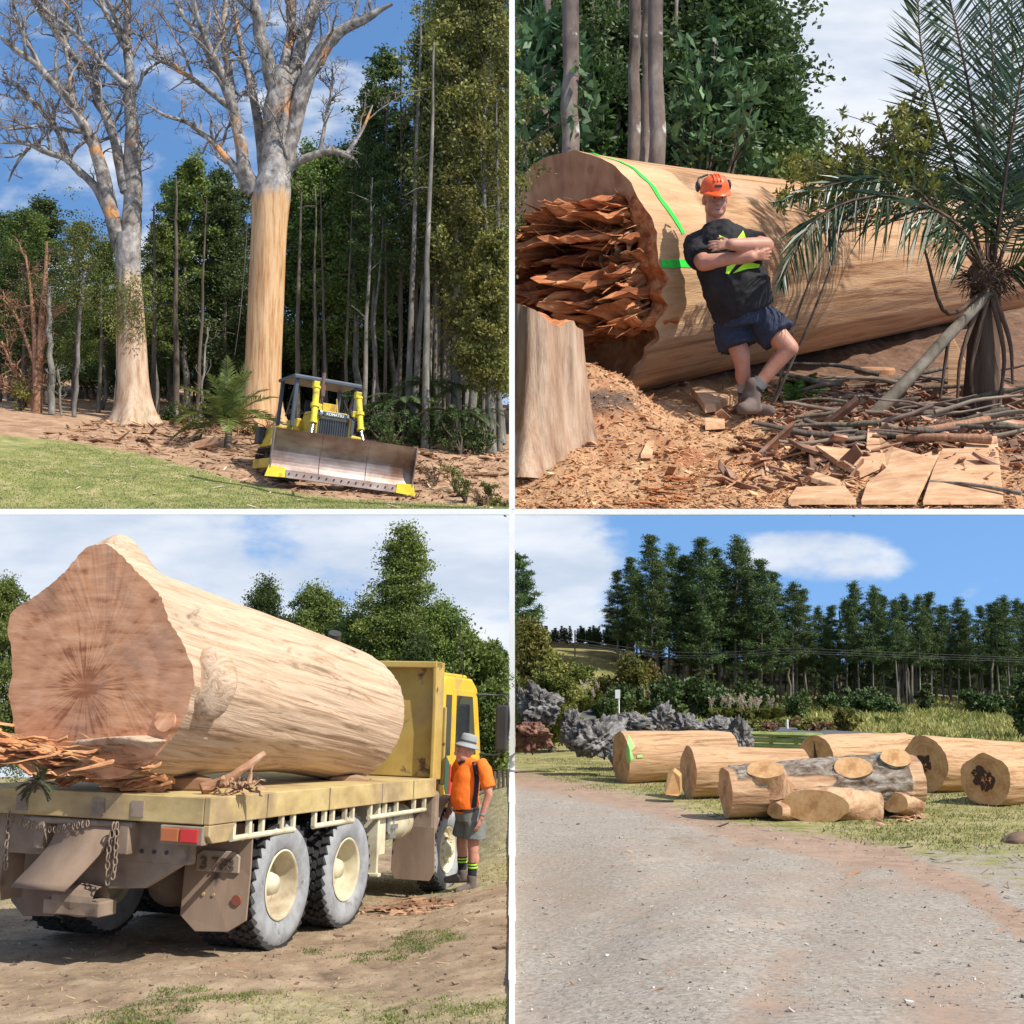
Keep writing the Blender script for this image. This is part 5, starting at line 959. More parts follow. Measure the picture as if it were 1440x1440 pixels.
# ---- standing man with bucket hat
sM = 1.83 / 1.78; mo = bl_on(658, 15.0); MB_ = empty('person', mo, (0, 0, R(0)), sM); tag(MB_, 'man in orange shirt, grey shorts and bucket hat standing beside the truck, facing it', 'person')
hp, q, Mx = head_parts((-.03, 0, 1.60), (-.90, -.44, .10), (0, 0, 1), 1.06)
S_ = lambda px, py, y=0: np.array(((px - 654) * .00868, y, (1252 - py) * .00868))
body = list(hp) + [('c', (-.01, .01, 1.36), (-.02, 0, 1.55), .068, .062), ('e', (.02, .0, 1.26), (.12, .185, .19)), ('e', (-.02, 0, 1.05), (.14, .17, .18)), ('e', (.02, 0, .90), (.14, .17, .14)),
    ('c', S_(650, 1150, .10), S_(646, 1195, .12), .095, .062), ('c', S_(646, 1195, .12), S_(647, 1236, .12), .062, .040), ('e', S_(649, 1207, .135), (.05, .055, .10)),
    ('c', S_(663, 1156, -.08), S_(663, 1198, -.12), .084, .064), ('c', S_(663, 1198, -.12), S_(661, 1238, -.12), .062, .042), ('e', S_(665, 1210, -.115), (.055, .058, .10)),
    ('c', S_(678, 1088, -.20), S_(684, 1122, -.25), .066, .048), ('c', S_(684, 1122, -.25), S_(674, 1153, -.27), .047, .032), ('c', S_(641, 1090, .22), S_(637, 1122, .26), .062, .046), ('c', S_(637, 1122, .26), S_(629, 1146, .25), .044, .031)]
body += hand(S_(674, 1153, -.27), (-.35, .0, -.94), (-.8, .5, 0), 1.08, .35, 1) + hand(S_(629, 1146, .25), (-.25, -.1, -.96), (-.6, -.7, 0), 1.08, .45, -1)
bo_ = flesh('body', body, skin, MB_, .0065, 4)
grey_hair = flat('grey_hair', (.30, .28, .26), .9); face_bits(bo_, q, Mx, 1, grey_hair)
hr = flesh('hair', [('e', q(0, -.03, .02), (.084, .09, .085), Mx)], grey_hair, bo_, .012)
orange = M('hi_vis_orange', [(.3, (.78, .13, .012)), (.7, (.92, .19, .02))], (4,) * 3, 4, .75, .1); navy_c = flat('navy_cloth', (.018, .018, .03), .85)
shirt = flesh('shirt', [('f', [(.01, 0, .90), (.0, 0, .94), (-.035, 0, 1.05), (-.015, 0, 1.2), (.01, 0, 1.33), (.005, 0, 1.43), (-.01, 0, 1.475)], [.19, .20, .215, .205, .195, .145, .085], .80), ('c', S_(653, 1085, -.0), S_(677, 1090, -.19),   .095, .075), ('f', [S_(672, 1080, -.14), S_(678, 1090, -.2), S_(684, 1113, -.235)], [.075, .085, .086]), ('c', S_(652, 1085, 0), S_(643, 1090, .2),  .095, .075), ('f', [S_(645, 1082, .16), S_(641, 1092, .22), S_(638, 1113, .25)], [.07, .08, .082])], orange, bo_, .012, 3, .018)
print_on(shirt, [[(661, 1080), (668, 1079), (671, 1096), (670, 1120), (667, 1141), (660, 1141), (664, 1118), (665, 1098)], [(640, 1082), (650, 1077), (652, 1080), (643, 1086)]], lambda a, b_: S_(a, b_), navy_c, 'side_panel')
cl_ = MB(); th_ = np.linspace(.5, 2 * np.pi - .5, 16); cl_.tube([np.array((-.015 - .078 * math.cos(x), .078 * math.sin(x), 1.478 + .018 * math.cos(x))) for x in th_], .018, 8); cl_.build('collar', navy_c, shirt, True)
grey_c = flat('grey_cloth', (.16, .165, .15), .9); flesh('shorts', [('f', [(.02, 0, .97), (.02, 0, .90), (.025, 0, .80)], [.19, .20, .195], .85), ('f', [S_(652, 1160, .09), S_(648, 1184, .11)], [.125, .135]), ('f', [S_(665, 1160, -.09), S_(664, 1184, -.11)], [.125, .135])], grey_c, bo_, .012, 2, .02)
bl_ = MB(); bl_.tube([(.005, 0, .915), (.005, 0, .95)], [.205, .207], 30, sq=.83); bl_.build('belt', flat('brown_leather', (.05, .025, .015), .6), bo_, True)
hat = MB(); hat.lathe([(.0, .115), (.075, .108), (.092, .09), (.098, .03), (.10, .0), (.145, -.035), (.158, -.048), (.152, -.052), (.10, -.008)], q(0, -.03, .092), unit(Mx @ np.array((0, -.16, 1))), 36); ho = hat.build('bucket_hat', flat('faded_canvas', (.27, .29, .28), .9), bo_, True)
hb = MB(); hb.lathe([(.100, .004), (.1015, .018), (.0985, .03)], q(0, -.03, .092), unit(Mx @ np.array((0, -.16, 1))), 36); hb.build('hat_band', flat('dark_band', (.07, .07, .07), .9), ho, True)
for a_, k_, toe in ((S_(647, 1236, .12), S_(647, 1216, .12), (628, 1247, .10)), (S_(661, 1238, -.12), S_(662, 1218, -.12), (650, 1254, -.17))):
    so = MB(); so.tube([a_ + (0, 0, -.02), (a_ + k_) / 2, k_, k_ + (0, 0, .035)], [.052, .054, .058, .062], 18); sk = so.build('sock', navy_c, bo_, True)
    for zz in (.0, .035): bn = MB(); bn.tube([k_ + (0, 0, -.03 + zz), k_ + (0, 0, -.012 + zz)], [.0625, .0635], 18); bn.build('sock_band', flat('neon' + str(zz), (.45, .75, .05), .8), sk)
    pr_ = []; boot(pr_, a_ + np.array((0, 0, -.03)), S_(*toe[:2], toe[2]) + np.array((0, 0, .03))); flesh('boot', pr_, flat('suede_boot' + str(toe[0]), (.13, .10, .085), .9), bo_, .010, 2, .006)
wt = MB(); wv = unit(S_(674, 1153, -.27) - S_(684, 1122, -.25)); wt.lathe([(.036, -.012), (.04, 0), (.036, .012)], S_(676, 1148, -.268), wv, 20); wt.build('wrist_watch', chrome, bo_, True)
# ---- trees, fence and field behind
bt1 = std(9.5, .16, 'cone', 31, crown0=.06, width=.24, clumps=700, per=120, leaf=.095); bt2 = std(7, .14, 'broad', 32, crown0=.05, width=.30, clumps=560, per=120, leaf=.095)
PROTO['totara1'] = (bt1, (pale_trunk, lf_mid)); PROTO['totara2'] = (bt2, (pale_trunk, lf_mid)); PROTO['totara3'] = (std(8, .14, 'cone', 33, crown0=.05, width=.27, clumps=600, per=120, leaf=.095), (dark_trunk, lf_dark))
def bl_tree(key, px, top, Y, label, sx=1.0, grp=None): b = bl_on(px, Y); plant_tree('paddock_tree', key, b, label, 'tree', grp, PZ(top, Y) - b[2], rg.uniform(0, 6), PROTO[key][1], sx, PROTO[key][0])
bl_tree('totara1', 562, 728, 31, 'tall conical totara tree, highest behind the truck', 1.12)
bl_tree('totara3', 372, 802, 32.5, 'small dark tree showing above the middle of the log', 1.0); bl_tree('totara2', 448, 812, 33, 'rounded tree between the small dark one and the tall totara', 1.0); bl_tree('totara2', 500, 850, 32, 'rounded tree low before the left flank of the tall totara', 1.2)
bl_tree('totara2', 622, 835, 31.5, 'broad mid green tree rising above the truck cab', 1.15); bl_tree('totara3', 590, 880, 30, 'dark bushy tree close behind the truck headboard', 1.1)
bl_tree('totara2', 5, 800, 30, 'dark green tree at the far left behind the log end', .75)
for i, (px, top, Y) in enumerate([(672, 905, 29.5), (700, 915, 31.5)]):
    b = bl_on(px, Y); lim = -.1 - b[0]; tk_, cr_ = tree_mesh(None, PZ(top, Y) - b[2], .12, 'broad', np.random.default_rng(50 + i), crown0=.03, width=.34, clumps=420, per=120, leaf=.095, clip=lambda c: c[:, 0] < lim)
    o = empty('paddock_tree', b); V = np.vstack(tk_.V); V[:, 0] = np.minimum(V[:, 0], lim); tk_.V = [V]; tk_.build('trunk', dark_trunk, o, True); cr_.build('crown', (lf_mid, lf_dark)[i], o); tag(o, ['bushy tree behind the standing man beside the cab mirror', 'dark bushy tree against the white post behind the man'][i], 'tree')
for i, px in enumerate(range(684, 718, 6)):
    b = bl_on(px, 28.2); p_ = MB(); p_.cyl(b - (0, 0, .1), b + (0, 0, .36 + .05 * rg.uniform()), .035, n=7); tag(p_.build('fence_post', dark_trunk), 'weathered grey fence post at the far side of the paddock', 'fence post', 'posts of the far paddock fence')
b = MB(); [b.tube([P(680, 1098, 28.2) + (0, 0, z), P(717, 1098, 28.2) + (0, 0, z)], .006, 4) for z in (.1, .25)]; tag(b.build('fence_wire', steel_dark), 'thin wires of the far paddock fence', 'wire')
from mathutils.bvhtree import BVHTree
# ================================================================ the gravel yard with cut logs, road and pine wood
rg = np.random.default_rng(31)
def br_z(x, Y):
    x = np.asarray(x, float); Y = np.asarray(Y, float); b = np.interp(Y, brY, brZ); px = 720 + x / np.maximum(Y, 1) * F
    hill = np.interp(px, [724, 860, 920, 990, 1100, 1500], [3.6, 3.2, 1.9, .5, .15, .1]) * sstep(Y, 60, 78) * (1 - .55 * sstep(Y, 84, 100))
    b = b + sstep(x, 1.6, 0) * (np.interp(Y, blY, blZ) - b) * (1 - seam(Y)) * (Y < 36)
    q = np.stack(np.broadcast_arrays(x * .6, Y * .6, 0 * Y), -1); return b + hill + fbm(q, 3) * .02 - .03 * (np.exp(-((x - .35 * (Y - 7) + .4) / .35) ** 2) + np.exp(-((x - .35 * (Y - 7) - 1.3) / .35) ** 2)) * sstep(Y, 24, 14) + fbm(q * .25, 2) * .12 * sstep(Y, 40, 60) + fbm(q * 5, 2) * .006
ex_, ey_ = [700, 724, 800, 900, 1000, 1120, 1250, 1350, 1450], [1080, 1083, 1098, 1118, 1150, 1172, 1196, 1235, 1300]
def br_px(X, Y): p = np.stack(np.broadcast_arrays(X, Y, br_z(X, Y)), -1); return proj((p[..., 0], p[..., 1], p[..., 2]))
def br_grass(X, Y): px, py = br_px(X, Y); return np.clip(sstep(np.interp(px, ex_, ey_) - py, -26, 26) * (.95 - .62 * sstep(py, 1150, 1235)), 0, 1)
def br_red(X, Y): px, py = br_px(X, Y); q = np.stack((X * .5, Y * .3, 0 * X), -1); return np.clip(np.exp(-((py - np.interp(px, ex_, ey_) - 8) / 22) ** 2) * .8 + .42 * sstep(py, 1200, 1420) * sstep(px, 1150, 1400) + .34 * (np.exp(-((X - .35 * (Y - 7) + .4) / .30) ** 2) + np.exp(-((X - .35 * (Y - 7) - 1.3) / .30) ** 2)) + .3 * fbm(q, 3), 0, 1)
br_mat = M('yard_gravel', [(.3, (.12, .10, .082)), (.5, (.30, .26, .215)), (.7, (.48, .43, .37))], (22,) * 3, 12, .95, .5, .008, mix=[((.22, .15, .10), (.55, .16, .3), .54, .72), ((.30, .225, .17), .5, .48, .7), ((.42, .355, .29), 1.1, .55, .75), ((.085, .07, .055), 26.0, .58, .70), ((.19, .15, .12), 2.4, .60, .72)],
           attr=[('red', [(.3, (.22, .14, .095)), (.6, (.36, .25, .18))], 3.0, 1.5, 1.2), ('grass', [(.3, (.11, .12, .03)), (.48, (.22, .21, .065)), (.64, (.40, .31, .18))], 1.5, 2.6, 1.7)], nrough=.75)
grid_ground('ground_yard', np.concatenate((np.linspace(.02, 13, 260), np.linspace(13.2, 50, 60))), np.concatenate((np.linspace(5.5, 30, 300), np.linspace(30.4, 104, 130))), br_z, br_mat, {'grass': br_grass, 'red': br_red})
br_on = lambda px, Y: np.array(((px - 720) / F * Y, Y, float(br_z((px - 720) / F * Y, Y))))
def br_at(px, py):   # ground point seen at a pixel
    ys_ = np.linspace(6, 85, 1600); xs_ = (px - 720) / F * ys_; z_ = br_z(xs_, ys_); _, py_ = proj((xs_, ys_, z_)); i = int(np.argmax(py_ <= py)); return np.array((xs_[i], ys_[i], z_[i]))
n = 12000; bx = rg.uniform(.05, 8, n); by = 7.3 + 16 * rg.uniform(0, 1, n) ** 1.6; ok = br_grass(bx, by) < .5; bx, by = bx[ok], by[ok]
chips('loose_gravel', np.stack((bx, by, br_z(bx, by)), 1), .0065, M('pebble', [(.3, (.16, .14, .12)), (.7, (.46, .42, .37))], (4,) * 3, island=.5), rg, 'loose gravel and grit on the yard', asp=1.4, thick=.8)
n = 1500; bx_, by_ = rg.uniform(.3, 9, n), rg.uniform(10, 22, n); g_ = br_grass(bx_, by_); ok = (g_ > .08) & (g_ < .75); chips('verge_twigs', np.stack((bx_[ok], by_[ok], br_z(bx_[ok], by_[ok])), 1), .013, dead_twig, rg, 'grey twigs and dry bits along the ragged grass edge', asp=7, thick=.5)
n = 500; bx = rg.uniform(.05, 9, n); by = rg.uniform(8, 27, n)
chips('bark_shreds', np.stack((bx, by, br_z(bx, by)), 1),   .011, bark_chip, rg, 'small bark shreds and twigs on the gravel yard', asp=4, thick=.4)
n = 130000; bx = rg.uniform(.05, 14, n); by = 9 + 31 * rg.uniform(0, 1, n); ok = br_grass(bx, by) * rg.uniform(.4, 1, n) + .35 * fbm(np.stack((bx * .7, by * .7, 0 * bx), -1), 3) > .55; bx, by = bx[ok], by[ok]
blades('grass', np.stack((bx, by, br_z(bx, by)), 1), .05, .010, leafm('verge_blades', (.11, .13, .03), (.38, .33, .15), objr=0, isl=.45), rg, 'patchy verge grass round the cut logs', .8)
n = 30000; Y_ = rg.uniform(50, 78, n); X_ = rg.uniform(.2, 1, n) * .46 * Y_; px_, py_ = br_px(X_, Y_); ok = py_ < np.interp(px_, [1000, 1060, 1150, 1250, 1345, 1450], [1019, 1020, 1025, 1032, 1039, 1046]); X_, Y_ = X_[ok], Y_[ok]
blades('field_grass', np.stack((X_, Y_, br_z(X_, Y_)), 1), .30, .05, leafm('field_blades', (.16, .20, .04), (.42, .38, .14), objr=0, isl=.4), rg, 'long yellow grass of the field before the pines', .7)
# road
rp0 = [br_at(a, b_) for a, b_ in ((1000, 1034), (1060, 1036), (1150, 1042), (1250, 1050), (1345, 1058), (1450, 1066))]; rp1 = [br_at(a, b_) for a, b_ in ((1000, 1021), (1060, 1022), (1150, 1027), (1250, 1034), (1345, 1041), (1450, 1048))]
A, B_ = smooth_path(rp0, 40), smooth_path(rp1, 40); V = []; nw = 9
for a, b_ in zip(A, B_):
    for f in np.linspace(0, 1, nw): q = a + (b_ - a) * f; q[2] = max(float(br_z(q[0], q[1])), q[2]) + .05; V.append(q)
mb = MB(); i = (np.arange(39)[:, None] * nw + np.arange(nw - 1)).ravel(); mb.add(np.array(V), np.stack((i, i + nw, i + nw + 1, i + 1), -1)); ro = mb.build('road', M('asphalt', [(.3, (.075, .08, .088)), (.7, (.15, .155, .165))], (.8,) * 3, 8, .8, .2), None, True); ro['kind'] = 'structure'
rl = br_at(880, 1004); mb = MB(); q = [br_at(a, b_) for a, b_ in ((806, 1018), (836, 1018), (838, 998), (822, 998))]; mb.prism(np.array(q) + (0, 0, .06), (0, 0, -.1)); rr = mb.build('road_bend', MATS['asphalt']); rr['kind'] = 'structure'
# ---- cut logs
bl_side = M('cut_log_side', [(.28, (.12, .06, .03)), (.41, (.37, .205, .10)), (.54, (.53, .335, .19)), (.72, (.37, .205, .10))], (.6, 9, 9), 9, .85, .8, .03, mix=[((.17, .10, .06), (.5, 1.8, 1.8), .56, .74), ((.04, .025, .018), (1.2, 10, 10), .61, .68)], nrough=.73, dist=.8)
bl_side2 = M('reddish_log_side', [(.27, (.15, .07, .04)), (.45, (.36, .20, .11)), (.6, (.56, .37, .22)), (.78, (.30, .17, .10))], (.7, 4, 4), 9, .85, .9, .04, nrough=.7, dist=.5, attr=[('bark', [(.3, (.04, .028, .02)), (.45, (.16, .115, .085)), (.58, (.30, .265, .22)), (.7, (.46, .45, .38))], (4, 7, 7), 12, .5)])
bl_end = M('cut_log_end', [(.3, (.33, .15, .055)), (.5, (.56, .30, .12)), (.7, (.66, .40, .19))], (2, 4, 4), 6, .8, .3, .01, rings=(60, .0, .0, 1.4))
bl_end2 = M('fresh_cut_end', [(.3, (.32, .16, .06)), (.5, (.47, .27, .12)), (.7, (.56, .355, .18))], (2, 4, 4), 6, .8, .3, .01, rings=(70, .0, .0, 2.0))
lichen_bark = M('lichen_bark', [(.3, (.07, .055, .045)), (.5, (.22, .20, .17)), (.68, (.42, .42, .36))], (3, 7, 7), 9, .95, 1.0, .05, nrough=.72)
rot = flat('rotten_heart', (.07, .035, .02), .95)
def log_mesh(p0, p1, r0, r1, seed, NA=110, NT=50, lump=.06, square=0, rough=.03, poly=None, jag=0, bark=False):
    LB.clear()
    p0, p1 = np.array(p0), np.array(p1); L = np.linalg.norm(p1 - p0); fr = frameX(p0, p1 - p0); th = np.arange(NA) * 2 * np.pi / NA; rings = []
    for t in np.linspace(0, 1, NT):
        q = np.stack((np.cos(th) * 1.3 + seed * 3.7, np.sin(th) * 1.3, np.full(NA, t * 1.6)), -1); r = (r0 + (r1 - r0) * t) * (1 + lump * fbm(q, 3) + rough * .4 * noise(q * 5) * (t > 0))
        if poly is not None: r = r * np.interp(th, np.linspace(0, 2 * np.pi, len(poly) + 1), list(poly) + [poly[0]])
        r = r * (1 + .012 * noise(np.stack((th * 16 + seed, 0 * th, np.full(NA, t * 5)), -1)))
        if bark: mk = sstep(fbm(np.stack((np.full(NA, t * 3.2), np.cos(th) * 1.5, np.sin(th) * 1.5), -1) + 2.7, 3) + .75 * np.sin(th - .35) + .27 - .5 * abs(t - .45), .25, .40) * (t > .04) * (t < .93); LB.append(mk); r = r * (1 + mk * (.07 + .05 * fbm(np.stack((np.full(NA, t * 16), np.cos(th) * 7, np.sin(th) * 7), -1), 3)))
        x = np.full(NA, t * L)
        if t in (0., 1.): x = x + (.012 + jag * (t == 1)) * noise(q * (6 if jag and t else 2))
        rings.append(np.stack((x, r * np.cos(th), r * np.sin(th)), -1))
    V = np.array(rings); mb = MB(); i = np.arange(NT - 1)[:, None] * NA + np.arange(NA); j = np.arange(NT - 1)[:, None] * NA + (np.arange(NA) + 1) % NA
    mb.add(V.reshape(-1, 3), np.stack((i, j, j + NA, i + NA), -1).reshape(-1, 4), 0); mb.add(V[0], [tuple(range(NA))[::-1]], 1); mb.add(V[-1], [tuple(range(NA))], 1); return mb, fr, V
LB = []
def cut_log(a, b_, label, seed, mats, **k):
    """a, b_: (px, py, radius px, Y)"""
    p0, p1 = P(a[0], a[1], a[3]), P(b_[0], b_[1], b_[3]); mb, fr, V = log_mesh(p0, p1, m(a[2], a[3]), m(b_[2], b_[3]), seed, **k); NA_ = V.shape[1]; o = mb.build('cut_log', mats, attr={'bark': np.concatenate((np.array(LB).ravel(), np.zeros(2 * NA_)))} if LB else None); o.matrix_world = fr
    for p_ in o.data.polygons: p_.use_smooth = p_.material_index == 0
    tag(o, label, 'log'); return o, fr, V
l1, f1, V1 = cut_log((873, 1066, 36, 29.4), (1026, 1061, 33, 30.1), 'pale cut log with green paint on its left end, back left of the row', 1, [bl_side, bl_end])
paint = flat('green_spray', (.30, .62, .16), .7)
l2, f2, V2 = cut_log((968, 1088, 36, 25.0), (1130, 1085, 30, 25.45), 'smooth pale cut log between painted log and knotty log', 2, [bl_side, bl_end], poly=[1, 1, 1.05, .98, 1, 1, .98, 1])
l4, f4, V4 = cut_log((1147, 1066, 31, 29.5), (1268, 1060, 29, 31.3), 'pale cut log with split dark heart, behind the knotty log', 4, [bl_side, bl_end], jag=.25)
l5, f5, V5 = cut_log((1300, 1075, 39, 26.5), (1456, 1082, 36, 28.6), 'thick tan cut log with split heart at the right of the row', 5, [bl_side, bl_end])
l6, f6, V6 = cut_log((1384, 1096, 36, 23.6), (1490, 1092, 32, 25.6), 'hollow hearted cut log lying at the right edge in front', 6, [bl_side, bl_end], poly=[1, 1.02, .95, 1.05, .96, 1.04, .98, 1.0, 1.08, .94, 1, .97])
def hollow(o, r, seed, n=9):
    r_ = np.random.default_rng(seed); b = MB(); th_ = np.linspace(0, 2 * np.pi, 40, endpoint=False); rr = r * (1 + .5 * fbm(np.stack((np.cos(th_) * 2 + seed, np.sin(th_) * 2, 0 * th_), -1), 3)); b.prism(np.stack((0 * th_ - .016, rr * np.cos(th_) * 1.1, rr * np.sin(th_) + r * .1), -1), (.05, 0, 0))
    h_ = b.build('rotten_heart', rot, o); b = MB()
    for _ in range(n): shard(b, (-.02, r_.normal() * r * .6, r_.normal() * r * .5), (-.3, r_.normal() * .5, r_.normal()), r * r_.uniform(.3, .7), r * .15, r * .12, r_)
    b.build('splinter_rim', red_splint, h_)
hollow(l6, .20, 3, 14); hollow(l5, .15, 5, 6)
b = MB(); b.prism([(-.02, -.02, -.42), (-.02, .03, -.42), (-.02, .10, -.1), (-.02, .03, .0), (-.02, .05, .38), (-.02, -.02, .1), (-.02, -.10, -.15)], (.06, 0, 0)); b.build('heart_split', rot, l4)
l3, f3, V3_ = cut_log((1020, 1113, 34, 21.2), (1284, 1101, 39, 21.6), 'knotty cut log with lichen bark and sawn branch stubs, nearest the gravel', 3, [bl_side2, bl_end], lump=.10, bark=True, NA=170, NT=150)
in3 = np.array(f3.inverted())
def stub(px, py, Y, d, L_, r, sq=1.0, side=None):
    p = P(px, py, Y); d = unit(d); a = p - d * L_; fs = frameX(p, -d); b = MB(); NA_ = 40; th_ = np.arange(NA_) * 2 * np.pi / NA_; rings = []
    for t in np.linspace(0, 1, 8): rr = r * (1 + .9 * t * t) * (1 + .07 * fbm(np.stack((np.cos(th_) * 2 + px, np.sin(th_) * 2, t + 0 * th_), -1), 2)); rings.append(np.stack((np.full(NA_, t * L_), rr * np.cos(th_) * sq, rr * np.sin(th_)), -1))
    V = np.array(rings); i = np.arange(7)[:, None] * NA_ + np.arange(NA_); j = np.arange(7)[:, None] * NA_ + (np.arange(NA_) + 1) % NA_
    b.add(V.reshape(-1, 3), np.stack((i, j, j + NA_, i + NA_), -1).reshape(-1, 4), 0); b.add(V[0] , [tuple(range(NA_))[::-1]], 1)
    o = b.build('branch_stub', [side or bl_side2, bl_end2]); o.matrix_world = fs; o.parent = l3; o.matrix_parent_inverse = f3.inverted()
    for p_ in o.data.polygons: p_.use_smooth = p_.material_index == 0
stub(1146, 1134, 20.55, (-.35, -.93, .10), .8, .27, 2.1); stub(1200, 1079, 21.02, (-.05, -.80, .6), .35, .20, 1.6, lichen_bark); stub(1260, 1065, 21.18, (.05, -.78, .62), .33, .175, 1.5, lichen_bark); stub(1076, 1082, 20.9, (-.15, -.62, .77), .35, .20, 1.6); stub(1258, 1128, 20.95, (-.5, -.85, .1), .5, .17, 1.3); stub(1090, 1140, 20.7, (-.7, -.7, .1), .3, .13, 1.2)
p0 = P(945, 1100, 24.0); b = MB(); v = np.array([(-.17, 0, -.28), (.12, -.05, -.29), (.2, .1, -.28), (.18, 0, .12), (.03, 0, .25), (-.1, .05, .15)]) * .9; b.prism(v + p0, (.1, .5, 0)); tag(b.build('wood_wedge', [bl_end2], bevel=.02), 'small wedge of sawn wood beside the smooth pale log', 'wood offcut')
bvl = BVHTree.FromPolygons([l1.matrix_world @ v_.co for v_ in l1.data.vertices], [tuple(p_.vertices) for p_ in l1.data.polygons])
def spray_on(bvh, frm, parent, poly, mat, ctr):
    V, Fc = [], []; N_ = 6
    for i_ in range(len(poly)):
        a, c2 = np.array(poly[i_], float), np.array(poly[(i_ + 1) % len(poly)], float); k_ = len(V)
        for r_ in range(N_):
            for s_ in range(N_):
                w_ = np.array(ctr) + (a + (c2 - a) * s_ / (N_ - 1) - np.array(ctr)) * r_ / (N_ - 1); h_ = bvh.ray_cast(Vector((0, 0, 0)), Vector(P(w_[0], w_[1], 1.0)).normalized()); V.append(np.array(h_[0]) * .9993 if h_[0] is not None else P(*ctr, 29))
        Fc += [(k_ + r_ * N_ + s_, k_ + r_ * N_ + s_ + 1, k_ + (r_ + 1) * N_ + s_ + 1, k_ + (r_ + 1) * N_ + s_) for r_ in range(N_ - 1) for s_ in range(N_ - 1)]
    b_ = MB(); b_.add(np.array(V), Fc); o = b_.build('paint_mark', mat, None, True, frm); o.parent = parent; o.matrix_parent_inverse = frm.inverted()
spray_on(bvl, f1, l1, [(884, 1032), (888, 1040), (893, 1050), (886, 1058), (892, 1066), (883, 1074), (880, 1060), (882, 1045)], paint, (886, 1053)); spray_on(bvl, f1, l1, [(896, 1062), (903, 1061), (904, 1065), (896, 1066)], paint, (900, 1063))
# ---- weathered root stumps
drift = M('driftwood', [(.30, (.022, .019, .018)), (.45, (.11, .102, .098)), (.60, (.32, .305, .29)), (.78, (.16, .125, .105))], (2.2,) * 3, 9, .95, 1.0, .08, nrough=.72, dist=1.2)
drift_r = M('red_root', [(.3, (.06, .03, .025)), (.5, (.20, .10, .07)), (.7, (.38, .24, .17))], (2.5,) * 3, 8, .95, 1.0, .08)
def boulder(px, py, Y, rx, rz, label, seed, mat=drift, ry=None, tilt=0, rug=.28):
    c_ = P(px, py, Y); rx, rz = m(rx, Y), m(rz, Y); ry = ry or rx * .9; b = MB(); b.ell((0, 0, 0), (1, 1, 1), 130); V = b.V[0]; q = V * 1.5 + seed * 5.1
    rb = np.random.default_rng(seed); U = V / np.linalg.norm(V, axis=1)[:, None]; pl = rand_dir(16, rb); dd_ = rb.uniform(.62, .95, 16); f0 = np.min(np.where(U @ pl.T > .05, dd_ / np.maximum(U @ pl.T, .05), 9), 1); f0 = np.minimum(f0, 1.15); V = V * (f0 * 1.08)[:, None]; q = V * 1.5 + seed * 5.1; rdg = 1 - np.abs(fbm(q * 1.6, 4)) * 1.5; f = 1 + rug * fbm(q, 3) + rug * .55 * (rdg - .4) + .10 * fbm(q * np.array((2, 2, 9)), 3) - .30 * np.abs(fbm(q * 1.9 + 9, 4)) + .07 * fbm(q * 7, 3); V = V * f[:, None] * np.array((rx, ry, rz)); V = V @ roty(tilt).T; V[:, 0] = np.maximum(V[:, 0], .10 - c_[0]); b.V = [V]; o = b.build('root_stump', mat, None, True); o.location = c_; tag(o, label, 'stump', 'weathered root stumps behind the logs'); return o
for i, (px, py, Y, rx, rz, lab, mt, tl_) in enumerate([(762, 993, 33, 33, 25, 'big round grey root stump on top of the red one', drift, .15), (750, 1032, 32.6, 25, 22, 'red brown root stump under the big round grey one', drift_r, 0), (803, 1022, 33, 18, 24, 'grey cone shaped stump right of the round one', drift, .3),
    (838, 1040, 31.5, 34, 27, 'long twisted grey root stump left of the painted log', drift, -.5), (872, 1065, 31, 16, 16, 'dark small root stump behind the painted log end', drift, 0), (890, 1020, 34, 30, 18, 'low grey root stump in the row behind the painted log, leftmost', drift, .1),
    (927, 1012, 34.5, 18, 20, 'peaked grey root stump in the middle of the back row', drift, .4), (965, 1024, 34.5, 26, 17, 'ragged grey root stump right of the peaked one', drift, 0), (1006, 1025, 34.5, 24, 15, 'brown grey root stump before the tall end stump', drift, 0), (1041, 1037, 33.5, 15, 26, 'tall square grey stump at the right end of the row beside the fence', drift, 0), (728, 985, 35, 10, 14, 'pale stump against the white post behind the round stump', drift, 0)]):
    boulder(px + (7 if px == 728 else 0), py, Y, rx * 1.06, rz * 1.08, lab, i + 1, mt, tilt=tl_)
# ---- fence, sign, posts, pole
wg = M('mossy_board', [(.3, (.16, .19, .06)), (.6, (.34, .40, .15))], (2, 2, 6), 6, .9, .3)
a, b_ = br_at(1046, 1062), br_at(1150, 1066); fn = empty('board_fence', a); tag(fn, 'low mossy green board fence beside the road', 'fence')
for i in range(4):
    q = a + (b_ - a) * (i / 3); p_ = MB(); hgt_ = m(33, q[1]); p_.box(q - a + np.array((0, 0, hgt_ / 2)), (.12, .12, hgt_)); p_.build('post', wg, fn, bevel=.01)
for k in range(4): p_ = MB(); z_ = m(6 + 8 * k, a[1]); p_.tube([np.array((0, -.08, z_)), b_ - a + np.array((0, -.08, z_))], .085, 4); p_.build('board', wg, fn)
def post(px, py, top, w_, label, name, mat, cat, plate=None):
    q = br_at(px, py); Y = q[1]; o = empty(name, q); h_ = PZ(top, Y) - q[2]; p_ = MB(); p_.cyl((0, 0, -.1), (0, 0, h_), m(w_, Y) / 2, n=10); p_.build('pole', mat, o)
    if plate: p_ = MB(); p_.box((m(plate[0], Y), -.06, h_ - m(plate[2], Y) / 2), (m(plate[1], Y), .03, m(plate[2], Y))); p_.build('plate', flat('grey_plate', (.55, .56, .57), .5), o, bevel=.01)
    tag(o, label, cat); return o
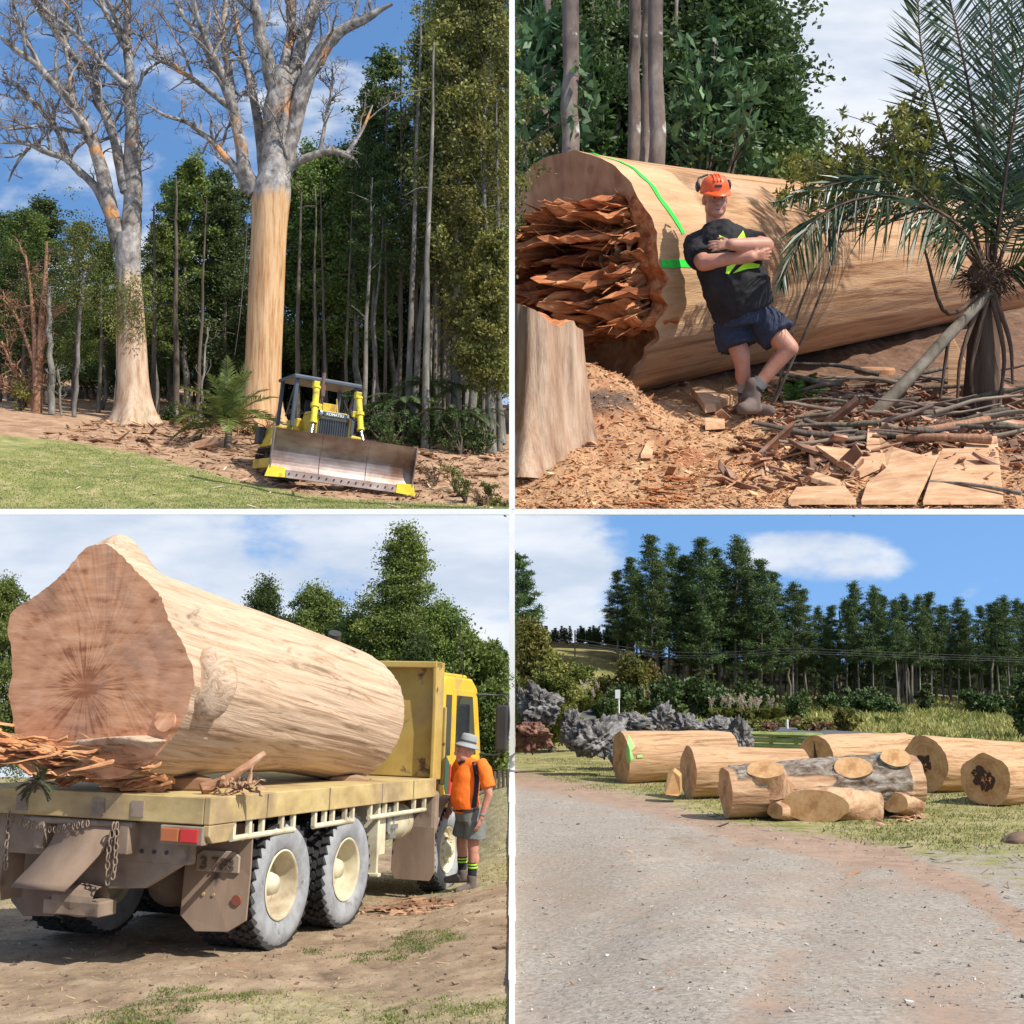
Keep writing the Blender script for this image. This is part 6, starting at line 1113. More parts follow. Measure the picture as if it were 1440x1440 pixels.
post(869, 1016, 970, 1.8, 'small pale road sign on a white post behind the root stumps', 'road_sign', white_paint, 'sign', (-2, 7, 12)); post(1103, 1026, 1012, 3, 'white roadside marker post at the far road edge', 'marker_post', white_paint, 'post')
pp = post(808, 928, 886, 2.0, 'grey power pole on the hill before the far plantation', 'power_pole', pale_trunk, 'power pole', (0, 3, 4)); 
for k in range(3):
    x = np.linspace(0, 1, 24); y0 = [898, 903, 906][k]; q = [P(808 + (1460 - 808) * t, y0 + (912 + 3 * k - y0) * t + 26 * math.sin(math.pi * min(1, t * 2.2)) * (t < .45) * .5 + 14 * t, 66) for t in x]; b = MB(); b.tube(q, .010, 4); tag(b.build('power_line', steel_dark), 'thin black power line crossing in front of the pines', 'cable', 'power lines across the pines')
# ---- pines
pm = lambda seed, **k: (lambda: pine_mesh(12, .13, np.random.default_rng(seed), **k))
for k_, sd, c0_, w_, lv, tm in (('pine1', 61, .30, .185, 19, pale_trunk), ('pine2', 62, .38, .165, 16, pale_trunk), ('pine3', 63, .10, .20, 22, dark_trunk), ('pine4', 64, .46, .15, 14, pale_trunk), ('pine5', 65, .22, .20, 21, dark_trunk)): PROTO[k_] = (pm(sd, crown0=c0_, width=w_, levels=lv), (tm, lf_pine))
def pine(key, px, top, Y, label, grp, sx=1.0): b = br_on(px, Y); plant_tree('pine_tree', key, b, label, 'tree', grp, PZ(top, Y) - b[2], rg.uniform(0, 6), PROTO[key][1], sx, PROTO[key][0])
for i, (px, top, Y) in enumerate([(868, 800, 72), (886, 782, 74), (914, 750, 71), (938, 762, 74), (958, 778, 72), (986, 754, 71), (1006, 768, 75), (1030, 750, 72), (1046, 766, 74), (1068, 784, 71), (1086, 802, 74), (1110, 816, 72), (1128, 826, 75), (925, 790, 77), (970, 785, 78), (1018, 790, 78), (1056, 800, 77), (895, 800, 78)]):
    pine(['pine1', 'pine5', 'pine5', 'pine2'][i % 4], px, top, Y, 'tall dark pine in the taller clump left of the gap', 'pines in the tall clump', 1.05)
for i, px in enumerate([1152, 1168, 1188, 1205, 1222, 1240, 1256, 1270, 1288, 1304, 1322, 1342, 1360, 1378, 1398, 1415, 1432, 1450, 1162, 1197, 1231, 1262, 1297, 1330, 1352, 1388, 1408, 1440]):
    top = float(np.interp(px, [1140, 1165, 1205, 1240, 1262, 1285, 1325, 1360, 1400, 1440], [858, 846, 816, 824, 836, 822, 838, 850, 832, 836])) + rg.uniform(-6, 12); pine(['pine2', 'pine1', 'pine4', 'pine2'][i % 4] if i < 18 else 'pine3', px, top + (12 if i > 17 else 0), 70.5 + 6 * rg.uniform() + (3 if i > 17 else 0), 'dark pine in the long row right of the gap', 'pines in the long row', .95)
for i in range(24): pine('pine3', 880 + i * 24 + rg.uniform(-6, 6), rg.uniform(868, 905), rg.uniform(80, 84), 'shorter pine filling the back of the wood', 'pines at the back of the wood', 1.25)
for i in range(46):
    px = rg.uniform(880, 1445); Y = rg.uniform(72, 82); b = br_on(px, Y); Hh = PZ(rg.uniform(858, 905), Y) - b[2]; mb = MB(); p_ = np.linspace((0, 0, 0), (rg.normal() * .15, 0, Hh), 8); p_[1:-1, 0] += rg.normal(size=6) * .04; mb.tube(p_, np.linspace(.10, .05, 8), 7); o = empty('bare_pine', b); mb.build('trunk', pale_trunk, o, True); tag(o, 'bare pale trunk standing inside the pine wood', 'tree', 'bare trunks in the pine wood')
def clipR(lim): f = lambda c: c[:, 0] > lim; f.lim = lim; return f
def edge_right(key, px, top, Y, seed, mats, kind, label, base=None, **k):
    b = br_on(px, Y) if base is None else base; lim = .14 - b[0]; tk_, cr_ = pine_mesh(PZ(top, Y) - b[2], .12, np.random.default_rng(seed), clip=lambda c: c[:, 0] > lim, **k) if kind == 'pine' else tree_mesh(None, PZ(top, Y) - b[2], .12, kind, np.random.default_rng(seed), clip=lambda c: c[:, 0] > lim, **k); V = np.vstack(tk_.V); V[:, 0] = np.maximum(V[:, 0], lim); tk_.V = [V]
    o = empty('edge_tree', b); tk_.build('trunk', mats[0], o, True); cr_.build('crown', mats[1], o); tag(o, label, 'tree')
edge_right('', 728, 778, 64, 71, (dark_trunk, lf_pine), 'pine', 'dark pine half hidden at the left by the white post', crown0=.15, width=.26, leaf=.15)
edge_right('', 742, 880, 46, 72, (dark_trunk, lf_olive), 'broad', 'olive green bushy tree behind the round root stump', crown0=.02, width=.34, clumps=500, per=90, leaf=.13)
edge_right('', 776, 930, 44, 73, (dark_trunk, lf_olive), 'broad', 'smaller olive bush leaning out right of the olive tree', crown0=.02, width=.36, clumps=300, per=90, leaf=.12)
for i in range(90):
    px = rg.uniform(735, 890); Y = rg.uniform(82, 93); b = br_on(px, Y); pl_key = 'pine3'; plant_tree('plantation_pine', pl_key, b, 'young pine in the far plantation on the hill', 'tree', 'far plantation pines', PZ(rg.uniform(878, 892), Y) - b[2], rg.uniform(0, 6), PROTO['pine3'][1], 1.25, PROTO['pine3'][0])
def bsh(px, py, h, wd, mat, lab, seed, **k): q = br_at(px, py); Y = q[1]; return shrub(px, Y, m(h, Y), m(wd, Y), mat, lab, seed, ground=br_on, **k)
bsh(848, 1010, 26, 22, lf_dark, 'round dark green bush left of the road sign', 101, n=60, per=80, leaf=.13); bsh(888, 985, 62, 46, lf_olive, 'wide olive bush on the bank above the road sign', 102, n=90, per=90, leaf=.2); bsh(930, 990, 50, 26, lf_brown, 'dry bare looking bush right of the olive bank bush', 103, n=24, per=30, leaf=.16); bsh(1186, 1028, 30, 22, lf_olive, 'brownish green round bush on the field edge by the road', 104, n=60, per=80, leaf=.16); bsh(1232, 1020, 9, 16, lf_mid, 'small low green bush out in the field', 105, n=30, per=50, leaf=.16)
bsh(808, 960, 26, 30, lf_mid, 'green bush halfway up the bank left', 106, n=50, per=60, leaf=.2); bsh(1430, 1040, 86, 24, lf_dark, 'dark leafy tree cutting in at the right edge before the field', 107, n=90, per=90, leaf=.16)
for i in range(14): bsh(rg.uniform(860, 1150), rg.uniform(1000, 1012), rg.uniform(30, 60), rg.uniform(24, 36), lf_pine if i % 2 else lf_dark, 'dark bush at the foot of the tall pines', 110 + i, n=50, per=60, leaf=.22, grp='dark bushes under the tall pines')
for i in range(16): bsh(rg.uniform(1150, 1440), rg.uniform(999, 1004), rg.uniform(10, 34), rg.uniform(16, 26), lf_pine, 'low dark bush at the foot of the pine row', 130 + i, n=30, per=50, leaf=.22, grp='dark bushes under the pine row')
for i in range(12): bsh(rg.uniform(1040, 1175), rg.uniform(1022, 1030), rg.uniform(8, 15), rg.uniform(14, 22), (lf_brown, lf_olive)[i % 2], 'scrubby low bush along the far road verge', 150 + i, n=24, per=40, leaf=.18, grp='scrub along the far road verge')
plume = leafm('pampas_plume', (.42, .33, .25), (.62, .54, .44), objr=0)
for i, (px, py) in enumerate([(905, 1002), (925, 1004), (945, 1006), (962, 1004), (978, 1008), (1012, 1014), (1028, 1012), (1045, 1014), (1062, 1016), (1080, 1014), (818, 1000), (832, 990)]):
    q = br_at(px, py); o = empty('pampas_grass', q); Y = q[1]; h_ = m(26, Y); nb = 420; a_ = rg.uniform(0, 6.28, nb); sp_ = rg.uniform(.1, .8, nb); base = np.zeros((nb, 3)); base[:, :2] = rg.normal(size=(nb, 2)) * .12; mid = base + np.stack((np.cos(a_) * sp_ * h_ * .4, np.sin(a_) * sp_ * h_ * .4, h_ * rg.uniform(.4, .75, nb)), 1); tip_ = mid + np.stack((np.cos(a_) * sp_ * h_ * .45, np.sin(a_) * sp_ * h_ * .45, -h_ * .1 * sp_), 1)
    s_ = np.stack((-np.sin(a_), np.cos(a_), 0 * a_), 1) * .03; b = MB(); b.add(np.stack((base - s_, base + s_, mid + s_, tip_, mid - s_), 1).reshape(-1, 3), np.arange(nb * 5).reshape(-1, 5)); b.build('blades', lf_yel, o); b = MB()
    for _ in range(rg.integers(2, 6)): a0 = np.array((rg.normal() * .4, rg.normal() * .3, h_ * rg.uniform(.75, 1.0))); b.tube([a0 * (.2, .2, 0), a0, a0 + (rg.normal() * .12, 0, .3)], [.015, .012, .01], 4); pts = a0 + np.linspace(0, 1, 14)[:, None] * np.array((rg.normal() * .2, rg.normal() * .1, .42)); clump_leaves(b, pts, .07, 9, .13, .025, rg, .8, 1)
    b.build('plume', plume, o); tag(o, 'tuft of pampas grass with pale plumes on the road bank', 'pampas grass', 'pampas tufts on the road bank')
mb = MB(); c_ = br_at(1345, 1160)
for i in range(30): shard(mb, br_at(1235 + rg.normal() * 22, 1150 + rg.normal() * 5) + (0, 0, .02), rand_dir(1, rg)[0] * (1, .5, .1), rg.uniform(.1, .4), .06, .03, rg)
tag(mb.build('bark_slabs', bark_chip), 'red bark slabs on the grass below the knotty log', 'bark', kind='stuff')
mb = MB(); q = br_at(1430, 1185); mb.ell((0, 0, 0), (.35, .3, .14), 40); V = mb.V[0]; mb.V = [V * (1 + .2 * fbm(V * 5, 3))[:, None]]; o = mb.build('dirt_mound', clod, None, True); o.location = q; tag(o, 'small dark mound of earth at the right edge of the yard', 'mound')
# ================================================================ the bank with the fallen giant log, stump and leaning man (built large, far back)
from mathutils.bvhtree import BVHTree
rg = np.random.default_rng(41)
K = 11.0
trY = np.array([76, 82, 88, 93, 97, 103, 110, 122, 150, 185, 245.]); trZ = np.array([PZ(p_, y) for p_, y in zip((719, 670, 629, 603, 586, 569, 551, 516, 452, 436, 425), trY)])
def tr_z(x, Y):
    x = np.asarray(x, float); Y = np.asarray(Y, float); b = np.interp(Y, trY, trZ); q = np.stack(np.broadcast_arrays(x, Y, 0 * Y), -1)
    mound = 4.7 * np.exp(-.5 * (((x - 5.3) / 4.1) ** 2 + ((Y - 95) / 4.6) ** 2)); f = sstep(Y, 76.3, 79)
    return b + mound + f * (fbm(q * .09, 3) * .8 + fbm(q * .45, 3) * .28 + fbm(q * 1.7, 2) * .10)
tr_mat = M('sawdust_bank', [(.3, (.28, .14, .07)), (.5, (.50, .29, .155)), (.7, (.63, .40, .23))], (1.1,) * 3, 10, .95, 1.0, .25, mix=[((.33, .13, .06), .10, .52, .68), ((.17, .085, .05), 1.6, .60, .72)],
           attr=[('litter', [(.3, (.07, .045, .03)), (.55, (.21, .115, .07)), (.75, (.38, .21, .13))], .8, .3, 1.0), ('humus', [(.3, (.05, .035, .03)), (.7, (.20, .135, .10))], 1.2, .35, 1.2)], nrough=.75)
def tr_px(X, Y): p = np.stack(np.broadcast_arrays(X, Y, tr_z(X, Y)), -1); return proj((p[..., 0], p[..., 1], p[..., 2]))
def tr_litter(X, Y): px, py = tr_px(X, Y); return np.clip(sstep(px, 1040, 1150) * sstep(py, 700, 600) + sstep(Y, 106, 118) * .7, 0, 1) * .9
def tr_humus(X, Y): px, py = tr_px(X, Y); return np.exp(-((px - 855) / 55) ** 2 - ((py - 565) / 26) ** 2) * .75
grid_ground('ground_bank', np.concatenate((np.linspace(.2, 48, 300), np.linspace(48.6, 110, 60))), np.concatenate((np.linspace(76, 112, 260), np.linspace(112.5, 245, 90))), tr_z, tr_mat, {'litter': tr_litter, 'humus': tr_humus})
ty = np.linspace(76, 200, 2600)
def tr_at(px, py): xs_ = (px - 720) / F * ty; z_ = tr_z(xs_, ty); _, py_ = proj((xs_, ty, z_)); i = int(np.argmax(py_ <= py)); return np.array((xs_[i], ty[i], z_[i]))
tr_on = lambda px, Y: np.array(((px - 720) / F * Y, Y, float(tr_z((px - 720) / F * Y, Y))))
chip_o = M('orange_chip', [(.3, (.34, .14, .06)), (.5, (.56, .30, .15)), (.75, (.70, .47, .28))], (.5,) * 3, 5, .9, .3, .05, island=.45)
chip_b = M('bark_flake', [(.3, (.10, .06, .045)), (.5, (.30, .15, .09)), (.75, (.46, .36, .28))], (.5,) * 3, 5, .9, .3, .05, island=.5)
n = 16000; bx = rg.uniform(.3, 36, n); by = 76.4 + 26 * rg.uniform(0, 1, n) ** 1.3; chips('sawdust_chips', np.stack((bx, by, tr_z(bx, by) + .02), 1), .11, chip_o, rg, 'orange wood chips and sawdust on the bank', asp=2.6)
n = 5200; bx = rg.uniform(10, 48, n); by = rg.uniform(78, 112, n); ok = tr_litter(bx, by) > rg.uniform(.1, .8, n); bx, by = bx[ok], by[ok]; chips('bark_litter', np.stack((bx, by, tr_z(bx, by) + .05), 1), .34, chip_b, rg, 'bark flakes and litter under the palm', asp=2.8)
n = 240; px_ = rg.uniform(1020, 1240, n); py_ = rg.uniform(575, 690, n); q = np.array([tr_at(a, b_) for a, b_ in zip(px_, py_)]); chips('bark_slivers', q + (0, 0, .1), .5, chip_b, rg, 'larger torn bark pieces in front of the leaning man', asp=2.6, flatn=.5)
# ---- the log
fl_side = M('fallen_log_side', [(.28, (.13, .055, .025)), (.41, (.35, .175, .08)), (.55, (.52, .31, .165)), (.72, (.36, .19, .095))], (.05, .95, .95), 9, .85, .8, .3, mix=[((.12, .06, .035), (.035, .22, .22), .56, .72), ((.56, .44, .33), (.03, .25, .25), .58, .75)], attr=[('pale', [(.3, (.42, .24, .12)), (.6, (.60, .38, .21))], (.08, .8, .8), .25, .5)], nrough=.7, dist=.4)
fl_end = M('fallen_log_end', [(.3, (.24, .10, .05)), (.5, (.40, .20, .10)), (.7, (.50, .28, .15))], (.3, .35, .12), 7, .85, .6, .15, rings=(3, 0, -2, .12), mix=[((.13, .06, .035), .25, .58, .75)])
red_in = M('torn_red_wood', [(.30, (.13, .035, .014)), (.46, (.38, .125, .045)), (.60, (.60, .26, .105)), (.78, (.76, .47, .26))], (.10, 1.3, 1.3), 9, .9, 1.0, .25, nrough=.7, island=.15)
c0_ = P(798, 396, 104); c1_ = P(1432, 364, 152); ax_ = unit(c1_ - c0_); Lg = np.linalg.norm(c1_ - c0_); frL = frameX(c0_, ax_); R0_, R1_ = m(179, 104), m(70, 152); NA, NT = 160, 60
inL = np.array(frL.inverted()); th = np.arange(NA) * 2 * np.pi / NA; rings, pale = [], []; ct, st_ = np.cos(th), np.sin(th)
# local Y points away-left, local Z up; the near side is ct < 0
ts = np.concatenate((np.linspace(0, .12, 16), np.linspace(.14, 1, 44)))
for t in ts:
    q = np.stack((ct * 1.4, st_ * 1.4, np.full(NA, t * 3)), -1); r = (R0_ + (R1_ - R0_) * t ** .85) * (1 + .02 * fbm(q, 3) + .012 * noise(np.stack((th * 9, 0 * th, np.full(NA, t * 3)), -1)))
    jag = (1 - t / .12) * (t < .12) * np.clip(-ct + .3, 0, 1) * np.clip(.75 - st_, 0, 1) * (1.1 * fbm(np.stack((th * 9, 0 * th, 0 * th), -1), 4) + .9)
    rings.append(np.stack((t * Lg + jag * .8, r * ct, r * st_), -1)); pale.append(sstep(t, .13 + .03 * noise(np.array((th * 3, 0 * th, 0 * th)).T), .09) * sstep(st_, -.62, -.45) * sstep(st_, .98, .75) * (ct < .2) * .9)
V = np.array(rings); mb = MB(); i = np.arange(NT - 1)[:, None] * NA + np.arange(NA); j = np.arange(NT - 1)[:, None] * NA + (np.arange(NA) + 1) % NA
fs = [V[0]]; NF = 26; cen = np.array((0, 0, 0.))
for f in np.linspace(.96, 0, NF):
    p_ = V[0] * f; b_ = p_[:, 2] / R0_; rough = sstep(b_, .52, .40); rough = rough * sstep(-p_[:, 1] / R0_, .80, .62) * sstep(f, .97, .86); p_[:, 0] = V[0][:, 0] * f + rough * (2.2 + 2.8 * sstep(b_, -.38, -.50) + 1.3 * fbm(p_ * .35, 4)) + .06 * noise(p_ * .8); fs.append(p_)
fv = np.array(fs); i2 = np.arange(NF)[:, None] * NA + np.arange(NA); j2 = np.arange(NF)[:, None] * NA + (np.arange(NA) + 1) % NA
Vall = np.vstack((V.reshape(-1, 3), fv.reshape(-1, 3))); Wd = Vall @ np.array(frL)[:3, :3].T + np.array(frL)[:3, 3]; Wd[:, 0] = np.maximum(Wd[:, 0], .22)      # the butt stops at the dividing line
Vall = Wd @ inL[:3, :3].T + inL[:3, 3]
mb.add(Vall[:NT * NA], np.stack((i, j, j + NA, i + NA), -1).reshape(-1, 4), 0)
fq = np.stack((j2, i2, i2 + NA, j2 + NA), -1).reshape(-1, 4); fb = fv.reshape(-1, 3)[fq].mean(1)[:, 2] / R0_; mb.add(Vall[NT * NA:], fq, np.where(fb > .47, 1, np.where(fb > -.5, 2, 1)))
pal = np.concatenate((np.array(pale).ravel(), np.zeros((NF + 1) * NA))); FL = mb.build('fallen_log', [fl_side, fl_end, red_in], None, True, None, attr={'pale': pal}); FL.matrix_world = frL
tag(FL, 'enormous fallen tan log with torn red butt and green paint line, behind the leaning man', 'log')
for p_ in FL.data.polygons: p_.use_smooth = p_.material_index == 0
bv = BVHTree.FromPolygons([Vector(v_) for v_ in Wd[:NT * NA]], [tuple(q) for q in np.stack((i, j, j + NA, i + NA), -1).reshape(-1, 4)])
def hit(px, py):
    d_ = P(px, py, 1.0); h_ = bv.ray_cast(Vector((0, 0, 0)), Vector(d_).normalized()); return (np.array(h_[0]), np.array(h_[1])) if h_[0] is not None else None
green = M('green_spray_line', [(.3, (.02, .55, .04)), (.7, (.04, .80, .08))], (1.5,) * 3, 6, .7, .2)
def spray(path, w_, name='paint_line'):
    p = smooth_path(path, 50); T_ = np.gradient(p, axis=0); T_ /= np.linalg.norm(T_, axis=1)[:, None]; V = []
    for (a, b_), (tx, ty_) in zip(p, T_):
        w1 = w_ * (1 + .35 * noise(np.array((a * .13, b_ * .13, 0.)))); l_ = hit(a - ty_ * w1, b_ + tx * w1); r_ = hit(a + ty_ * w1, b_ - tx * w1)
        if l_ is None or r_ is None: continue
        for h_ in (l_, r_): n_ = h_[1] if np.dot(h_[1], h_[0]) < 0 else -h_[1]; V.append(h_[0] + n_ * .05)
    b = MB(); k_ = len(V) // 2; b.add(np.array(V), [(2 * i_, 2 * i_ + 1, 2 * i_ + 3, 2 * i_ + 2) for i_ in range(k_ - 1)]); o = b.build(name, green, None, True, frL); o.parent = FL; o.matrix_parent_inverse = frL.inverted(); return o
def on_log(tt_, a, lift=.07):
    r = (R0_ + (R1_ - R0_) * tt_ ** .85); q = np.array((tt_ * Lg, r * 1.06 * math.cos(a), r * 1.06 * math.sin(a))); w_ = np.array(frL)[:3, :3] @ q + np.array(frL)[:3, 3]; ctr = np.array(frL)[:3, :3] @ np.array((tt_ * Lg, 0, 0)) + np.array(frL)[:3, 3]
    h_ = bv.ray_cast(Vector(w_ + (w_ - ctr)), Vector(ctr - w_).normalized()); return np.array(h_[0]) + unit(w_ - ctr) * lift
def stripe(path, wd):
    p = smooth_path(path, 60); V = []
    for k_, (tt_, a) in enumerate(p):
        d = p[min(k_ + 1, 59)] - p[max(k_ - 1, 0)]; e = np.array((d[0] * Lg, d[1] * R0_)); e = unit(e); w1 = wd * (1 + .3 * noise(np.array((k_ * .35, 1.7, .3)))); V += [on_log(tt_ - e[1] * w1 / Lg, a + e[0] * w1 / R0_), on_log(tt_ + e[1] * w1 / Lg, a - e[0] * w1 / R0_)]
    b = MB(); b.add(np.array(V), [(2 * i_, 2 * i_ + 1, 2 * i_ + 3, 2 * i_ + 2) for i_ in range(59)]); o = b.build('paint_line', green, None, True, frL); o.parent = FL; o.matrix_parent_inverse = frL.inverted()
stripe([(.022, R(93)), (.024, R(110)), (.028, R(125)), (.034, R(142)), (.042, R(158)), (.052, R(171))], .26); spray([(921, 372), (945, 371), (976, 370)], 5.0)
# torn splinters reaching out of the butt
sp_ = MB(); nrm = np.array((ax_[1], -ax_[0], 0)); nrm = unit(nrm); upv = unit(np.cross(ax_, nrm) * -1); upv = upv if upv[2] > 0 else -upv
def bigshard(mb, a, d, L_, w_, t_, k_=8, curl=.3):
    d = unit(d); s_ = unit(np.cross(d, np.array((0, 0, 1)) + rg.normal(size=3) * .35)); u_ = np.cross(s_, d); V = []; c_ = np.array(a, float); cv = rg.normal() * curl
    for i_ in range(k_):
        f = i_ / (k_ - 1); ww = w_ * (1 - f ** 1.4 * .95) * rg.uniform(.65, 1.15); tt_ = t_ * (1 - f * .85) * rg.uniform(.7, 1.2); sh = s_ * rg.normal() * w_ * .12
        V += [c_ - s_ * ww + sh, c_ + s_ * ww * rg.uniform(.7, 1) + sh, c_ + u_ * tt_ + s_ * ww * .5 + sh, c_ + u_ * tt_ - s_ * ww * .6 + sh]; c_ = c_ + (d + u_ * cv * f) * L_ / (k_ - 1)
    F_ = [(0, 3, 2, 1), tuple(range(4 * k_ - 4, 4 * k_))]
    for i_ in range(k_ - 1):
        for q in range(4): F_.append((i_ * 4 + q, i_ * 4 + (q + 1) % 4, i_ * 4 + 4 + (q + 1) % 4, i_ * 4 + 4 + q))
    V = np.array(V); V[:, 0] = np.maximum(V[:, 0], .24); mb.add(V, F_)
def tongue(mb, b0, a0, a1, L_, th_, droop, seed):
    na, nl = 80, 14; a1 = min(a1 + .16, math.sqrt(max(.05, .93 - b0 * b0))); A_ = np.linspace(a0, a1, na); V = []; edge = L_ * (.55 + .45 * fbm(np.stack((A_ * 5 + seed, 0 * A_, 0 * A_), -1), 3)) + .9 * np.abs(noise(np.stack((A_ * 34, 0 * A_ + seed, 0 * A_), -1))) + 2.6 * np.maximum(0, noise(np.stack((A_ * 17, 0 * A_ + seed * 2, 0 * A_), -1))) ; edge = np.maximum(edge * (1 - .55 * sstep(A_, .45, .9)), .6)
    for side in (0, 1):
        for t in np.linspace(0, 1, nl):
            z_ = b0 * R0_ + 1.0 * fbm(np.stack((A_ * 2.6 + seed, 0 * A_ + t * 1.6, 0 * A_), -1), 4) + .30 * noise(np.stack((A_ * 30, 0 * A_ + t * .8, 0 * A_ + seed), -1)) + droop * t * t - side * th_ * (1 - .93 * t ** 1.5) * (1 + .5 * noise(np.stack((A_ * 12, 0 * A_ + t, 0 * A_ + 5), -1)))
            V.append(c0_ + nrm * (A_ * R0_)[:, None] + upv * z_[:, None] - ax_ * (edge * t - 3.0 * (1 - t))[:, None])
    V = np.array(V); n_ = na; q = []; i_ = (np.arange(nl - 1)[:, None] * n_ + np.arange(n_ - 1)).ravel(); F1 = np.stack((i_, i_ + 1, i_ + n_ + 1, i_ + n_), -1); o2 = nl * n_; F2 = F1[:, ::-1] + o2; e = np.arange(n_ - 1) + (nl - 1) * n_; F3 = np.stack((e, e + 1, e + 1 + o2, e + o2), -1); s0 = np.arange(nl - 1) * n_; F4 = np.stack((s0 + n_ - 1, s0 + n_ - 1 + o2, s0 + 2 * n_ - 1 + o2, s0 + 2 * n_ - 1), -1); F5 = np.stack((s0, s0 + n_, s0 + n_ + o2, s0 + o2), -1)
    V = V.reshape(-1, 3); V[:, 0] = np.maximum(V[:, 0], .24); mb.add(V, np.vstack((F1, F2, F3, F4, F5)))
for k_, (b0, a0, a1, L_, th_, dr) in enumerate([(.50, -1.0, .30, 5.0, .7, .4), (.44, -1.0, .55, 6.5, .8, .2), (.37, -.9, .62, 5.8, .6, -.2), (.30, -1.0, .50, 7.0, .9, -.3), (.22, -.6, .70, 4.8, .7, -.7), (.12, -.2, .72, 3.2, .6, -.8), (-.02, -1.0, .55, 6.0, .9, .2), (-.09, -1.0, .62, 7.2, .8, .1), (-.16, -.9, .60, 6.8, .9, -.1), (-.23, -1.0, .66, 7.6, .9, -.2), (-.30, -1.0, .60, 6.0, .8, -.3), (-.37, -.8, .66, 4.6, .8, -.6), (-.43, -.3, .70, 3.0, .6, -.5)]): tongue(sp_, b0, a0, a1, L_, th_, dr, k_ * 3.1)
for _ in range(620):
    band = rg.uniform(); bz = rg.uniform(.12, .52) if band < .5 else rg.uniform(-.46, .02); a_ = rg.uniform(-1.0, .78); a = c0_ + nrm * a_ * R0_ + upv * bz * R0_ + ax_ * rg.uniform(.5, 3.0)
    if a[0] < -6: continue
    d = -ax_ * 1.0 + nrm * rg.normal() * .30 + np.array((0, 0, rg.normal() * .14 + (.10 if bz > .1 else -.02) - .25 * (a_ > .45))); bigshard(sp_, a, d, rg.uniform(2.0, 8.5) * (1 if a_ < .3 else .65), rg.uniform(.08, .42), rg.uniform(.05, .25), curl=.3)
o = sp_.build('splinters', [red_in], None, False, frL); o.parent = FL; o.matrix_parent_inverse = frL.inverted()
sp_ = MB()
for _ in range(60):
    a_ = rg.uniform(.35, .75); bz = rg.uniform(-.35, .3); a = c0_ + nrm * a_ * R0_ + upv * bz * R0_ + ax_ * .5; bigshard(sp_, a, -ax_ * .6 + nrm * rg.uniform(.1, .5) + np.array((0, 0, rg.normal() * .5 - .3)), rg.uniform(1.2, 3.2), rg.uniform(.15, .5), .15)
o = sp_.build('torn_edge', [chip_o], None, False, frL); o.parent = FL; o.matrix_parent_inverse = frL.inverted()
# ---- stump
stump_m = M('stump_side', [(.27, (.16, .085, .05)), (.45, (.36, .225, .145)), (.62, (.50, .36, .26)), (.8, (.28, .16, .09))], (1.0, 1.0, .10), 9, .9, .9, .3, mix=[((.16, .10, .07), (.35, .35, .08), .56, .72)], nrough=.7)
c_ = tr_on(752, 87.5); c_[2] -= 3.5; NA2, NT2 = 96, 26; th2 = np.arange(NA2) * 2 * np.pi / NA2; V = []; Hs = PZ(440, 87.5) - c_[2]
for t in np.linspace(0, 1, NT2):
    fl_ = 1 + 1.1 * np.exp(-t * 3.2) * (.55 + .3 * np.cos(th2 * 4 + .6) + .15 * np.cos(th2 * 7)); r = 3.1 * fl_ * (1 + .07 * np.cos(th2 * 5 + t * 1.5) + .07 * noise(np.stack((np.cos(th2) * 7, np.sin(th2) * 7, np.full(NA2, t * 1.5)), -1)))
    top_tilt = (.10 * Hs * np.cos(th2 - 2.5) + .45 * noise(np.stack((th2 * 3, 0 * th2, 0 * th2), -1))) * t; V.append(np.stack((c_[0] + r * np.cos(th2), c_[1] + r * np.sin(th2), c_[2] + t * Hs + top_tilt), -1))
V = np.array(V); tops = [V[-1]] + [V[-1].mean(0) + (V[-1] - V[-1].mean(0)) * f + np.stack((0 * th2, 0 * th2, .25 * fbm(V[-1] * .8 * f, 3) - .3 * (1 - f)), -1) for f in (.8, .6, .4, .2, .0)]; Vt = np.array(tops)
i = np.arange(NT2 - 1)[:, None] * NA2 + np.arange(NA2); j = np.arange(NT2 - 1)[:, None] * NA2 + (np.arange(NA2) + 1) % NA2; W = V.reshape(-1, 3); W[:, 0] = np.maximum(W[:, 0], .22); Vt = Vt.reshape(-1, 3); Vt[:, 0] = np.maximum(Vt[:, 0], .22)
mb = MB(); mb.add(W, np.stack((i, j, j + NA2, i + NA2), -1).reshape(-1, 4), 0); i2 = np.arange(5)[:, None] * NA2 + np.arange(NA2); j2 = np.arange(5)[:, None] * NA2 + (np.arange(NA2) + 1) % NA2; mb.add(Vt, np.stack((i2, j2, j2 + NA2, i2 + NA2), -1).reshape(-1, 4), 1)
o = mb.build('tree_stump', [stump_m, red_in], None, True, Matrix.Translation(c_)); tag(o, 'grey fluted tree stump with reddish sawn top, in front of the torn log end', 'stump')
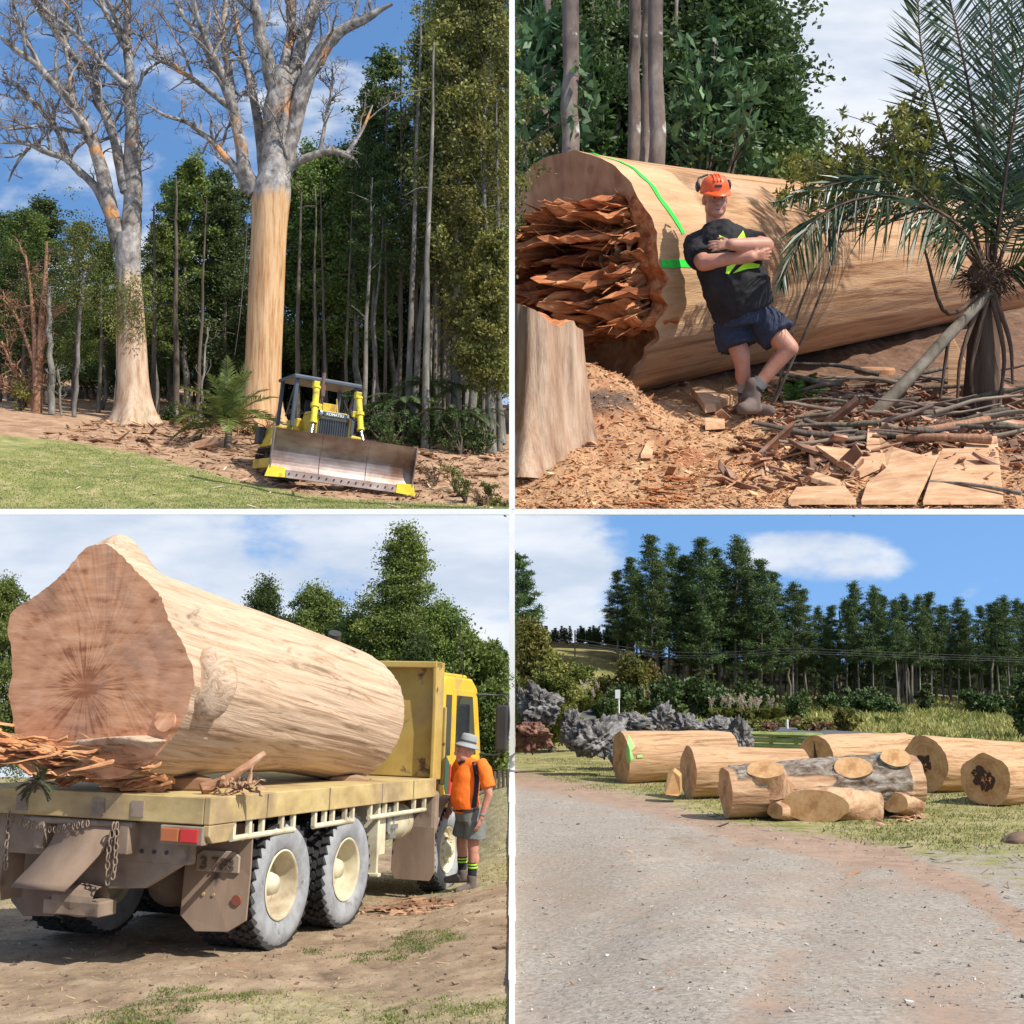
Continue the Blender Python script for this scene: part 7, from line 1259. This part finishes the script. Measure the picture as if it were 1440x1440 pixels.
# ---- leaning man (metres, scaled up as the whole bank is)
YM = 96.5; sc_ = YM / F / .0053; MT = empty('person', P(1050, 588, YM), (R(9), 0, 0), sc_); tag(MT, 'man in orange helmet, black shirt and navy shorts leaning on the giant log, arms crossed', 'person')
Z_ = lambda px, py, y=0.0: np.array(((px - 1050) * .0053, y, (586 - py) * .0053))
hc = Z_(1004, 276, .10); hp, q, Mx = head_parts(hc, (.10, -1, -.22), (-.06, 0, 1), 1.08)
E_ = lambda p_, r_: ('e', p_, np.array(r_))
shL, shR = Z_(977, 341, .12), Z_(1043, 340, .02)          # image left / image right shoulder
elL, elR = Z_(983, 371, -.12), Z_(1066, 349, -.16); wrL, wrR = Z_(1044, 366, -.24), Z_(1016, 350, -.27)
hipL, hipR = Z_(1024, 445, .03), Z_(1062, 443, -.04); knL, anL = Z_(1040, 502, -.04), Z_(1049, 556, .02); knR, anR = Z_(1102, 489, -.16), Z_(1054, 548, -.12)
body = list(hp) + [('c', Z_(1008, 326, .13), Z_(1005, 294, .135), .078, .066), ('c', Z_(1010, 332, .09), Z_(1024, 390, .02), .14, .15), ('c', Z_(1024, 390, .01), Z_(1042, 436, .0), .15, .13),
    ('c', shL, elL, .078, .064), ('c', elL, wrL, .064, .042), ('c', shR, elR, .078, .064), ('c', elR, wrR, .066, .043),
    ('c', hipL, knL, .100, .066), ('c', knL, anL, .062, .042), E_(Z_(1044, 522, .03), (.055, .062, .10)), ('c', hipR, knR, .105, .068), ('c', knR, anR, .064, .042), ('c', knR * .72 + anR * .28 + np.array((0, .03, 0)), knR * .45 + anR * .55 + np.array((0, .02, 0)), .062, .052)]
body += hand(wrL, (.85, .10, .12), (.2, .9, .2), 1.05, .35, 1) + hand(wrR, (-.92, .05, -.05), (.1, .9, -.2), 1.05, .3, -1)
bo_ = flesh('body', body, skin, MT, .0065, 4); face_bits(bo_, q, Mx, 1, grey_hair)
flesh('hair', [('e', q(0, -.03, .0), (.083, .085, .08), Mx)], grey_hair, bo_, .012)
black = M('black_cotton', [(.3, (.012, .011, .012)), (.7, (.028, .026, .027))], (6,) * 3, 5, .85, .3)
shirt = flesh('shirt', [('f', [Z_(1046, 441, .0), Z_(1042, 432, .0), Z_(1034, 405, -.0), Z_(1022, 370, .03), Z_(1012, 335, .08), Z_(1006, 312, .11)], [.225, .235, .250, .240, .205, .105]), ('c', Z_(1008, 331, .09), shL, .115, .088), ('c', Z_(1012, 331, .09), shR, .115, .088), ('c', Z_(1034, 400, -.06), Z_(1040, 420, -.06), .19, .17),
    ('f', [shL + (0, 0, .02), shL * .6 + elL * .4, shL * .16 + elL * .84], [.088, .102, .105]), ('f', [shR + (0, 0, .02), shR * .6 + elR * .4, shR * .28 + elR * .72], [.086, .098, .10])], black, bo_, .010, 2, .035, 13.0)
lime = M('lime_print', [(.3, (.38, .72, .03)), (.7, (.50, .85, .05))], (9,) * 3, 4, .7, .1)
print_on(shirt, [[(1003, 333), (1020, 342), (1014, 352), (1006, 348)], [(1039, 325), (1041, 340), (1030, 347), (1027, 340)], [(1010, 388), (1012, 378), (1026, 374), (1014, 389)], [(1020, 388), (1038, 372), (1060, 374), (1058, 379), (1040, 382)]], Z_, lime, 'shirt_print')
navy2 = flat('navy_shorts', (.022, .028, .052), .85); flesh('shorts', [('f', [Z_(1040, 425, .0), Z_(1043, 445, -.01), Z_(1045, 460, -.02)], [.185, .20, .20]), ('f', [hipL * .95 + knL * .05, hipL * .55 + knL * .45, hipL * .28 + knL * .72], [.13, .145, .15]), ('f', [hipR * .95 + knR * .05, hipR * .6 + knR * .4, hipR * .36 + knR * .64], [.13, .14, .142])], navy2, bo_, .010, 2, .035, 14.0)
helm_m = flat('orange_helmet', (.85, .11, .02), .35, var=.05, bump=0, spec=.5); hu = unit(Mx @ np.array((0, .06, 1))); hm = MB(); hm.lathe([(0, .125), (.04, .121), (.075, .104), (.098, .07), (.108, .03), (.110, 0), (.113, -.004), (.105, -.006)], q(0, -.005, .045), hu, 40)
pk = MB(); a_ = np.linspace(R(20), R(160), 16); ins = [q(.104 * math.cos(x), -.005 + .104 * math.sin(x), .047) for x in a_]; outs = [q(.112 * math.cos(x), -.005 + .112 * math.sin(x) + .075 * math.sin((x - R(20)) / R(140) * math.pi), .036 - .018 * math.sin((x - R(20)) / R(140) * math.pi)) for x in a_]
helm = hm.build('helmet', helm_m, bo_, True); pk.add(np.array(ins + outs), [(i_, i_ + 1, i_ + 17, i_ + 16) for i_ in range(15)]); po = pk.build('peak', helm_m, helm, True); sm = po.modifiers.new('t', 'SOLIDIFY'); sm.thickness = .006
rb_ = MB()
for x in (-.022, 0, .022): rb_.tube([q(x, -.10 + .0, .125), q(x, -.04, .162), q(x, .04, .158), q(x, .085, .118)], .007, 6)
rb_.build('rib', helm_m, helm, True); bd = MB(); bd.box(q(0, .096, .088), (.055, .012, .02), Mx); bd.build('badge', steel_dark, helm, bevel=.004)
for sx in (-1, 1): e_ = MB(); e_.ell(q(sx * .110, -.045, .085), (.018, .036, .042), 16, 0, Mx); e_.tube([q(sx * .112, -.06, .1), q(sx * .09, -.10, .14), q(sx * .02, -.115, .16)], .008, 6); e_.build('ear_muff', steel_dark, helm, True)
sock_g = flat('grey_sock', (.30, .30, .29), .95); boot_m = flat('brown_boot', (.14, .10, .085), .9)
for kn, an, toe, nm in ((knL, anL, Z_(1078, 581, -.05), 'far'), (knR, anR, Z_(1030, 578, -.30), 'near')):
    dn = unit(an - kn); s0 = an - dn * .10; so = MB(); so.tube([s0, s0 + dn * .03, s0 + dn * .07, an + dn * .02], [.060, .058, .054, .05], 20); sk = so.build('sock', sock_g, bo_, True)
    bn = MB(); bn.tube([s0 + dn * .055, s0 + dn * .075], [.0575, .056], 20); bn.build('sock_band', steel_dark, sk); pr_ = []
    boot(pr_, an + np.array((0, 0, -.03)), toe + np.array((0, 0, .02)), .050); pr_.append(('c', an - dn * .01, an + dn * .04, .056, .058)); flesh('boot', pr_, boot_m, bo_, .010, 2, .004)
# ---- palm at the right
def frond_path(mb, pts, leaflets, ll, lw, mi=0, smi=1, rw=.12, hang=.4, tipk=.3):
    p = smooth_path(pts, 22); T_ = np.gradient(p, axis=0); T_ /= np.linalg.norm(T_, axis=1)[:, None]; mb.tube(p, np.linspace(rw, rw * .25, 22), 5, smi, False); V, Fc = [], []
    for t in np.linspace(.14, 1, leaflets):
        f = t * 21; i_ = min(int(f), 20); c_ = p[i_] + (p[i_ + 1] - p[i_]) * (f - i_); tg = T_[i_]; sd = unit(np.cross(tg, (0, -1, .35)) + 1e-6)
        for sg in (-1, 1):
            dd = unit(sd * sg * (.9 - .35 * t) + tg * (.5 + tipk * t) + np.array((0, 0, -hang)) * rg.uniform(.5, 1.3) + rg.normal(size=3) * .10 + np.array((0, -.25, 0))); le = ll * math.sin(math.pi * min(1, .22 + t * .76)) ** .6 * rg.uniform(.8, 1.15); s_ = unit(np.cross(dd, rand_dir(1, rg)[0])) * lw; k_ = len(V); sag = np.array((0, 0, -le * .10 * hang))
            V += [c_ - s_ * .3, c_ + s_ * .3, c_ + dd * le * .5 + s_ * .55 + sag * .3, c_ + dd * le + sag * 1.8, c_ + dd * le * .5 - s_ * .55 + sag * .3]; Fc.append((k_, k_ + 1, k_ + 2, k_ + 3, k_ + 4))
    mb.add(np.array(V), Fc, mi)
YP = 100; pb = tr_on(1384, YP); PA = empty('palm', pb); tag(PA, 'big nikau palm with shaggy brown trunk head at the right edge beside the log', 'palm'); fP = Matrix.Translation(pb)
def pal_add(mb, name, mats, smooth=False): o = mb.build(name, mats, None, smooth, fP); o.parent = PA; o.matrix_parent_inverse = fP.inverted(); return o
fibre = M('palm_fibre', [(.3, (.035, .022, .015)), (.6, (.12, .075, .05)), (.8, (.24, .16, .10))], (.8, .8, .1), 8, .95, 1, .3)
mb = MB(); mb.tube([pb - (0, 0, 2), P(1384, 500, YP), P(1386, 440, YP), P(1390, 390, YP)], [1.7, 1.25, 1.2, 1.2], 20, wob=.25); pal_add(mb, 'trunk', fibre, True); mb = MB()
hc_ = P(1372, 388, YP - 1)
for _ in range(420): d = rand_dir(1, rg, -.1)[0]; a = hc_ + d * rg.uniform(.6, 1.5) + np.array((rg.uniform(0, 2.2), 0, 0)); mb.tube(limb_path(a, d + np.array((0, 0, -.5)), rg.uniform(.6, 1.9), rg, 4, .6), [.07, .05, .04, .02], 3, 0, False)
mb.ell(hc_ + (.6, 0, 0), (1.3, 1.1, 1.4), 20); pal_add(mb, 'fibre_head', fibre); mb = MB()
FR = [([(1388, 392), (1362, 335), (1318, 296), (1250, 276), (1180, 288), (1128, 330), (1100, 395)], 5.6, 1.0, -1.5), ([(1388, 392), (1340, 330), (1290, 268), (1230, 250), (1160, 262), (1088, 285)], 3.4, .7, -1), ([(1390, 385), (1384, 260), (1364, 130), (1338, 10), (1318, -60)], 5.5, .15, 0), ([(1394, 385), (1398, 220), (1396, 80), (1386, -60)], 5.5, .1, 1.5), ([(1396, 385), (1414, 250), (1436, 110), (1462, -20)], 5.5, .15, -1), ([(1386, 385), (1352, 260), (1318, 160), (1296, 70), (1290, -20)], 5.2, .2, 1), ([(1398, 388), (1428, 310), (1466, 240), (1510, 200)], 5.2, .3, .5), ([(1392, 385), (1408, 290), (1420, 180), (1424, 60), (1420, -50)], 5.4, .15, 2.5), ([(1400, 392), (1440, 370), (1480, 380), (1510, 420)], 4.5, .7, -1.5), ([(1384, 388), (1330, 290), (1300, 220), (1285, 160)], 3.6, .2, 4)]
for pts, ll, hg, dY in FR: k_ = len(pts); frond_path(mb, [P(a, b_, YP - 1.5 + dY * i_) for i_, (a, b_) in enumerate(pts)], 84, ll, .19, hang=hg, rw=.20)
pal_add(mb, 'crown', [M('palm_frond', [(.35, (.022, .045, .016)), (.65, (.06, .095, .032))], (.2,) * 3, 3, .4, 0, island=.4, trans=.2, spec=.5), fibre]); mb = MB()
for a, b_, c2 in (((1380, 420), (1352, 500), (1346, 565)), ((1388, 420), (1366, 520), (1372, 575)), ((1396, 420), (1412, 500), (1404, 570)), ((1384, 410), (1330, 440), (1300, 350)), ((1398, 415), (1420, 480), (1424, 540)), ((1380, 430), (1340, 460), (1322, 560))): mb.tube(smooth_path([P(*a, YP - 1.5), P(*b_, YP - 2), P(*c2, YP - 2.5)], 10), np.linspace(.24, .10, 10), 6)
pal_add(mb, 'dead_stalk', fibre, True)
pole = MB(); pole.tube(smooth_path([P(1228, 584, 96), P(1290, 520, 97), P(1350, 455, 98), P(1400, 404, 99)], 16), np.linspace(.55, .42, 16), 14, wob=.12); tag(pole.build('leaning_pole', M('lichen_pole', [(.3, (.07, .055, .04)), (.55, (.19, .155, .115)), (.75, (.30, .26, .20))], (.5,) * 3, 8, .9, .8, .15), None, True), 'grey lichened pole leaning up against the palm head', 'pole')
for _ in range(7):
    pass
# ---- slabs, sticks, offcuts
slab_m = M('bark_slab', [(.3, (.32, .15, .075)), (.5, (.52, .30, .165)), (.7, (.64, .43, .27))], (.35, 1.2, .35), 8, .9, .7, .12, nrough=.7, mix=[((.20, .11, .07), .35, .6, .75)])
def slab(poly, th_, label, lift=.25, mat=None, grp=None):
    pts = [tr_at(a, b_) + np.array((0, -.05, lift)) for a, b_ in poly]; b = MB(); b.prism(pts, (0, .1, th_)); o = b.build('wood_slab', mat or slab_m, None, False, Matrix.Translation(pts[0]), bevel=.04); tag(o, label, 'wood slab', grp); return o
slab([(1213, 716), (1222, 690), (1250, 668), (1222, 640), (1226, 602), (1240, 622), (1262, 640), (1300, 650), (1330, 640), (1312, 672), (1290, 716)], .3, 'long pale jagged wood slab in the right foreground')
slab([(1330, 640), (1360, 640), (1366, 624), (1408, 622), (1414, 716), (1300, 716), (1316, 670)], .25, 'wide flat reddish board in the right foreground corner')
slab([(1110, 716), (1122, 698), (1190, 696), (1206, 716)], .4, 'pale cream wood slab at the bottom edge')
slab([(1150, 640), (1185, 644), (1248, 652), (1244, 664), (1212, 678), (1180, 662)], .5, 'curved brown slab of bark beside the jagged slab'); slab([(1142, 684), (1150, 676), (1185, 688), (1180, 696)], .4, 'short pale offcut behind the cream slab')
slab([(975, 562), (990, 560), (1018, 572), (1034, 574), (1010, 586), (994, 588), (985, 574)], .7, 'broken plate of bark at the leaning man\'s feet', .4); slab([(994, 600), (1022, 602), (1022, 608), (994, 610)], .5, 'small orange block of wood below the bark plate')
slab([(806, 515), (812, 513), (828, 534), (822, 542)], .3, 'narrow orange sliver lying on the stump flank', .3); slab([(902, 650), (912, 630), (922, 630), (918, 650)], .3, 'pale flat chip in the middle of the sawdust')
mb = MB()
for i_ in range(16): a = tr_at(895 + rg.uniform(0, 60), 672 + rg.uniform(0, 40)); bigshard(mb, a + (0, 0, .2), (1, rg.normal() * .3, -.1 + rg.normal() * .08), rg.uniform(1, 3), .18, .14)
tag(mb.build('red_splinters', red_in), 'heap of dark red splinters in the sawdust foreground', 'splinters')
stick_m = M('brown_stick', [(.3, (.085, .06, .045)), (.7, (.27, .20, .155))], (.4,) * 3, 6, .9, .4, .1, objr=.8)
for i_ in range(90):
    px, py = rg.uniform(1170, 1440), rg.uniform(535, 628)
    if px > 1230 and py > 622: continue
    a = tr_at(px, py) + (0, 0, rg.uniform(.1, 1.1)); d = (rg.choice((-1, 1)) * 1.0, rg.normal() * .35, rg.normal() * .10); L_ = rg.uniform(3, 9); p = limb_path(a, d, L_, rg, 8, .16); b = MB(); r_ = rg.uniform(.08, .3) * (1.6 if i_ % 9 == 0 else 1); b.tube(p, np.linspace(r_, r_ * .5, 8), 7, wob=.2); tag(b.build('stick', stick_m if i_ % 3 else dark_trunk, None, True, Matrix.Translation(a)), 'fallen stick in the tangle of sticks below the palm', 'stick', 'tangle of sticks below the palm')
for px0, py0, px1, py1, w_, lab in ((1300, 618, 1395, 606, .55, 'thick reddish stick on top of the stick tangle'), (1265, 628, 1400, 634, .5, 'straight brown stick along the front of the stick tangle'), (1345, 545, 1420, 580, .6, 'grey sawn branch behind the stick tangle right of the palm foot'), (1310, 690, 1440, 712, .22, 'thin pale crooked stick across the flat board')):
    a, c2 = tr_at(px0, py0) + (0, 0, .6), tr_at(px1, py1) + (0, 0, .8); b = MB(); p = smooth_path([a, (a + c2) / 2 + rg.normal(size=3) * .3, c2], 10); b.tube(p, np.linspace(w_ * .5, w_ * .7, 10), 10, wob=.15); tag(b.build('branch', red_trunk if w_ > .4 else dead_twig, None, True), lab, 'branch')
b = MB(); a = tr_at(1362, 560); b.prism([a + np.array(v_) for v_ in ((-1.6, 0, -1), (1.2, 0, -1), (1.0, 0, 1.5), (.3, 0, 3.5), (-1.2, 0, 6.5), (-1.4, 0, 2))], (.5, 1.0, 0)); tag(b.build('broken_stump', fl_side, None, False, Matrix.Translation(a), bevel=.05), 'pointed broken stub of wood before the palm foot', 'stump')
b = MB(); a = tr_at(1238, 524); b.lathe([(0, .5), (1.7, .5), (1.9, .3), (1.9, -.3)], a, (0, -.25, 1), 28); tag(b.build('log_slice', fl_end, None, False, Matrix.Translation(a)), 'thin round slice of log lying in the shade behind the sticks', 'log slice')
for i_, (px, py) in enumerate(((1105, 560), (1122, 566), (1142, 556), (1132, 548))):
    a = tr_at(px, py); o = empty('fern', a); b = MB()
    for k_ in range(9): an = k_ * .75 + rg.uniform(0, .4); el = rg.uniform(.4, 1.2); frond(b, (0, 0, 0), (math.cos(an) * math.cos(el), math.sin(an) * math.cos(el), math.sin(el)), rg.uniform(2, 3.4), 1.0, 12, .9, .22, rg, 0, 1, .05, vee=.1)
    b.build('fronds', [lf_fern, lf_fern], o); tag(o, 'small green fern growing beside the leaning man\'s boots', 'fern', 'small ferns by the log')
# ---- bushes and trees behind
glossy = M('glossy_leaf', [(.35, (.030, .075, .026)), (.65, (.12, .20, .075))], (.2,) * 3, 3, .5, 0, island=.4, trans=.2, spec=.3)
def rosette_bush(px, Y, spots, label, leafL, name='broadleaf_bush', mat=None, per=11, mains=7, st_w=.30):
    b = tr_on(px, Y); o = empty(name, b); st, lf = MB(), MB(); E = np.array([P(x, y, Y + dy) for x, y, dy in spots]); E[:, 0] = np.maximum(E[:, 0], .6); nodes = []
    for k_ in rg.choice(len(E), mains, False):
        e = E[k_]; p = smooth_path([b, b + (e - b) * .45 + np.array((rg.normal() * 1.2, 0, 1.2)), e], 14); p[:, 0] = np.maximum(p[:, 0], .3); st.tube(p, np.linspace(st_w, st_w * .2, 14), 6, cap=False, wob=.15); nodes += list(p[4:])
    nodes = np.array(nodes)
    for e in E:
        dn = nodes - e; i_ = int(np.argmin((dn ** 2).sum(1) + 60 * (dn[:, 2] > -.3))); a = nodes[i_]; L_ = np.linalg.norm(e - a)
        if L_ > .4: st.tube(smooth_path([a, (a + e) / 2 + rg.normal(size=3) * L_ * .08, e], 5), np.linspace(min(st_w * .35, .10), .03, 5), 4, cap=False)
        d = rand_dir(per, rg, .35); d[:, 1] -= .25; c = e + d * leafL * .55 + rg.normal(size=(per, 3)) * leafL * .25; ok = c[:, 0] > .35; v, f = leaf_quads(c[ok], d[ok], leafL * rg.uniform(.7, 1.2, ok.sum()), leafL * .42, rg); lf.add(v, f)
    fM = Matrix.Translation(b)
    for mb_, nm, mt in ((st, 'stem', dark_trunk), (lf, 'foliage', mat or glossy)): c = mb_.build(nm, mt, None, False, fM); c.parent = o; c.matrix_parent_inverse = fM.inverted()
    tag(o, label, 'bush'); return o
sp1 = [(rg.uniform(722, 832 - abs(y - 150) * .25), y, rg.normal() * 2) for y in rg.uniform(25, 228, 95)]; rosette_bush(752, 116, sp1, 'large leaved glossy bush in the upper left behind the log', 1.75)
sp2 = [(995 + rg.normal() * 34, 155 + rg.normal() * 44, rg.normal() * 2) for _ in range(78)]; sp2 = [(x, min(y, 243), d) for x, y, d in sp2]; rosette_bush(990, 118, sp2, 'large leaved glossy bush behind the log above the helmet', 1.6)
sp3 = [(rg.uniform(1000, 1080), rg.uniform(215, 262), rg.normal() * 2) for _ in range(40)]; rosette_bush(1035, 122, sp3, 'low bush behind the log right of the helmet', 1.3)
sp4 = [(rg.uniform(826, 852), rg.uniform(90, 215), 4) for _ in range(30)] + [(rg.uniform(830, 930), rg.uniform(190, 232), 2) for _ in range(30)]; rosette_bush(845, 122, sp4, 'bright light green ferny bush between the trunks', 1.1, mat=lf_fern, per=24)
sp5 = []
for _ in range(150): t = rg.uniform(0, 1); sp5.append((1150 + 160 * t + rg.normal() * 24, 275 - 150 * t * rg.uniform(.3, 1) + rg.normal() * 26, rg.normal() * 2))
sp5 += [(rg.uniform(1090, 1330), rg.uniform(225, 300), rg.normal() * 2) for _ in range(90)]; rosette_bush(1090, 99, sp5, 'thin twiggy small leaved bush in front of the log, left of the palm', .62, 'twiggy_bush', lf_olive, per=22, mains=2, st_w=.14)
for px, top, w_, Y in ((767, -30, 13, 128), (782, -30, 9, 134), (801, -30, 25, 112), (818, -30, 9, 136), (834, -30, 8, 138), (890, -30, 18, 116), (908, -30, 13, 114), (926, -30, 23, 112), (868, -30, 7, 140), (948, -30, 6, 142)):
    b_ = tr_on(px, Y); b = MB(); tp_ = P(px + rg.normal() * 3, top, Y); p = np.linspace(b_ - (0, 0, 1), tp_, 14); p[1:-1, 0] += rg.normal(size=12) * .12; b.tube(p, np.linspace(w_ * .55, w_ * .48, 14) * Y / F, 14, wob=.15)
    o = empty('forest_tree', b_); fM = Matrix.Translation(b_); c = b.build('trunk', big_trunk if 'big_trunk' in globals() else MATS.setdefault('big', M('mottled_trunk', [(.3, (.06, .042, .033)), (.5, (.17, .125, .10)), (.7, (.36, .30, .25))], (.45, .45, .2), 8, .9, .7, .2, mix=[((.50, .48, .44), .35, .62, .7)])), None, True, fM); c.parent = o; c.matrix_parent_inverse = fM.inverted(); tag(o, 'mottled grey brown forest trunk rising behind the log', 'tree', 'forest trunks behind the log')
PROTO['tr1'] = (std(40, .6, 'broad', 81, crown0=.10, width=.26, clumps=520, per=110, leaf=.62), (dark_trunk, lf_dark)); PROTO['tr2'] = (std(40, .6, 'cone', 82, crown0=.12, width=.24, clumps=520, per=110, leaf=.62), (dark_trunk, lf_dark)); PROTO['tr3'] = (std(16, .3, 'broad', 83, crown0=.03, width=.5, clumps=420, per=110, leaf=.5), (dark_trunk, lf_mid))
def tr_tree(key, px, top, Y, label, grp=None, sx=1.0, nm='forest_tree', base=None): b = tr_on(px, Y); plant_tree(nm, key, b, label, 'tree', grp, PZ(top, Y) - b[2], rg.uniform(0, 6), PROTO[key][1], sx, PROTO[key][0])
tr_tree('tr2', 1055, -70, 150, 'dark tall tree with ragged right outline against the pale sky', sx=1.25); tr_tree('tr1', 985, -90, 160, 'dark forest tree just left of the ragged tall one', sx=1.2); tr_tree('tr1', 1090, 100, 172, 'dark tree lower at the right flank of the ragged tall one', sx=1.2)
for px, top, Y in ((835, -80, 150), (900, -100, 165), (870, -60, 175), (945, -80, 148)): tr_tree('tr1', px, top, Y, 'dark forest tree behind the mottled trunks', 'dark forest trees behind the log', 1.1)
for px, top, Y in ((1120, 196, 140), (1075, 205, 132), (1180, 240, 190), (1240, 215, 200), (1300, 225, 205), (1350, 240, 190), (1420, 230, 200), (1210, 255, 180), (1270, 258, 175), (1390, 262, 180)): tr_tree('tr3', px, top, Y, 'rounded green bush tree in the hedge beyond the fallen log', 'hedge trees beyond the fallen log', 1.1, 'hedge_tree')
for i_, (px, top, Y) in enumerate(((742, -90, 138), (775, -60, 146))):
    b_ = tr_on(px, Y); lim = .4 - b_[0]; tk_, cr_ = tree_mesh(None, PZ(top, Y) - b_[2], .6, 'broad', np.random.default_rng(90 + i_), crown0=.08, width=.24, clumps=420, per=110, leaf=.62, clip=lambda c: c[:, 0] > lim); V = np.vstack(tk_.V); V[:, 0] = np.maximum(V[:, 0], lim); tk_.V = [V]
    o = empty('forest_tree', b_); tk_.build('trunk', dark_trunk, o, True); cr_.build('crown', lf_dark, o); tag(o, ['dark forest tree against the white post in the upper left', 'dark forest tree between the left bush and the mottled trunks'][i_], 'tree')
# ---------------------------------------------------------------- white dividing lines between the four panels, modelled as solid bars and strips
zb = lambda py, Y: PZ(py, Y)
b = MB(); b.box((-12, 35.9, (zb(716, 35.9) + zb(724, 35.9)) / 2), (24, .2, zb(716, 35.9) - zb(724, 35.9))); tag(b.build('white_beam', white_paint), 'white painted beam along the front of the bulldozer clearing', 'beam')
b = MB(); b.box((0, 35.9, (zb(716, 35.9) + zb(-60, 35.9)) / 2), (8 / F * 35.9, .2, zb(-60, 35.9) - zb(716, 35.9))); tag(b.build('white_post', white_paint), 'tall white post between the bulldozer clearing and the fallen log', 'post')
b = MB(); b.box((21.1, 75.8, (zb(716, 75.8) + zb(724, 75.8)) / 2), (42, .4, zb(716, 75.8) - zb(724, 75.8))); tag(b.build('white_beam', white_paint), 'white painted beam under the sawdust bank of the fallen log', 'beam')
b = MB(); b.box((0, 34.5, (zb(1140, 34.5) + zb(722, 34.5)) / 2), (8 / F * 34.5, .2, zb(722, 34.5) - zb(1140, 34.5))); tag(b.build('white_post', white_paint), 'white post between the truck paddock and the pine trees', 'post')
for i, (a, c, t) in enumerate(((6.5, 9, .036), (9, 12, .05), (12, 17, .068), (17, 24, .095), (24, 34.4, .13))):  # the vertical dividing line carried on along the ground, wider with distance
    b = MB(); z0, z1 = zb(1500, a), zb(1500, c)
    yk = np.linspace(a, c, 24); zk = np.maximum(np.maximum(bl_z(0 * yk - .06, yk), br_z(0 * yk + .06, yk)), np.maximum(bl_z(0 * yk - .02, yk), br_z(0 * yk + .02, yk))) + .03
    q = np.vstack(([(-t / 2, a, zk[0] - .8), (-t / 2, c, zk[-1] - .8)], np.stack((0 * yk - t / 2, yk, zk), 1)[::-1])); b.prism(q, (t, 0, 0)); tag(b.build('white_kerb', white_paint), 'white painted kerb board, ' + ['nearest', 'second nearest', 'middle', 'second farthest', 'farthest'][i] + ' piece between dirt paddock and gravel yard', 'kerb', 'white kerb boards between paddock and yard')
